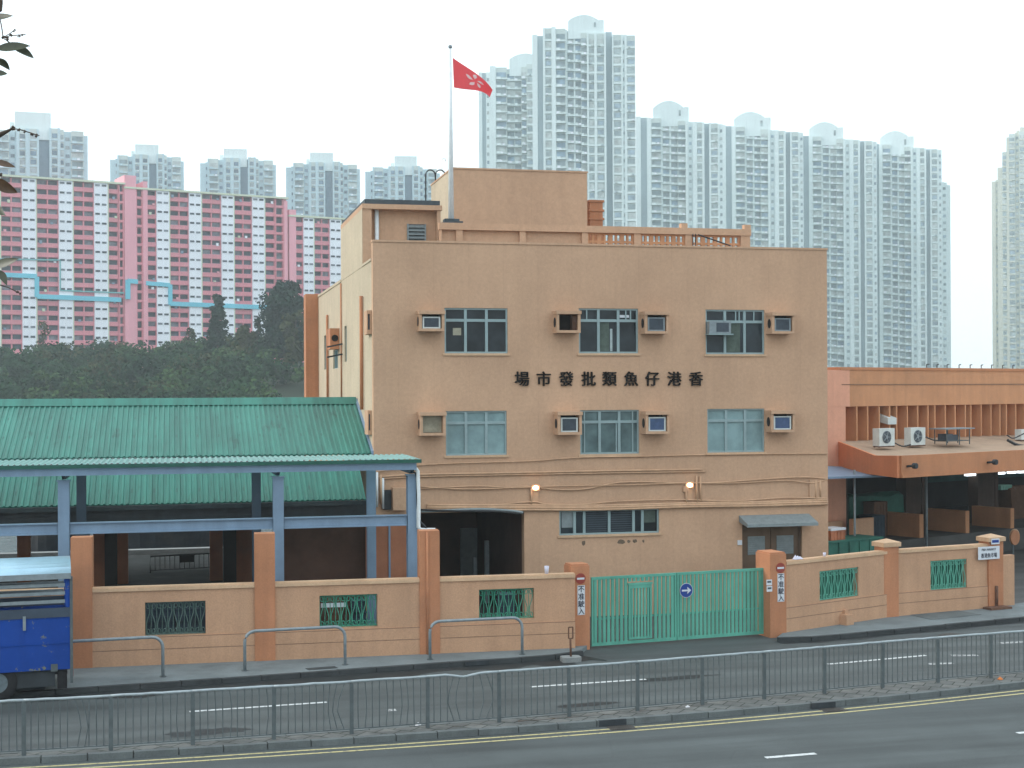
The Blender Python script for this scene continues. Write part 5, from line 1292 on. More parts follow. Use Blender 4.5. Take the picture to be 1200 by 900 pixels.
# cab (outside the frame, ahead of the body)
m_ = MB(); c0, c1 = ub-1.75, ub-.12; sec = [(c0+.05, .45), (c0, .9), (c0+.08, 1.35), (c0+.45, 2.2), (c0+.6, 2.28), (c1, 2.28), (c1, .45)]
n = len(sec); m_.add([FT.p(u, v, z) for v in (-.08, -Wd+.08) for u, z in sec], [tuple(range(n)), tuple(range(n, 2*n))]+[(i, (i+1) % n, n+(i+1) % n, n+i) for i in range(n)]); cab = m_.build('cab', M['truck_blue'], TR)
m_ = MB(); m_.add([FT.p(u, -.075, z) for u, z in ((c0+.2, 1.35), (c0+.52, 2.1), (c1-.3, 2.1), (c1-.3, 1.35))], [(0, 1, 2, 3)]); m_.build('side_window', M['glass_dark'], cab)
m_ = MB(); m_.add([FT.p(u, v, z) for u, v, z in ((c0+.07, -.2, 1.4), (c0+.42, -.25, 2.14), (c0+.42, -Wd+.25, 2.14), (c0+.07, -Wd+.2, 1.4))], [(0, 1, 2, 3)]); m_.build('windscreen', M['glass_dark'], cab)
# ================================================================== RIGHT MARKET HALL (set back, turned)
ang = math.atan2(FWD.y, FWD.x)
DIRR = (RGT*.800+FWD*.600).normalized()
R0 = at_d(985.5, 480, 60.5); R0.z = 0
FR = Frame(R0, R0+DIRR*34)
def rz(y, x=1090, v=0): return FR.z(x, y, v)
Hh = thing('market_hall', 'salmon market hall with upright fins and a deep sloping canopy over open stalls', 'building', FR.p(8, 0, 0))
ztop = rz(431, 1080); zfin1 = rz(475.5, 1050); zfin0 = rz(513.5, 1090)
M['salmon_lit'] = M['salmon']
m_ = MB(); m_.fbox(FR, .02, FR.len, -9, .02, zfin1, ztop-.12); m_.fbox(FR, .02, FR.len, -9, -1.0, zfin0-.5, zfin1-.002)
m_.build('upper_wall', M['salmon'], Hh)
m_ = MB(); m_.fbox(FR, -.12, FR.len, -9, .06, ztop-.118, ztop); m_.build('roof_edge', M['salmon_deep'], Hh)
# plain end wall next to the office
ue = FR.u(995, 500, 0)
m_ = MB(); m_.fbox(FR, -3.2, ue-.25, -9, .03, 0, zfin1-.004); m_.fbox(FR, -3.2, FR.u(995, 450, 0), -9, .041, zfin1-.002, ztop-.121); m_.build('end_wall', M['salmon_pink'], Hh)
m_ = MB(); zg = rz(450.5, 1080); m_.fbox(FR, 0, FR.len, .042, .05, zg-.02, zg+.02); m_.build('joint_line', M['joint'], Hh)
# fins
m_ = MB(); m_.fbox(FR, ue-.24, FR.len, -1.0, -.62, zfin0, zfin1-.003); m_.build('recess_back', M['salmon_pink'], Hh)
xs = [1004.3, 1017, 1030.5, 1042.8, 1051, 1063.5, 1075.7, 1087.7, 1095.8, 1108, 1119.5, 1131.5, 1138, 1150, 1161.5, 1172, 1179.5, 1190.5, 1201, 1212, 1223]
xs = xs+[None]*40
for x in xs:
    u = FR.u(x, 495, 0) if x else u+.62
    if u > FR.len-.1: break
    m_ = MB(); m_.fbox(FR, u-.04, u+.04, -.618, .0, zfin0+.002, zfin1-.004); m_.build('fin', M['salmon'], Hh)
# canopy : sloping concrete slab with deep edge
zi = zfin0; zo = rz(535, 1040, 5.0)
uA, uB = FR.u(986, 517, 0), FR.u(1054, 545, 5.0); zlow = FR.z(1054, 560, 5.0)
U1 = FR.len
A2, B2 = (uA-.1, 0.0), (uB, 5.0)
lo_t, hi_t = 0.0, 1.0
for _ in range(30):      # where the straight splay passes the bend of its top edge
    mt_ = (lo_t+hi_t)/2; q_ = FR.p(A2[0]+(B2[0]-A2[0])*mt_, A2[1]+(B2[1]-A2[1])*mt_, 5)-CAM
    if 600+F_PX*q_.dot(RGT)/q_.dot(FWD) < 1027: lo_t = mt_
    else: hi_t = mt_
mid_ = (A2[0]+(B2[0]-A2[0])*lo_t, 5.0*lo_t); q_ = FR.p(mid_[0], mid_[1], 0)-CAM
zm_ = HC+(HOR-(534+ROLL*427))*q_.dot(FWD)/F_PX
poly = [(A2[0], -1.0), A2, mid_, B2, (U1, 5.0), (U1, -1.0)]
zt = [zi, zi, zm_, zo, zo, zi]
m_ = MB(); m_.prism([tuple(FR.p(u, v, 0))[:2] for u, v in poly], [zlow+.30]*6, zt); m_.build('canopy_slab', M['canopy_top'], Hh)
m_ = MB()   # edge band
pl = [A2, mid_, B2, (U1, 5.0)]; zz = [zi+.01, zm_+.01, zo+.01, zo+.01]
for i in range(3):
    a, b = pl[i], pl[i+1]; A_, B_ = FR.p(a[0], a[1], 0), FR.p(b[0], b[1], 0); d_ = (B_-A_).normalized(); nn = Vector((d_.y, -d_.x, 0)); 
    if (nn.dot(FR.n) < 0 if i == 2 else nn.dot(-FR.ud) < 0): nn = -nn
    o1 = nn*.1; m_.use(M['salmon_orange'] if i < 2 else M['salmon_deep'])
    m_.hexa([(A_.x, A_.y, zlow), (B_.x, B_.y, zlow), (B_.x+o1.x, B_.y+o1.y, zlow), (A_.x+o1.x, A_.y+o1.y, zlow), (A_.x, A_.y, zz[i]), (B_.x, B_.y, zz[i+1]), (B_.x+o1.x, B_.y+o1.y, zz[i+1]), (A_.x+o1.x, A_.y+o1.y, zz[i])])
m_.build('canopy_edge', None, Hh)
m_ = MB(); a, b = FR.p(uB, 5.03, 0), FR.p(U1, 5.03, 0); m_.fbox(FR, uB, U1, 5.121, 5.15, zlow+.0, zlow+.10); m_.build('drip_mould', M['salmon_deep'], Hh)
for x, y in ((1064, 546.5), (1158, 542)):
    u = FR.u(x, y, 5.15); z = FR.z(x, y, 5.15); m_ = MB(); m_.tube([FR.p(u, 5.12, z), FR.p(u, 5.4, z+.03)], .05, 6); m_.disc(FR, u, z+.03, 5.4, 5.55, .11, 12); m_.build('spotlight', M['soot'], Hh)
# interior : platform, back wall, ceiling, columns, partitions
PLZ = 1.0
VP_ = .6
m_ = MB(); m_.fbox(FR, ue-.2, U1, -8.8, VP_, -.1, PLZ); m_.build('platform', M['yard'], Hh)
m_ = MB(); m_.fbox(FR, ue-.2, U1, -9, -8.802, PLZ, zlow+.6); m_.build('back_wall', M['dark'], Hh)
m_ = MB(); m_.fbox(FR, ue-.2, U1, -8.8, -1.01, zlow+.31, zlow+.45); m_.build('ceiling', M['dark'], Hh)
M['col_dark'] = paint('sooty_column', (.10, .065, .05), .85, .3, .8, .3)  # hall columns in a dark, streaked brown
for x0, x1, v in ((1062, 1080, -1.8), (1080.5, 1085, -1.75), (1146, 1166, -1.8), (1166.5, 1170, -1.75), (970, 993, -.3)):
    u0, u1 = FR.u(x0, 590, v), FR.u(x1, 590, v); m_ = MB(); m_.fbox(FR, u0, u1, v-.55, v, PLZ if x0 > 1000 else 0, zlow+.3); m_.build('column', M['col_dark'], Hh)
for x0, x1, yt, yb_ in ((1077.5, 1082.2, 602.5, 629), (1131.5, 1136, 598.5, 624.5), (1184.3, 1188.5, 595.5, 620)):
    u0, u1 = FR.u(x0, 612, .5), FR.u(x1, 612, .5); z1 = FR.z(x1, yt, .5)
    m_ = MB(); m_.fbox(FR, u0, u1, -1.6, .5, PLZ+.002, z1); m_.build('stall_partition', M['salmon'], Hh)
u0, u1 = FR.u(999.5, 618, 1.0), FR.u(1024, 618, 1.0); z1 = FR.z(1012, 607.5, 1.0)
m_ = MB(); m_.fbox(FR, u0, u1, .8, 1.0, 0, z1); m_.fbox(FR, FR.u(965, 618, 1.0), u0-.002, .3, .5, 0, z1-.1); m_.build('low_wall', M['peach_wall'], Hh)
# blue grey lean-to sheet at the office corner
zz0 = FR.z(1020, 557, 2.0)
a, b, c_, d_ = FR.p(FR.u(968, 550, 0.3), .3, FR.z(968, 546, .3)), FR.p(FR.u(995, 550, .3), .3, FR.z(995, 547, .3)), FR.p(FR.u(1044, 557, 3.0), 3.0, FR.z(1044, 556.5, 3.0)), FR.p(FR.u(966, 559, 3.0), 3.0, FR.z(966, 559, 3.0))
m_ = MB(); dn = Vector((0, 0, .08)); m_.hexa([d_-dn, c_-dn, b-dn, a-dn, d_, c_, b, a]); m_.build('lean_to_roof', M['steel_blue'], Hh)
m_ = MB(); p = FR.p(FR.u(1001.5, 590, 2.6), 2.6, 0); m_.tube([p, (p.x, p.y, zlow+.2)], .045, 6); m_.build('lean_to_post', M['galv'], Hh)
m_ = MB(); u = FR.u(1085.5, 590, .9); p = FR.p(u, .9, 0); m_.tube([(p.x, p.y, 0.2), (p.x, p.y, zlow+.3)], .06, 6); m_.build('rain_pipe', M['galv'], Hh)
# strip lights and a glowing panel for daylight at the rear
M['tube'] = emit('strip_light', (.85, .95, 1.0), 3.0)
for x, y, w in ((1139, 556.2, 14), (1172.5, 554.5, 7), (1185.5, 553.5, 7), (1197.5, 553, 8), (1210, 552, 8)):
    v = -2.0; u0, u1 = FR.u(x-w/2, y, v), FR.u(x+w/2, y, v); z = FR.z(x, y, v)
    m_ = MB(); m_.fbox(FR, u0, u1, v-.1, v+.1, z-.05, z+.05); to = m_.build('strip_lamp', M['tube'], Hh)
    m_ = MB(); m_.fbox(FR, u0+.1, u1-.1, v-.03, v+.03, z+.051, zlow+.309 if zlow+.309 > z+.06 else z+.08); m_.build('lamp_hanger', M['soot'], to)
M['poster'] = paint('white_board', (.75, .8, .82), .6, .1, 6); M['tarp'] = paint('dark_green_tarpaulin', (.030, .14, .105), .7, .3, 1.4, .2)
M['teal_wall'] = paint('teal_inner_wall', (.03, .085, .08), .8, .4, .9)
v = -4.0
u0, u1 = FR.u(1052, 566, v), FR.u(1061.5, 566, v); m_ = MB(); m_.use(M['tube']); m_.fbox(FR, u0, u1, v, v+.04, FR.z(1056, 569.5, v), FR.z(1056, 561.5, v)); m_.use(M['orange']); m_.fbox(FR, u0+.2, u1, v, v+.04, FR.z(1056, 575, v), FR.z(1056, 569.6, v)); m_.build('lit_panel', None, Hh)  # emissive panel stands for a bright opening
u0, u1 = FR.u(995, 590, -5), FR.u(1064, 590, -5); m_ = MB(); m_.fbox(FR, u0, u1, -5.2, -5, PLZ, FR.z(1030, 577, -5)); m_.build('inner_screen', M['teal_wall'], Hh)
u0, u1 = FR.u(1086, 570, -7), FR.u(1215, 570, -7); m_ = MB(); m_.fbox(FR, u0, u1, -7.2, -7, PLZ+1.6, zlow+.2); m_.build('inner_screen', M['teal_wall'], Hh)

# ---- goods on the platform and in the yard
def tarp_stack(x0, x1, yb_, yt, v, mat, label):
    u0, u1 = FR.u(x0, yb_, v), FR.u(x1, yb_, v); zt_ = FR.z((x0+x1)/2, yt, v); m_ = MB(); n, k_ = 9, 5
    vs = []
    for i in range(n):
        for j, (dv, zz) in enumerate(((.0, PLZ+.004), (-.04, zt_-.12), (-.3, zt_), (-.9, zt_-.02), (-1.1, PLZ+.004))):
            vs.append(FR.p(u0+(u1-u0)*i/(n-1)+random.uniform(-.03, .03), v+dv, zz+(random.uniform(-.07, .04) if 0 < j < 4 else 0)))
    fs = [(i*k_+j, i*k_+j+1, (i+1)*k_+j+1, (i+1)*k_+j) for i in range(n-1) for j in range(k_-1)]+[tuple(range(k_)), tuple(range((n-1)*k_, n*k_))]
    m_.add(vs, fs); c_ = FR.p((u0+u1)/2, v-.5, PLZ); return single(m_, 'covered_goods', mat, label, 'goods', c_)
tarp_stack(996, 1060, 600, 578, -1.6, M['tarp'], 'long heap of goods under a dark green sheet inside the hall')
tarp_stack(1186, 1212, 590, 570, -2.2, M['crate_b'], 'heap of brown goods at the right end of the hall')
def box_crate(x0, x1, yb_, yt, v, zb_, mat, label, dep=.6, cat='crate', rim=True, lid=None):
    u0, u1 = FR.u(x0, yb_, v), FR.u(x1, yb_, v); zt_ = FR.z((x0+x1)/2, yt, v); r = thing('crate', label, cat, FR.p((u0+u1)/2, v-dep/2, zb_))
    m_ = MB(); m_.fbox(FR, u0+.02, u1-.02, v-dep+.02, v-.02, zb_+.002, zt_-.05); m_.fbox(FR, u0, u1, v-dep, v, zt_-.049, zt_); n = max(2, int((u1-u0)/.2))
    for k in range(n+1): a = u0+(u1-u0-.04)*k/n; m_.fbox(FR, a, a+.04, v-.019, v, zb_+.004, zt_-.051)
    m_.build('crate_body', M[mat], r)
    if lid: m_ = MB(); m_.fbox(FR, u0-.02, u1+.02, v-dep-.02, v+.02, zt_+.001, zt_+.09); m_.build('lid', M[lid], r)
v = 3.0; zb_ = FR.z(982, 632, v)
M['orange_bright'] = paint('orange_plastic', (.55, .19, .09), .5, .2, 3, .4)
u0, u1 = FR.u(968, 640, 3.4), FR.u(1034, 640, 3.4); zq = FR.z(1000, 634, 3.4)
tb = thing('skip_bin', 'long dark green bin in the yard behind the right wall', 'bin', FR.p((u0+u1)/2, 2.8, 0))
m_ = MB(); m_.wall(FR, u0, u1, 2.2, 3.4, .05, max(zq, .6)); m_.fbox(FR, u0-.04, u1+.04, 2.16, 3.44, max(zq, .6)+.001, max(zq, .6)+.06)
m_.build('bin_body', M['tarp'], tb)
m_ = MB()
for k in range(6): a = u0+.1+(u1-u0-.3)*k/5; m_.fbox(FR, a, a+.07, 3.401, 3.45, .06, max(zq, .6)-.02)
m_.build('rib', M['tarp'], tb)
zb_ = max(zq, .6)+.062
box_crate(974, 990.5, 630.5, 621.5, 3.2, zb_, 'orange_bright', 'orange ribbed crate with a white lid standing on the green bin', .6, 'crate', lid='signwhite')
box_crate(1024, 1040, 600, 588, -.9, PLZ, 'crate_b', 'dark red crate stack in front of the green sheet', .6)
box_crate(1022.5, 1037, 622, 604, -.3, PLZ, 'crate', 'tall dark blue tub left of the nearest stall partition', .8)
box_crate(1046, 1058, 618, 606, -2.4, PLZ, 'crate_b', 'brown carton left of the nearest stall partition', .6)
box_crate(1098, 1112, 616, 604, -3.0, PLZ, 'crate', 'dark blue fish tub between the first and second stall partitions', .8)
box_crate(1150, 1166, 611, 602, -3.0, PLZ, 'crate', 'low dark fish tub between the second and third stall partitions', .7)
M['pale_green'] = paint('pale_green_plastic', (.20, .42, .34), .5, .2, 3)
box_crate(1173, 1186, 573, 568.5, -2.4, FR.z(1180, 574, -2.4), 'pale_green', 'pale green box high on the stacked goods at the right of the hall', .5)
# parking of the traffic mirror (seen from behind, orange)
v = 2.2; u = FR.u(1190, 630, v); z = FR.z(1190, 630, v)
tm = thing('traffic_mirror', 'round orange backed traffic mirror beside the end pier', 'traffic mirror', FR.p(u, v, 0))
m_ = MB(); m_.disc(FR, u, z, v-.06, v, .33*1.0, 28); m_.build('mirror_back', M['orange'], tm)
m_ = MB(); m_.disc(FR, u+.06, z+.02, v-.12, v-.062, .36, 28); m_.build('mirror_rim', M['coping'], tm)
m_ = MB(); p = FR.p(u+.1, v-.2, 0); m_.tube([(p.x, p.y, 0), (p.x, p.y, z+.1)], .045, 8); m_.build('post', M['galv'], tm)

# ---- plant on the canopy
def slab_z(v): return zi+(zo-zi)*max(0, v)/5.0
def outdoor_unit(x0, x1, y0, y1, v, label):
    u0, u1 = FR.u(x0, 515, v), FR.u(x1, 515, v); z0, z1 = FR.z((x0+x1)/2, y1, v), FR.z((x0+x1)/2, y0, v)
    r = thing('outdoor_unit', label, 'air conditioner', FR.p((u0+u1)/2, v-.2, slab_z(v)), 0, 'outdoor units on the hall canopy')
    m_ = MB(); m_.fbox(FR, u0, u1, v-.34, v, z0, z1); m_.build('casing', M['ac_white'], r)
    uc, zc, rr = (u0+u1)/2-.03, (z0+z1)/2, min(u1-u0, z1-z0)*.36
    m_ = MB(); m_.disc(FR, uc, zc, v+.001, v+.012, rr); m_.build('fan_grille', M['ac_dark'], r)
    m_ = MB(); m_.disc(FR, uc, zc, v+.0125, v+.03, rr*.3, 14)
    for k in range(5):
        a = 2*math.pi*k/5; p = FR.p(uc+rr*.3*math.cos(a), v+.02, zc+rr*.3*math.sin(a)); q = FR.p(uc+rr*.95*math.cos(a), v+.02, zc+rr*.95*math.sin(a)); m_.bar(p, q, .035)
    for rr2 in (.66, .98): m_.tube([FR.p(uc+rr*rr2*math.cos(2*math.pi*k/18), v+.03, zc+rr*rr2*math.sin(2*math.pi*k/18)) for k in range(19)], .008, 4, False)
    m_.build('fan', M['galv'], r)
    m_ = MB(); zb_ = slab_z(v)
    for uu in (u0+.04, u1-.04):
        for vv in (v-.28, v-.04): m_.bar(FR.p(uu, vv, zb_-.03), FR.p(uu, vv, z0), .04)
    m_.bar(FR.p(u0-.03, v-.28, z0-.03), FR.p(u1+.03, v-.28, z0-.03), .04); m_.bar(FR.p(u0-.03, v-.04, z0-.03), FR.p(u1+.03, v-.04, z0-.03), .04); m_.build('stand', M['rust'], r)
outdoor_unit(1030.5, 1048.5, 502, 522.5, 2.2, 'white outdoor unit on a rusty stand nearest the office wall')
outdoor_unit(1067.5, 1084.5, 501, 521.5, 2.0, 'white outdoor unit beside the roofed compressor')
# louvred duct between fins
u0, u1 = FR.u(1031.5, 490, -.3), FR.u(1041.5, 490, -.3); m_ = MB(); z1 = zfin1-.3
m_.hexa([FR.p(u0, -.6, z1-.35), FR.p(u1, -.6, z1-.35), FR.p(u1, .12, z1-.5), FR.p(u0, .12, z1-.5), FR.p(u0, -.6, z1), FR.p(u1, -.6, z1), FR.p(u1, .12, z1-.22), FR.p(u0, .12, z1-.22)]); m_.build('vent_cowl', M['ac_white'], Hh)
m_ = MB(); m_.fbox(FR, u0-.06, u1+.04, -.61, -.58, zfin0+.05, zfin1-.02); m_.build('vent_opening', M['dark'], Hh)
# compressor under a small roof
v = 2.3; u0, u1 = FR.u(1108.5, 515, v), FR.u(1137, 515, v); zr_ = FR.z(1122, 503, v); r = thing('compressor', 'grey compressor on legs under a small flat roof on the hall canopy', 'compressor', FR.p((u0+u1)/2, v-.3, slab_z(v)))
m_ = MB(); m_.fbox(FR, u0-.15, u1+.2, v-.75, v+.1, zr_, zr_+.05); m_.build('roof', M['galv'], r)
m_ = MB()
for uu in (u0+.05, u0+(u1-u0)*.55, u1-.05):
    for vv in (v-.6, v): m_.bar(FR.p(uu, vv, slab_z(vv)-.03), FR.p(uu, vv, zr_-.001), .035)
zs_ = FR.z(1122, 516, v); m_.fbox(FR, u0+.08, u1-.08, v-.58, v-.02, zs_-.04, zs_); m_.build('stand', M['galv_dark'], r)
m_ = MB(); m_.fbox(FR, u0+.12, u0+.55, v-.5, v-.05, zs_+.001, zs_+.28); m_.fbox(FR, u0+.6, u0+.95, v-.5, v-.1, zs_+.001, zs_+.24); m_.build('motor', M['ac_dark'], r)
m_ = MB(); m_.tube(smooth_curve([FR.p(FR.u(1048, 520, 2.1), 2.1, FR.z(1048, 519, 2.1)), FR.p(FR.u(1058, 523, 2.1), 2.1, FR.z(1058, 523, 2.1)), FR.p(FR.u(1067, 521, 2.1), 2.1, FR.z(1067, 521, 2.1))], 5), .03, 5); m_.build('refrigerant_hose', M['cable'], Hh); m_ = MB(); m_.tube(smooth_curve([FR.p(FR.u(x, y, 2.2), 2.2, FR.z(x, y, 2.2)) for x, y in ((1085, 512), (1093, 515.5), (1103, 516.5), (1112, 516.5))], 5), .03, 5); m_.build('refrigerant_hose', M['cable'], Hh)
m_ = MB(); m_.tube(smooth_curve([FR.p(FR.u(x, y, 2.0), 2.0, FR.z(x, y, 2.0)) for x, y in ((1180, 510), (1187, 513.5), (1196, 510), (1200, 508))], 5), .03, 5); m_.build('refrigerant_hose', M['cable'], Hh); m_ = MB(); m_.tube(smooth_curve([FR.p(FR.u(x, y, 2.4), 2.4, FR.z(x, y, 2.4)) for x, y in ((1181, 516), (1192, 521.5), (1204, 523), (1220, 522))], 5), .07, 5); m_.build('refrigerant_hose', M['cable'], Hh)
outdoor_unit(1197, 1216, 503, 515, 1.4, 'grey outdoor unit at the right edge of the hall canopy')
# rod fixings on the roof edge
for k, x in enumerate((1087, 1099, 1111, 1125, 1138, 1151, 1163, 1176, 1188)):
    u = FR.u(x, 428, -.1); m_ = MB(); m_.bar(FR.p(u, -.15, ztop), FR.p(u, -.15, ztop+.15), .03); m_.bar(FR.p(u, -.15, ztop+.15), FR.p(u+(.14 if k else .2), -.15, ztop+.17), .035); m_.build('roof_rod', M['cable'], Hh)
# ================================================================== PINK HOUSING BLOCKS ON THE HILL
M['pink'] = paint('pink_wall_paint', (.72, .25, .30), .85, .08, .15, .12, .0)
M['pink_light'] = paint('pale_pink_wall_paint', (.80, .36, .42), .85, .06, .1, .10, .0)
M['pwhite'] = paint('white_tile_wall', (.84, .86, .92), .8, .05, .1, .08, .0)
M['pyellow'] = paint('pale_yellow_trim', (.62, .66, .50), .8, .05, .1)
M['cyan'] = paint('cyan_painted_band', (.16, .56, .70), .7, .08, .1); M['cyan_thin'] = paint('green_blue_line', (.18, .46, .48), .7, .08, .1)
GLASS_FAR = [glass('far_glass_%s' % n, c, .4, .12, .4, .6) for n, c in (('dark', (.022, .032, .048)), ('mid', (.05, .065, .09)), ('pale', (.15, .17, .20)), ('blue', (.05, .08, .13)))]
VP0 = 3560.0
def pink_d(px): return 392.0*VP0/(3500-px)
FH = 2.72
class WinSet:
    """windows of one far building: the first 100 are parts, the rest one part of kind stuff"""
    def __init__(s, root, F): s.root, s.F, s.spots, s.cache, s.alt = root, F, [], {}, None
    def add(s, u, v, z, w, h, alt=0): s.spots.append((u, v, z, w, h, alt))
    def build(s, mats, depth=.12, first=100, key=None):
        F = s.F; ang_ = math.atan2(F.ud.y, F.ud.x); inv = ROOTM[s.root.name].inverted()
        sp = sorted(s.spots, key=key) if key else s.spots
        for (u, v, z, w, h, alt) in sp[:first]:
            mt = random.choice((s.alt if alt else mats)); k = (round(w, 1), round(h, 1), mt.name)
            if k not in s.cache:
                m_ = MB(); m_.box(-w/2, w/2, -depth, 0, 0, h); me_o = m_.build('window', mt); s.cache[k] = me_o.data; bpy.data.objects.remove(me_o)
            o = bpy.data.objects.new('window', s.cache[k]); COL.objects.link(o); o.parent = s.root
            p = F.p(u, v, z); side = 1 if Vector((F.ud.y, -F.ud.x, 0)).dot(F.n) > 0 else -1
            o.location = inv @ p; o.rotation_euler = (0, 0, ang_ if side > 0 else ang_+math.pi)
        if len(sp) > first:
            m_ = MB()
            for (u, v, z, w, h, alt) in sp[first:]:
                m_.use(random.choice(s.alt if alt else mats)); m_.fbox(F, u-w/2, u+w/2, v, v+depth, z, z+h)
            m_.build('window', None, s.root, kind='stuff')
def pink_block(label, bays, plains, stairs, ytl, ytr, xl, xr, zbase=8.0, tops=()):
    pl, pr = at_d(xl, 300, pink_d(xl)), at_d(xr, 300, pink_d(xr)); F = Frame(pl, pr)
    zt_ = (F.z(xl, ytl)+F.z(xr, ytr))/2; nf = int((zt_-zbase)/FH); c_ = F.p(F.len/2, -6, zbase)
    r = thing('housing_block', label, 'apartment block', c_, 0, 'pink housing blocks on the hill')
    body = MB(); body.use(M['pink']); body.fbox(F, 0, F.len, -14, -1.0, zbase, zt_-.3)
    body.use(M['pyellow']); body.fbox(F, -.3, F.len+.1, -14.2, .9, zt_-.298, zt_+.25)
    ws = WinSet(r, F); cl = MB()
    for kind, xa, xb in bays:
        u0, u1 = F.u(xa), F.u(xb)
        if kind == 'W':
            body.use(M['pwhite']); body.fbox(F, u0, u1-.35, -.999, .55, zbase, zt_-.3)
            body.use(M['pyellow']); body.fbox(F, u1-.349, u1, -.999, .45, zbase, zt_-.3)
            w = (u1-u0-.35)
            for k in range(nf):
                z = zt_-.3-FH*(k+1)
                for f in (.24, .74): ws.add(u0+w*f, .56, z+1.75, w*.34, .55)
        else:
            body.use(M['pink'])
            n = 2 if xb-xa > 15 else 1; w = (u1-u0)/n
            for j in range(n+1):
                a = u0+w*j; body.fbox(F, max(a-.16, u0), min(a+.16, u1), -.999, .02, zbase, zt_-.3)
            for k in range(nf):
                z = zt_-.3-FH*(k+1); body.use(M['pink']); body.fbox(F, u0+.161, u1-.161, -.999, 0.0, z, z+1.12)
                body.use(M['pink_light']); body.fbox(F, u0+.161, u1-.161, -.998, .08, z+1.121, z+1.24)
                for j in range(n):
                    ws.add(u0+w*(j+.5), -.9, z+1.24, w-.36, 1.35)
                    if random.random() < .22:
                        cl.use(random.choice([M['pwhite'], M['pyellow'], M['steel_blue'], M['pink_light']])); a = u0+w*(j+random.uniform(.25, .75)); h = random.uniform(.4, 1.0); cl.fbox(F, a-.35, a+.35, .1, .5, z+1.3-h*.3, z+1.3+h*.6)
    for xa, xb, yt in plains:
        body.use(M['pink_light']); u0, u1 = F.u(xa), F.u(xb); body.fbox(F, u0, u1, -10, .7, zbase, F.z((xa+xb)/2, yt))
    for xa, xb in stairs:
        u0, u1 = F.u(xa), F.u(xb); body.use(M['pink']); body.fbox(F, u0, u0+.3, -.999, .3, zbase, zt_-.3); body.fbox(F, u1-.3, u1, -.999, .3, zbase, zt_-.3)
        for k in range(nf):
            z = zt_-.3-FH*(k+1); body.fbox(F, u0+.301, u1-.301, -.999, .25, z, z+.7); ws.add((u0+u1)/2, -.9, z+.75, u1-u0-.62, 1.8)
    body.build('wall', None, r); ws.build(GLASS_FAR[:3]); 
    if cl.f: cl.build('balcony_clutter', None, r, kind='stuff')
    return r, F
PA, FPA = pink_block('long pink and white housing block left of the plain pink stair tower',
    [('P', -82, -58), ('W', -58, -41), ('P', -41, -16), ('W', -16, 2), ('P', 2, 26.5), ('W', 26.5, 44), ('P', 44, 69.5), ('W', 69.5, 87), ('P', 87, 111), ('W', 111, 128), ('P', 128, 139.5)], [], [(139.8, 146)], 202, 213.5, -82, 146)
PB, FPB = pink_block('tall pink and white housing block with the plain pink stair tower at its left end',
    [('P', 173.5, 184), ('W', 184, 200), ('P', 200, 222), ('W', 222, 237.5), ('P', 237.5, 260), ('W', 260, 275.5), ('P', 275.5, 296), ('W', 296, 311.5), ('P', 311.5, 323)], [(146.3, 160, 206), (168, 173.2, 213), (333, 337, 236)], [(160.2, 168), (323.2, 333)], 219, 233.5, 146.3, 337)
PC, FPC = pink_block('lower pink and white housing block directly beside the office wall',
    [('P', 347, 356), ('W', 356, 369), ('P', 369, 387), ('W', 387, 401), ('P', 401, 420)], [(339, 347, 246)], [], 251, 259.5, 339, 420)
def band(F, root, pts, th, mat, v=.95):
    m_ = MB()
    for (xa, ya), (xb, yb_) in zip(pts[:-1], pts[1:]):
        ua, ub_ = F.u(xa), F.u(xb); za, zb_ = F.z(xa, ya), F.z(xb, yb_)
        if abs(xa-xb) < 3: m_.fbox(F, min(ua, ub_)-th/2, max(ua, ub_)+th/2, v-.5, v, min(za, zb_)-th/2, max(za, zb_)+th/2)
        else: m_.hexa([F.p(ua, v-.48, za-th/2), F.p(ub_, v-.48, zb_-th/2), F.p(ub_, v+.02, zb_-th/2), F.p(ua, v+.02, za-th/2), F.p(ua, v-.48, za+th/2), F.p(ub_, v-.48, zb_+th/2), F.p(ub_, v+.02, zb_+th/2), F.p(ua, v+.02, za+th/2)])
    m_.build('painted_band', M[mat], root)
band(FPA, PA, [(-82, 318), (43, 324)], 1.25, 'cyan'); band(FPA, PA, [(43.2, 327), (43.2, 346)], 1.2, 'cyan'); band(FPA, PA, [(43.2, 347.5), (141.5, 351.5)], 1.3, 'cyan'); 
band(FPB, PB, [(149.2, 348), (149.2, 331)], 1.4, 'cyan', 1.3); band(FPB, PB, [(149.2, 329.5), (161, 330.5)], 1.3, 'cyan', 1.32); band(FPB, PB, [(171, 332), (199, 334.3)], 1.2, 'cyan'); band(FPB, PB, [(199.2, 336), (199.2, 355)], 1.2, 'cyan'); band(FPB, PB, [(199.2, 356), (330, 361)], 1.3, 'cyan')
band(FPA, PA, [(-82, 302), (70.5, 305)], .35, 'cyan_thin', .8); band(FPA, PA, [(70.8, 306), (70.8, 340)], .3, 'cyan_thin', .8); band(FPA, PA, [(70.8, 340.5), (145, 343.5)], .35, 'cyan_thin', .8)

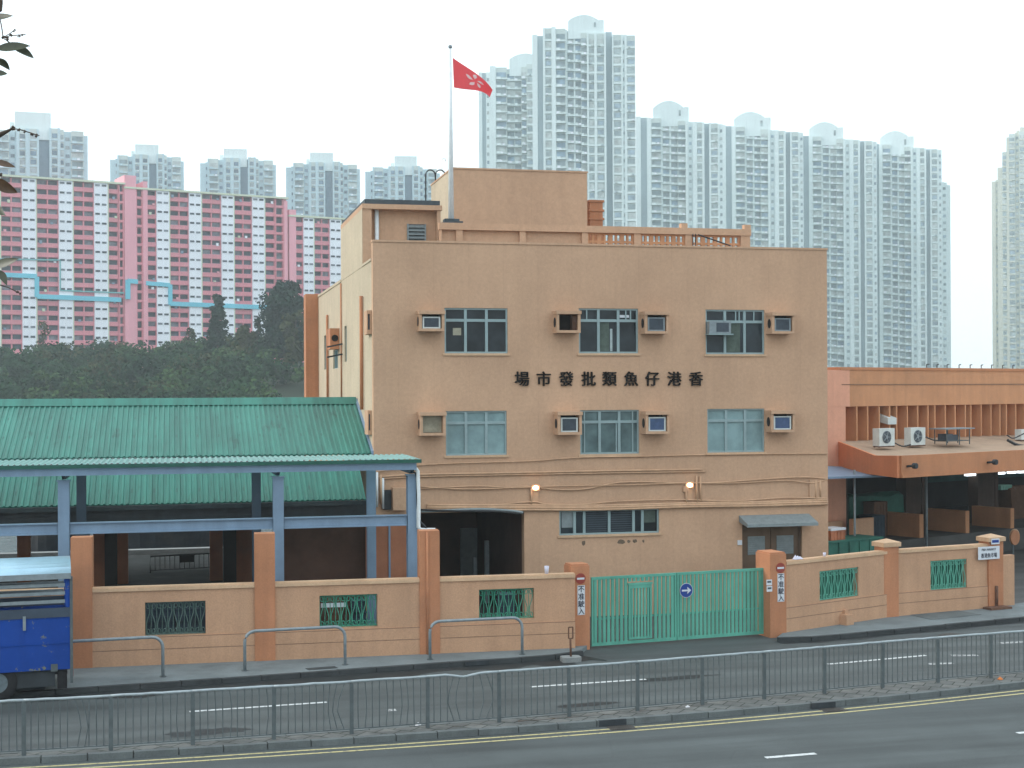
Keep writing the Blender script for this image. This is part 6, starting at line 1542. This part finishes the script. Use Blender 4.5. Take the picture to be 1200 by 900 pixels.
# ================================================================== FAR TOWERS
M['tw'] = paint('tower_wall', (.70, .79, .79), .85, .06, .05, .10, 0)  # tower colours paled to carry haze the thin volume lacks
M['tw_beige'] = paint('tower_wall_beige', (.58, .60, .53), .85, .06, .05, .10, 0)
M['tsp'] = paint('tower_spandrel', (.54, .61, .59), .85, .10, .08, .05, 0)
M['trec'] = paint('tower_recess', (.40, .49, .52), .85, .10, .05)
GLASS_TW = [glass('tower_glass_%s' % n, c, .2, .6, .3, .4) for n, c in (('dark', (.25, .32, .34)), ('mid', (.32, .39, .40)), ('pale', (.46, .51, .50)), ('blue', (.28, .37, .43)))]  # glass paled too, for haze and reflected sky
TFH = 2.8
M['tw_grey'] = paint('grey_tower_wall', (.48, .62, .67), .85, .06, .05, .10, 0)  # left row is nearer: less haze put into its colours
M['trec_dark'] = paint('dark_tower_recess', (.20, .28, .34), .85, .10, .05)
GLASS_TWM = [glass('bay_tower_glass_%s' % n, c, .3, .3, .3, .4) for n, c in (('dark', (.19, .25, .27)), ('mid', (.25, .31, .33)), ('pale', (.42, .47, .46)), ('blue', (.23, .32, .39)))]
GLASS_TWD = [glass('grey_tower_glass_%s' % n, c, .2, .6, .3, .4) for n, c in (('dark', (.085, .13, .17)), ('mid', (.15, .20, .24)), ('pale', (.28, .33, .35)), ('blue', (.12, .19, .26)))]
def tower(label, x0, x1, d0, d1, strips, crown, ybase=430, zbase=4.0, wall='tw', depth=12.0, group='distant residential towers', side=None):
    """strips: (xa, xb, type, v, ytop) ; crown: (kind, xa, xb, ytop, yroof)"""
    xc, dc = (x0+x1)/2, (d0+d1)/2; pc0 = at_d(xc, 458, dc); rd = Vector((pc0.x, pc0.y, 0)).normalized(); ud_ = Vector((rd.y, -rd.x, 0))   # faces the viewer's side of the bay
    FQ = Frame(pc0-ud_, pc0+ud_); F = Frame(FQ.hit(x0, 300), FQ.hit(x1, 300)); r = thing('residential_tower', label, 'tower', F.p(F.len/2, -depth/2, zbase), 0, group)
    b = MB(); ws = WinSet(r, F); zmax = 0
    for xa, xb, ty, v, yt in strips:
        u0, u1 = F.u(xa, 300), F.u(xb, 300); zt_ = F.z((xa+xb)/2, yt); zmax = max(zt_, zmax); nf = int((zt_-zbase-1.2)/TFH)
        if ty == 'w':
            b.use(M[wall]); b.fbox(F, u0, u1, -depth, v, zbase, zt_)
        elif ty == 'r':
            b.use(M['trec_dark' if wall == 'tw_grey' else 'trec']); b.fbox(F, u0, u1, -depth, v, zbase, zt_)
        else:
            b.use(M[wall] if ty in 's' else M['tsp']); b.fbox(F, u0, u1, -depth, v, zbase, zt_)
            w = u1-u0
            for k in range(nf):
                z = zt_-1.2-TFH*(k+1)
                if ty == 'b':     # bay with projecting ledge and low wall
                    b.use(M[wall]); b.fbox(F, u0, u1, v+.001, v+.85, z-.12, z+.10)
                    b.fbox(F, u0+w*.05, u0+w*.45, v+.3, v+.75, z+.101, z+.75)
                    ws.add(u0+w*.5, v+.01, z+.75, w*.86, 1.55, 1)
                    if random.random() < .5: b.use(M['pwhite']); a = u0+w*random.uniform(.15, .8); b.fbox(F, a-.4, a+.4, v+.2, v+.8, z+.101, z+.6)
                elif ty == 'c':   # window column
                    b.use(M[wall]); b.fbox(F, u0, u1, v+.001, v+.30, z-.05, z+.55)
                    ws.add(u0+w*.5, v+.01, z+.85, w*.80, 1.45)
                    if random.random() < .35: b.use(random.choice([M['pwhite'], M['tsp'], M['trec']])); a = u0+w*random.choice((.3, .7)); b.fbox(F, a-.35, a+.35, v+.301, v+.75, z+.1, z+.5)
                else:
                    ws.add(u0+w*.5, v+.01, z+1.0, w*.55, 1.1)
    kind, xa, xb, yt, yr = crown
    b.build('wall', None, r)
    u0, u1 = F.u(xa, 300), F.u(xb, 300); z0, z1 = F.z((xa+xb)/2, yr), F.z((xa+xb)/2, yt)
    c_ = MB(); c_.use(M['tw'] if wall != 'tw_beige' else M[wall])
    if kind == 'arch':
        n = 14; prof = [(u0, z0-3)]+[(u0+(u1-u0)*i/n*.86, z0+(z1-z0)*(.58+.42*math.sin(math.pi*(i/n))**.8)) for i in range(n+1)]+[(u0+(u1-u0)*.861, z0+(z1-z0)*.62), (u1, z0+(z1-z0)*.62), (u1, z0-3)]
        m_ = len(prof); c_.add([F.p(u, v, z) for v in (-.8, -11) for u, z in prof], [tuple(range(m_)), tuple(range(m_, 2*m_))]+[(i, (i+1) % m_, m_+(i+1) % m_, m_+i) for i in range(m_)])
        c_.use(GLASS_TW[1]); c_.fbox(F, u0+(u1-u0)*.72, u0+(u1-u0)*.78, -.79, -.7, z0+(z1-z0)*.12, z0+(z1-z0)*.45)
    else:
        c_.fbox(F, u0, u1, -12, -1.0, z0-3, z1); c_.fbox(F, u0-1.5, u0-.2, -8, -3, z0-3, z0+(z1-z0)*.45)
    c_.build('roof_room', None, r)
    ws.alt = GLASS_TWM; ws.build(GLASS_TWD if wall == 'tw_grey' else GLASS_TW, .10, 100, key=lambda s: -s[2]); return r
S_ = lambda *a: a
# tall pair behind the office
tower('tall pale tower right of the flagpole, the highest in the picture', 625, 745.5, 440, 452, [
    (625, 631, 'w', .5, 41), (631, 637.5, 'r', -.6, 41.5), (637.5, 640, 'w', .6, 33), (640, 647.5, 'c', 0, 33), (647.5, 652.5, 'w', .7, 32), (652.5, 664, 'b', 0, 33.5), (664, 666, 'w', -.8, 34),
    (666, 673.5, 'b', -1.4, 35), (673.5, 675, 'w', -1.2, 35), (675, 682, 'b', -1.2, 35.5), (682, 689, 'b', -.3, 38), (689, 691, 'w', .8, 38), (691, 697.5, 'c', .2, 39.5), (697.5, 700.5, 'w', 1.0, 39.5), (700.5, 709, 'c', .3, 39.5),
    (709, 711.3, 'w', 1.1, 39), (711.3, 718.5, 'r', -1.6, 36), (718.5, 720, 'w', .8, 41), (720, 729, 'c', .4, 41), (729, 731, 'w', .7, 41), (731, 733, 's', .3, 41), (733, 735.5, 'w', .8, 41), (735.5, 745.5, 'c', .5, 42)], ('arch', 667, 709, 16.5, 33))
tower('pale tower half hidden at the left of the highest tower', 562, 632, 486, 490, [
    (562, 566, 'w', .3, 85), (566, 570.5, 'r', -.4, 85), (570.5, 575, 's', .2, 85), (575, 582, 'w', .8, 78), (582, 595, 'b', 0, 79), (595, 604, 'b', -1.2, 80), (604, 612, 'b', -1.3, 80), (612, 618, 'b', -.4, 78), (618, 632, 'c', .1, 75)], ('arch', 598, 642, 62, 78))
def right_tower(label, xs, yt, dy, d0, d1, crown, wall='tw', cut=None):
    X = lambda f: xs[0]+(xs[1]-xs[0])*f; Y = lambda f: yt+dy*f
    st = [(0, .055, 'w', .8), (.055, .125, 'r', -.5), (.125, .175, 'w', .4), (.175, .29, 'b', 0), (.29, .305, 'w', -.6), (.305, .385, 'b', -1.2), (.385, .40, 'w', -1.0), (.40, .48, 'b', -1.1), (.48, .57, 'b', -.2), (.57, .595, 'w', .8),
          (.595, .65, 's', -.3), (.65, .70, 'w', .5), (.70, .76, 'c', .2), (.76, .785, 'w', .9), (.785, .84, 'r', -1.3), (.84, .86, 'w', .6), (.86, .94, 'c', .3), (.94, .955, 'w', .7), (.955, 1.0, 's', .2)]
    if cut: st = [s for s in st if s[1] <= cut+.001]
    return tower(label, xs[0], xs[1], d0, d1, [(X(a), X(b), t, v, Y(a)) for a, b, t, v in st], crown, wall=wall)
right_tower('pale tower directly right of the highest tower', (746, 848), 137, 9, 528, 536, ('arch', 766, 808, 117.5, 138))
right_tower('second pale tower right of the highest tower', (846, 942), 147, 9, 556, 564, ('arch', 861, 904, 130.5, 150))
right_tower('third pale tower right of the highest tower', (937, 1028), 158.5, 8, 566, 574, ('arch', 949, 989, 142.5, 161))
right_tower('fourth pale tower right of the highest tower, with a lower end beside the open sky', (1020, 1104), 168, 8, 576, 584, ('arch', 1032, 1071.5, 153, 172))
tower('low narrow wing stepping down at the end of the row of pale towers', 1100, 1114, 590, 592, [(1100, 1104, 'w', .3, 213), (1104, 1110, 's', .2, 214), (1110, 1114, 'w', .2, 217)], ('box', 1101, 1107, 213, 215), group=None)
tower('grey beige tower alone at the right edge of the picture', 1162.5, 1262, 640, 640, [
    (1162.5, 1167, 'w', -2, 212), (1167, 1169.5, 's', -2.4, 210), (1169.5, 1175, 'w', -1.0, 196), (1175, 1180, 'c', -.6, 178), (1180, 1183, 'w', .2, 161), (1183, 1190, 'c', 0, 157), (1190, 1195, 's', -.8, 155), (1195, 1203, 'c', .2, 154), (1203, 1206, 'w', .4, 153), (1206, 1214, 'c', .2, 153), (1214, 1222, 's', -.4, 153), (1222, 1230, 'c', .2, 155), (1230, 1240, 'c', -.4, 160), (1240, 1262, 'c', -1, 175)], ('box', 1196, 1222, 148, 153), wall='tw_beige', group=None)
# the row above the pink blocks
def left_tower(label, x0, x1, yt, d, crown):
    X = lambda f: x0+(x1-x0)*f
    st = [(0, .07, 'w', -.4, 5), (.07, .10, 's', -.3, 4), (.10, .12, 'w', .5, 0), (.12, .24, 'b', 0, 0), (.24, .31, 's', -1.0, 1), (.31, .34, 'w', .4, -1), (.34, .40, 'c', .1, -1), (.40, .44, 'w', .6, -1), (.44, .51, 'c', .1, -1), (.51, .53, 'w', .5, 0), (.53, .63, 'r', -1.6, 0), (.63, .65, 'w', .5, -1.5),
          (.65, .71, 'c', .1, -1.5), (.71, .735, 'w', .5, -1.5), (.735, .77, 'c', .1, 0), (.77, .84, 's', -.8, 2), (.84, .96, 'b', 0, 2), (.96, 1.0, 'w', -.4, 7)]
    return tower(label, x0, x1, d, d+3, [(X(a), X(b), t, v, yt+dy) for a, b, t, v, dy in st], crown, zbase=6, wall='tw_grey')
left_tower('grey tower above the pink block at the left edge of the picture', -18, 103.5, 152, 470, ('box', 18, 60.5, 131, 152))
left_tower('small pale tower behind the stair tower of the pink blocks', 129.5, 216, 182, 560, ('box', 159, 186.5, 169, 182))
left_tower('small pale tower over the middle of the pink block', 235, 324, 186, 566, ('box', 263, 290, 174, 186))
left_tower('small pale tower over the right end of the pink blocks', 335.5, 422.5, 191, 572, ('box', 364, 391, 178.5, 191))
left_tower('small pale tower directly left of the flagpole behind the stair block', 428.5, 516, 196, 578, ('box', 463, 489, 182.5, 196))

# ================================================================== TREES
def leaf_quads(mb, c, rx, ry, rz_, n, size, shell=.55, elong=1.5, flat=.0):
    for _ in range(n):
        while True:
            p = Vector((random.uniform(-1, 1), random.uniform(-1, 1), random.uniform(-1, 1)))
            if shell < p.length < 1: break
        q = c+Vector((p.x*rx, p.y*ry, p.z*rz_)); nn = (p+Vector((random.uniform(-.9, .9), random.uniform(-.9, .9), random.uniform(-.4, 1.1)))).normalized()
        a = nn.cross(Vector((random.uniform(-1, 1), random.uniform(-1, 1), random.uniform(-1, 1)))).normalized(); b = nn.cross(a)
        s = size*random.uniform(.6, 1.3); a *= s*elong/2; b *= s/2
        mb.add([q-a, q+b*.9, q+a, q-b*.9], [(0, 1, 2, 3)])
# the wood that covers the hill reads as one mass
mb = MB(); rnd = random.Random(11); cnt = 0
while cnt < 470:
    px = rnd.uniform(-260, 640); d = rnd.uniform(192, 352); p = at_d(px, 458, d); z = hill_z(p.x, p.y)
    if z < -1.0: continue
    r_ = rnd.uniform(2.2, 5.8); h = r_*rnd.uniform(.65, 1.0)
    q0 = rnd.random(); mb.use(M['wood_leaf2'] if q0 < .08 else M['wood_leaf3'] if q0 < .30 else M['wood_leaf'])
    for _ in range(4):
        c_ = Vector((p.x+rnd.uniform(-.6, .6)*r_, p.y+rnd.uniform(-.6, .6)*r_, z+3.0+rnd.uniform(-.2, .6)*h)); k = rnd.uniform(.45, .75)
        leaf_quads(mb, c_, r_*k, r_*k, h*k*.85, 84, .62, .5, 1.5)
    cnt += 1
wd = mb.build('woodland', None, kind='stuff'); tag(wd, 'dark green wood covering the hill below the pink housing blocks', 'woodland')
def tall_tree(px, ybot, ytop, wpx, d, label, mat, taper, name='tall_tree', n=26, q=60, size=.55):
    base = at_d(px, ybot, d); z0 = hill_z(base.x, base.y); zt_ = at_d(px, ytop, d).z; w = wpx/F_PX*d/2
    r = thing(name, label, 'tree', (base.x, base.y, z0)); H_ = zt_-z0
    m_ = MB(); pts = [Vector((base.x+.25*math.sin(k*1.3)*(k > 0), base.y, z0-.5+(H_*.92+.5)*k/6)) for k in range(7)]; m_.tube(pts, [.38-.05*k for k in range(7)], 7)
    c_ = MB()
    for k in range(n):
        f = .22+.76*(k+.5)/n; rad = w*taper(f); a = random.uniform(0, 2*math.pi); rr = rad*random.uniform(.25, .8)
        q_ = Vector((base.x+rr*math.cos(a), base.y+rr*math.sin(a), z0+H_*f)); tr = pts[min(6, int(f*6.5))]
        m_.tube([Vector((base.x, base.y, q_.z-1.2)), q_], [.10, .03], 4)
        s_ = max(.7, rad*random.uniform(.4, .62)); leaf_quads(c_, q_, s_, s_, s_*random.uniform(.6, 1.0), q, size, .15, 2.0)
    m_.build('trunk', M['bark'], r); c_.build('crown', M[mat], r); return r
random.seed(21)
tall_tree(334, 440, 331, 44, 300, 'broad dark columnar tree standing beside the office side wall', 'pine_leaf', lambda f: 1.15 if f < .78 else 1.15*(1.15-f)/.37, n=84, q=120, size=.5)
tall_tree(256, 430, 345, 30, 306, 'pointed dark conifer in front of the pink block', 'pine_leaf', lambda f: 1.35*(1.05-f)+.15, n=60, q=60, size=.5)
tall_tree(303, 430, 372, 16, 304, 'thin spindly tree between the conifer and the columnar tree', 'pine_leaf', lambda f: .9*(1.1-f)+.2, n=16, q=30, size=.45)
tall_tree(285, 430, 383, 26, 298, 'low rounded tree at the foot of the conifer', 'wood_leaf2', lambda f: 1.0, n=18, q=60, size=.6)
tall_tree(346, 430, 368, 30, 292, 'brownish low tree in front of the columnar tree', 'wood_leaf2', lambda f: 1.0, n=20, q=60, size=.6)
tall_tree(52, 420, 376, 24, 330, 'sparse pale tree rising from the wood at the left', 'wood_leaf2', lambda f: .9, n=10, q=24, size=.5)
tall_tree(222, 425, 385, 22, 322, 'sparse low tree left of the conifer', 'wood_leaf2', lambda f: .9, n=12, q=28, size=.5)

# ---- tree beside the camera whose sprigs enter at the upper left
random.seed(5)
DT = 4.6
def nd(px, py, dd=0.0): return at_d(px, py, DT+dd)
tb = at_d(-420, 450, 5.4); NT = thing('roadside_tree', 'overhanging sprigs of long dark leaves at the upper left corner', 'tree', (tb.x, tb.y, 0))
m_ = MB(); m_.tube([(tb.x, tb.y, -.1), (tb.x+.08, tb.y, 3), (tb.x-.05, tb.y+.05, 6.2), (tb.x+.1, tb.y, 9.2), (tb.x+.2, tb.y, 11)], [.20, .17, .14, .10, .05], 9); m_.build('trunk', M['bark'], NT)
m_ = MB(); j = Vector((tb.x+.02, tb.y+.03, 7.2))
for ends in ([nd(-140, 160, .2), nd(-40, 60), nd(-14, 30), nd(0, 12), nd(1, -30)], [nd(-150, 250, .2), nd(-60, 180), nd(-16, 165), nd(2, 157), nd(14, 151)], [nd(-160, 300, .2), nd(-60, 250), nd(-24, 240), nd(-8, 225)], [nd(-150, 380, .2), nd(-60, 330), nd(-20, 318), nd(-3, 333)]):
    pts = smooth_curve([j]+ends, 4); n = len(pts); m_.tube(pts, [.022*(1-i/n)+.0022 for i in range(n)], 6)
m_.tube(smooth_curve([nd(-14, 30), nd(-2, 20), nd(2, 32), nd(4, 44), nd(9, 48)], 4), .0018, 5)
m_.tube([nd(4, 44), nd(12, 42), nd(30, 40.5)], .0016, 5); m_.tube([nd(4, 44), nd(12, 39), nd(18, 34.5)], .0014, 5); m_.tube([nd(9, 48), nd(14, 53)], .0022, 5)
m_.tube([nd(12, 150), nd(24, 152), nd(46, 159)], .0018, 5); m_.tube([nd(-3, 333), nd(10, 337), nd(24, 344)], .0018, 5)
for x, y, rr in ((13, 41, 3), (17, 36, 2.6), (22, 42, 2.6), (27, 40.5, 2.2), (8, 45, 4), (4, 44, 3.5), (16, 150, 5), (22, 152, 2.6), (29, 154, 2.5), (37, 157, 3.4), (43, 159, 3.6), (20, 342, 3.2), (24, 344, 2), (1, 205, 4)):
    for _ in range(5):
        c_ = nd(x+random.uniform(-1.3, 1.3), y+random.uniform(-1.3, 1.3), random.uniform(-.01, .01)); s_ = rr*DT/F_PX*.42; k = len(m_.v)
        m_.add([c_+Vector(v)*s_ for v in ((1, 0, 0), (-1, 0, 0), (0, 1, 0), (0, -1, 0), (0, 0, 1), (0, 0, -1))], [(0, 2, 4), (2, 1, 4), (1, 3, 4), (3, 0, 4), (2, 0, 5), (1, 2, 5), (3, 1, 5), (0, 3, 5)])
m_.build('twig', M['bark'], NT)
def near_leaf(mb, a, b, wpx, bend=0.0, twist=.3):
    a, b = nd(*a, dd=random.uniform(-.02, .02)), nd(*b, dd=random.uniform(-.06, .06)); ax = (b-a); L = ax.length; t = ax.normalized()
    w = wpx/F_PX*DT/2; up = t.cross(FWD).normalized(); side = (up*math.cos(twist)+FWD*math.sin(twist)); n = 10; vs = []
    nrm = t.cross(side).normalized()
    for i in range(n+1):
        f = i/n; ww = w*(math.sin(math.pi*f**.8)**.8 if 0 < f < 1 else 0); c_ = a+ax*f+up*bend*L*math.sin(math.pi*f)
        vs += [c_+side*ww+nrm*w*.25, c_, c_-side*ww+nrm*w*.25]
    fs = []
    for i in range(n):
        for k in (0, 1): fs.append((i*3+k, i*3+k+1, i*3+k+4, i*3+k+3))
    mb.add(vs, fs, True)
lf = MB()
for a, b, w, bd, mt in (((-14, 21), (16, 19), 7, 0, 0), ((-4, 57.5), (36, 54.5), 9.5, 0.02, 0), ((14, 54), (40, 69), 7.5, .06, 0), ((-8, 69), (11, 82), 7, .1, 0), ((-10, 85), (9, 87), 6.5, 0, 0), ((-8, 189), (18.5, 196.5), 6, .02, 1), ((-6, 209), (20, 226), 11, -.08, 1), ((-6, 236), (7, 253), 8, -.1, 0), ((-9, 311), (22.5, 303.5), 9, -.02, 0), ((-4, 317), (8.5, 335), 7, .08, 0),
                        ((-40, 60), (-70, 80), 10, 0, 0), ((-30, 120), (-10, 150), 9, 0, 0), ((-60, 180), (-30, 205), 10, 0, 1), ((-40, 330), (-70, 345), 10, 0, 0), ((-80, 120), (-110, 90), 10, 0, 0), ((-60, 240), (-90, 260), 10, 0, 1)):
    lf.use(M['near_leaf_red'] if mt else M['near_leaf']); near_leaf(lf, a, b, w*1.25, bd)
# crown high up, out of the picture
for k in range(7):
    leaf_quads(lf, Vector((tb.x+random.uniform(-1, .15), tb.y+random.uniform(-.8, .8), 9.6+random.uniform(0, 2))), .55, .55, .5, 60, .11, .1, 2.2)
lf.build('leaves', None, NT)

# ================================================================== HAZE, LIGHT, CAMERA
mb = MB(); mb.box(-930, 930, -140, 1090, -6.5, 170); hz = mb.build('haze', None, kind='stuff')
hm = bpy.data.materials.new('pale_haze'); hm.use_nodes = True; nt = hm.node_tree; nt.nodes.clear()
o = nt.nodes.new('ShaderNodeOutputMaterial'); pv = nt.nodes.new('ShaderNodeVolumePrincipled')
pv.inputs['Color'].default_value = (.90, .97, .99, 1); pv.inputs['Density'].default_value = HAZE_D; pv.inputs['Anisotropy'].default_value = .35
nt.links.new(pv.outputs[0], o.inputs['Volume']); hz.data.materials.clear(); hz.data.materials.append(hm)
tag(hz, 'thin pale blue haze between the camera and the far towers', 'haze')

SUN_AZ, SUN_EL = R(-74), R(26)     # azimuth from +Y towards +X ; the sun stands behind the scene to the left
wd_ = bpy.data.worlds.new('World'); SC.world = wd_; wd_.use_nodes = True; nt = wd_.node_tree; nt.nodes.clear()
wo = nt.nodes.new('ShaderNodeOutputWorld'); bg = nt.nodes.new('ShaderNodeBackground'); sk = nt.nodes.new('ShaderNodeTexSky')
sk.sky_type = 'NISHITA'; sk.sun_disc = False; sk.sun_elevation = SUN_EL; sk.sun_rotation = SUN_AZ
sk.air_density = 1.0; sk.dust_density = 4.0; sk.ozone_density = 1.0; sk.altitude = 20
bg.inputs['Strength'].default_value = SKY_S
# thin, even cloud cover in front of the clear sky: brighter towards the zenith
tc = nt.nodes.new('ShaderNodeTexCoord'); sx = nt.nodes.new('ShaderNodeSeparateXYZ'); nt.links.new(tc.outputs['Generated'], sx.inputs[0])
cl_ = ramp(nt, sx.outputs[2], [(.0, (OC[0]*.95, OC[1]*.95, OC[2]*.93, 1)), (.60, (OC[0]*1.32, OC[1]*1.32, OC[2]*1.34, 1))])
ds = mul(nt, sk.outputs[0], grey(SKY_MIX)); sumc = mul(nt, ds, cl_, 1.0, 'ADD')
nt.links.new(sumc, bg.inputs[0]); nt.links.new(bg.outputs[0], wo.inputs[0])
sl_ = bpy.data.lights.new('sun', 'SUN'); sl_.energy = SUN_S; sl_.angle = R(14); sl_.color = (1, .96, .92)
so = bpy.data.objects.new('sun', sl_); COL.objects.link(so)
sd = Vector((math.sin(SUN_AZ)*math.cos(SUN_EL), math.cos(SUN_AZ)*math.cos(SUN_EL), math.sin(SUN_EL))); so.rotation_euler = sd.to_track_quat('Z', 'Y').to_euler(); so.location = (0, 0, 60)

cd = bpy.data.cameras.new('camera'); co = bpy.data.objects.new('camera', cd); COL.objects.link(co); SC.camera = co
cd.sensor_width = 36; cd.sensor_fit = 'HORIZONTAL'; cd.lens = F_PX/1200*36; cd.clip_start = .1; cd.clip_end = 4000
cd.shift_x = 0; cd.shift_y = (HOR-450)/1200
co.location = CAM
rm = Matrix((RGT, UP, -FWD)).transposed()      # columns: right, up, back
rm = rm @ Matrix.Rotation(CAM_ROLL, 3, 'Z'); co.rotation_euler = rm.to_euler()
SC.render.resolution_x, SC.render.resolution_y = 1024, 768
SC.render.engine = 'CYCLES'; SC.cycles.use_denoising = True; SC.cycles.max_bounces = 6; SC.cycles.volume_bounces = 1; SC.cycles.transparent_max_bounces = 8
vs = SC.view_settings; vs.view_transform = 'Standard'; vs.look = 'None'; vs.exposure = EXPOSURE; vs.gamma = 1; vs.use_curve_mapping = False
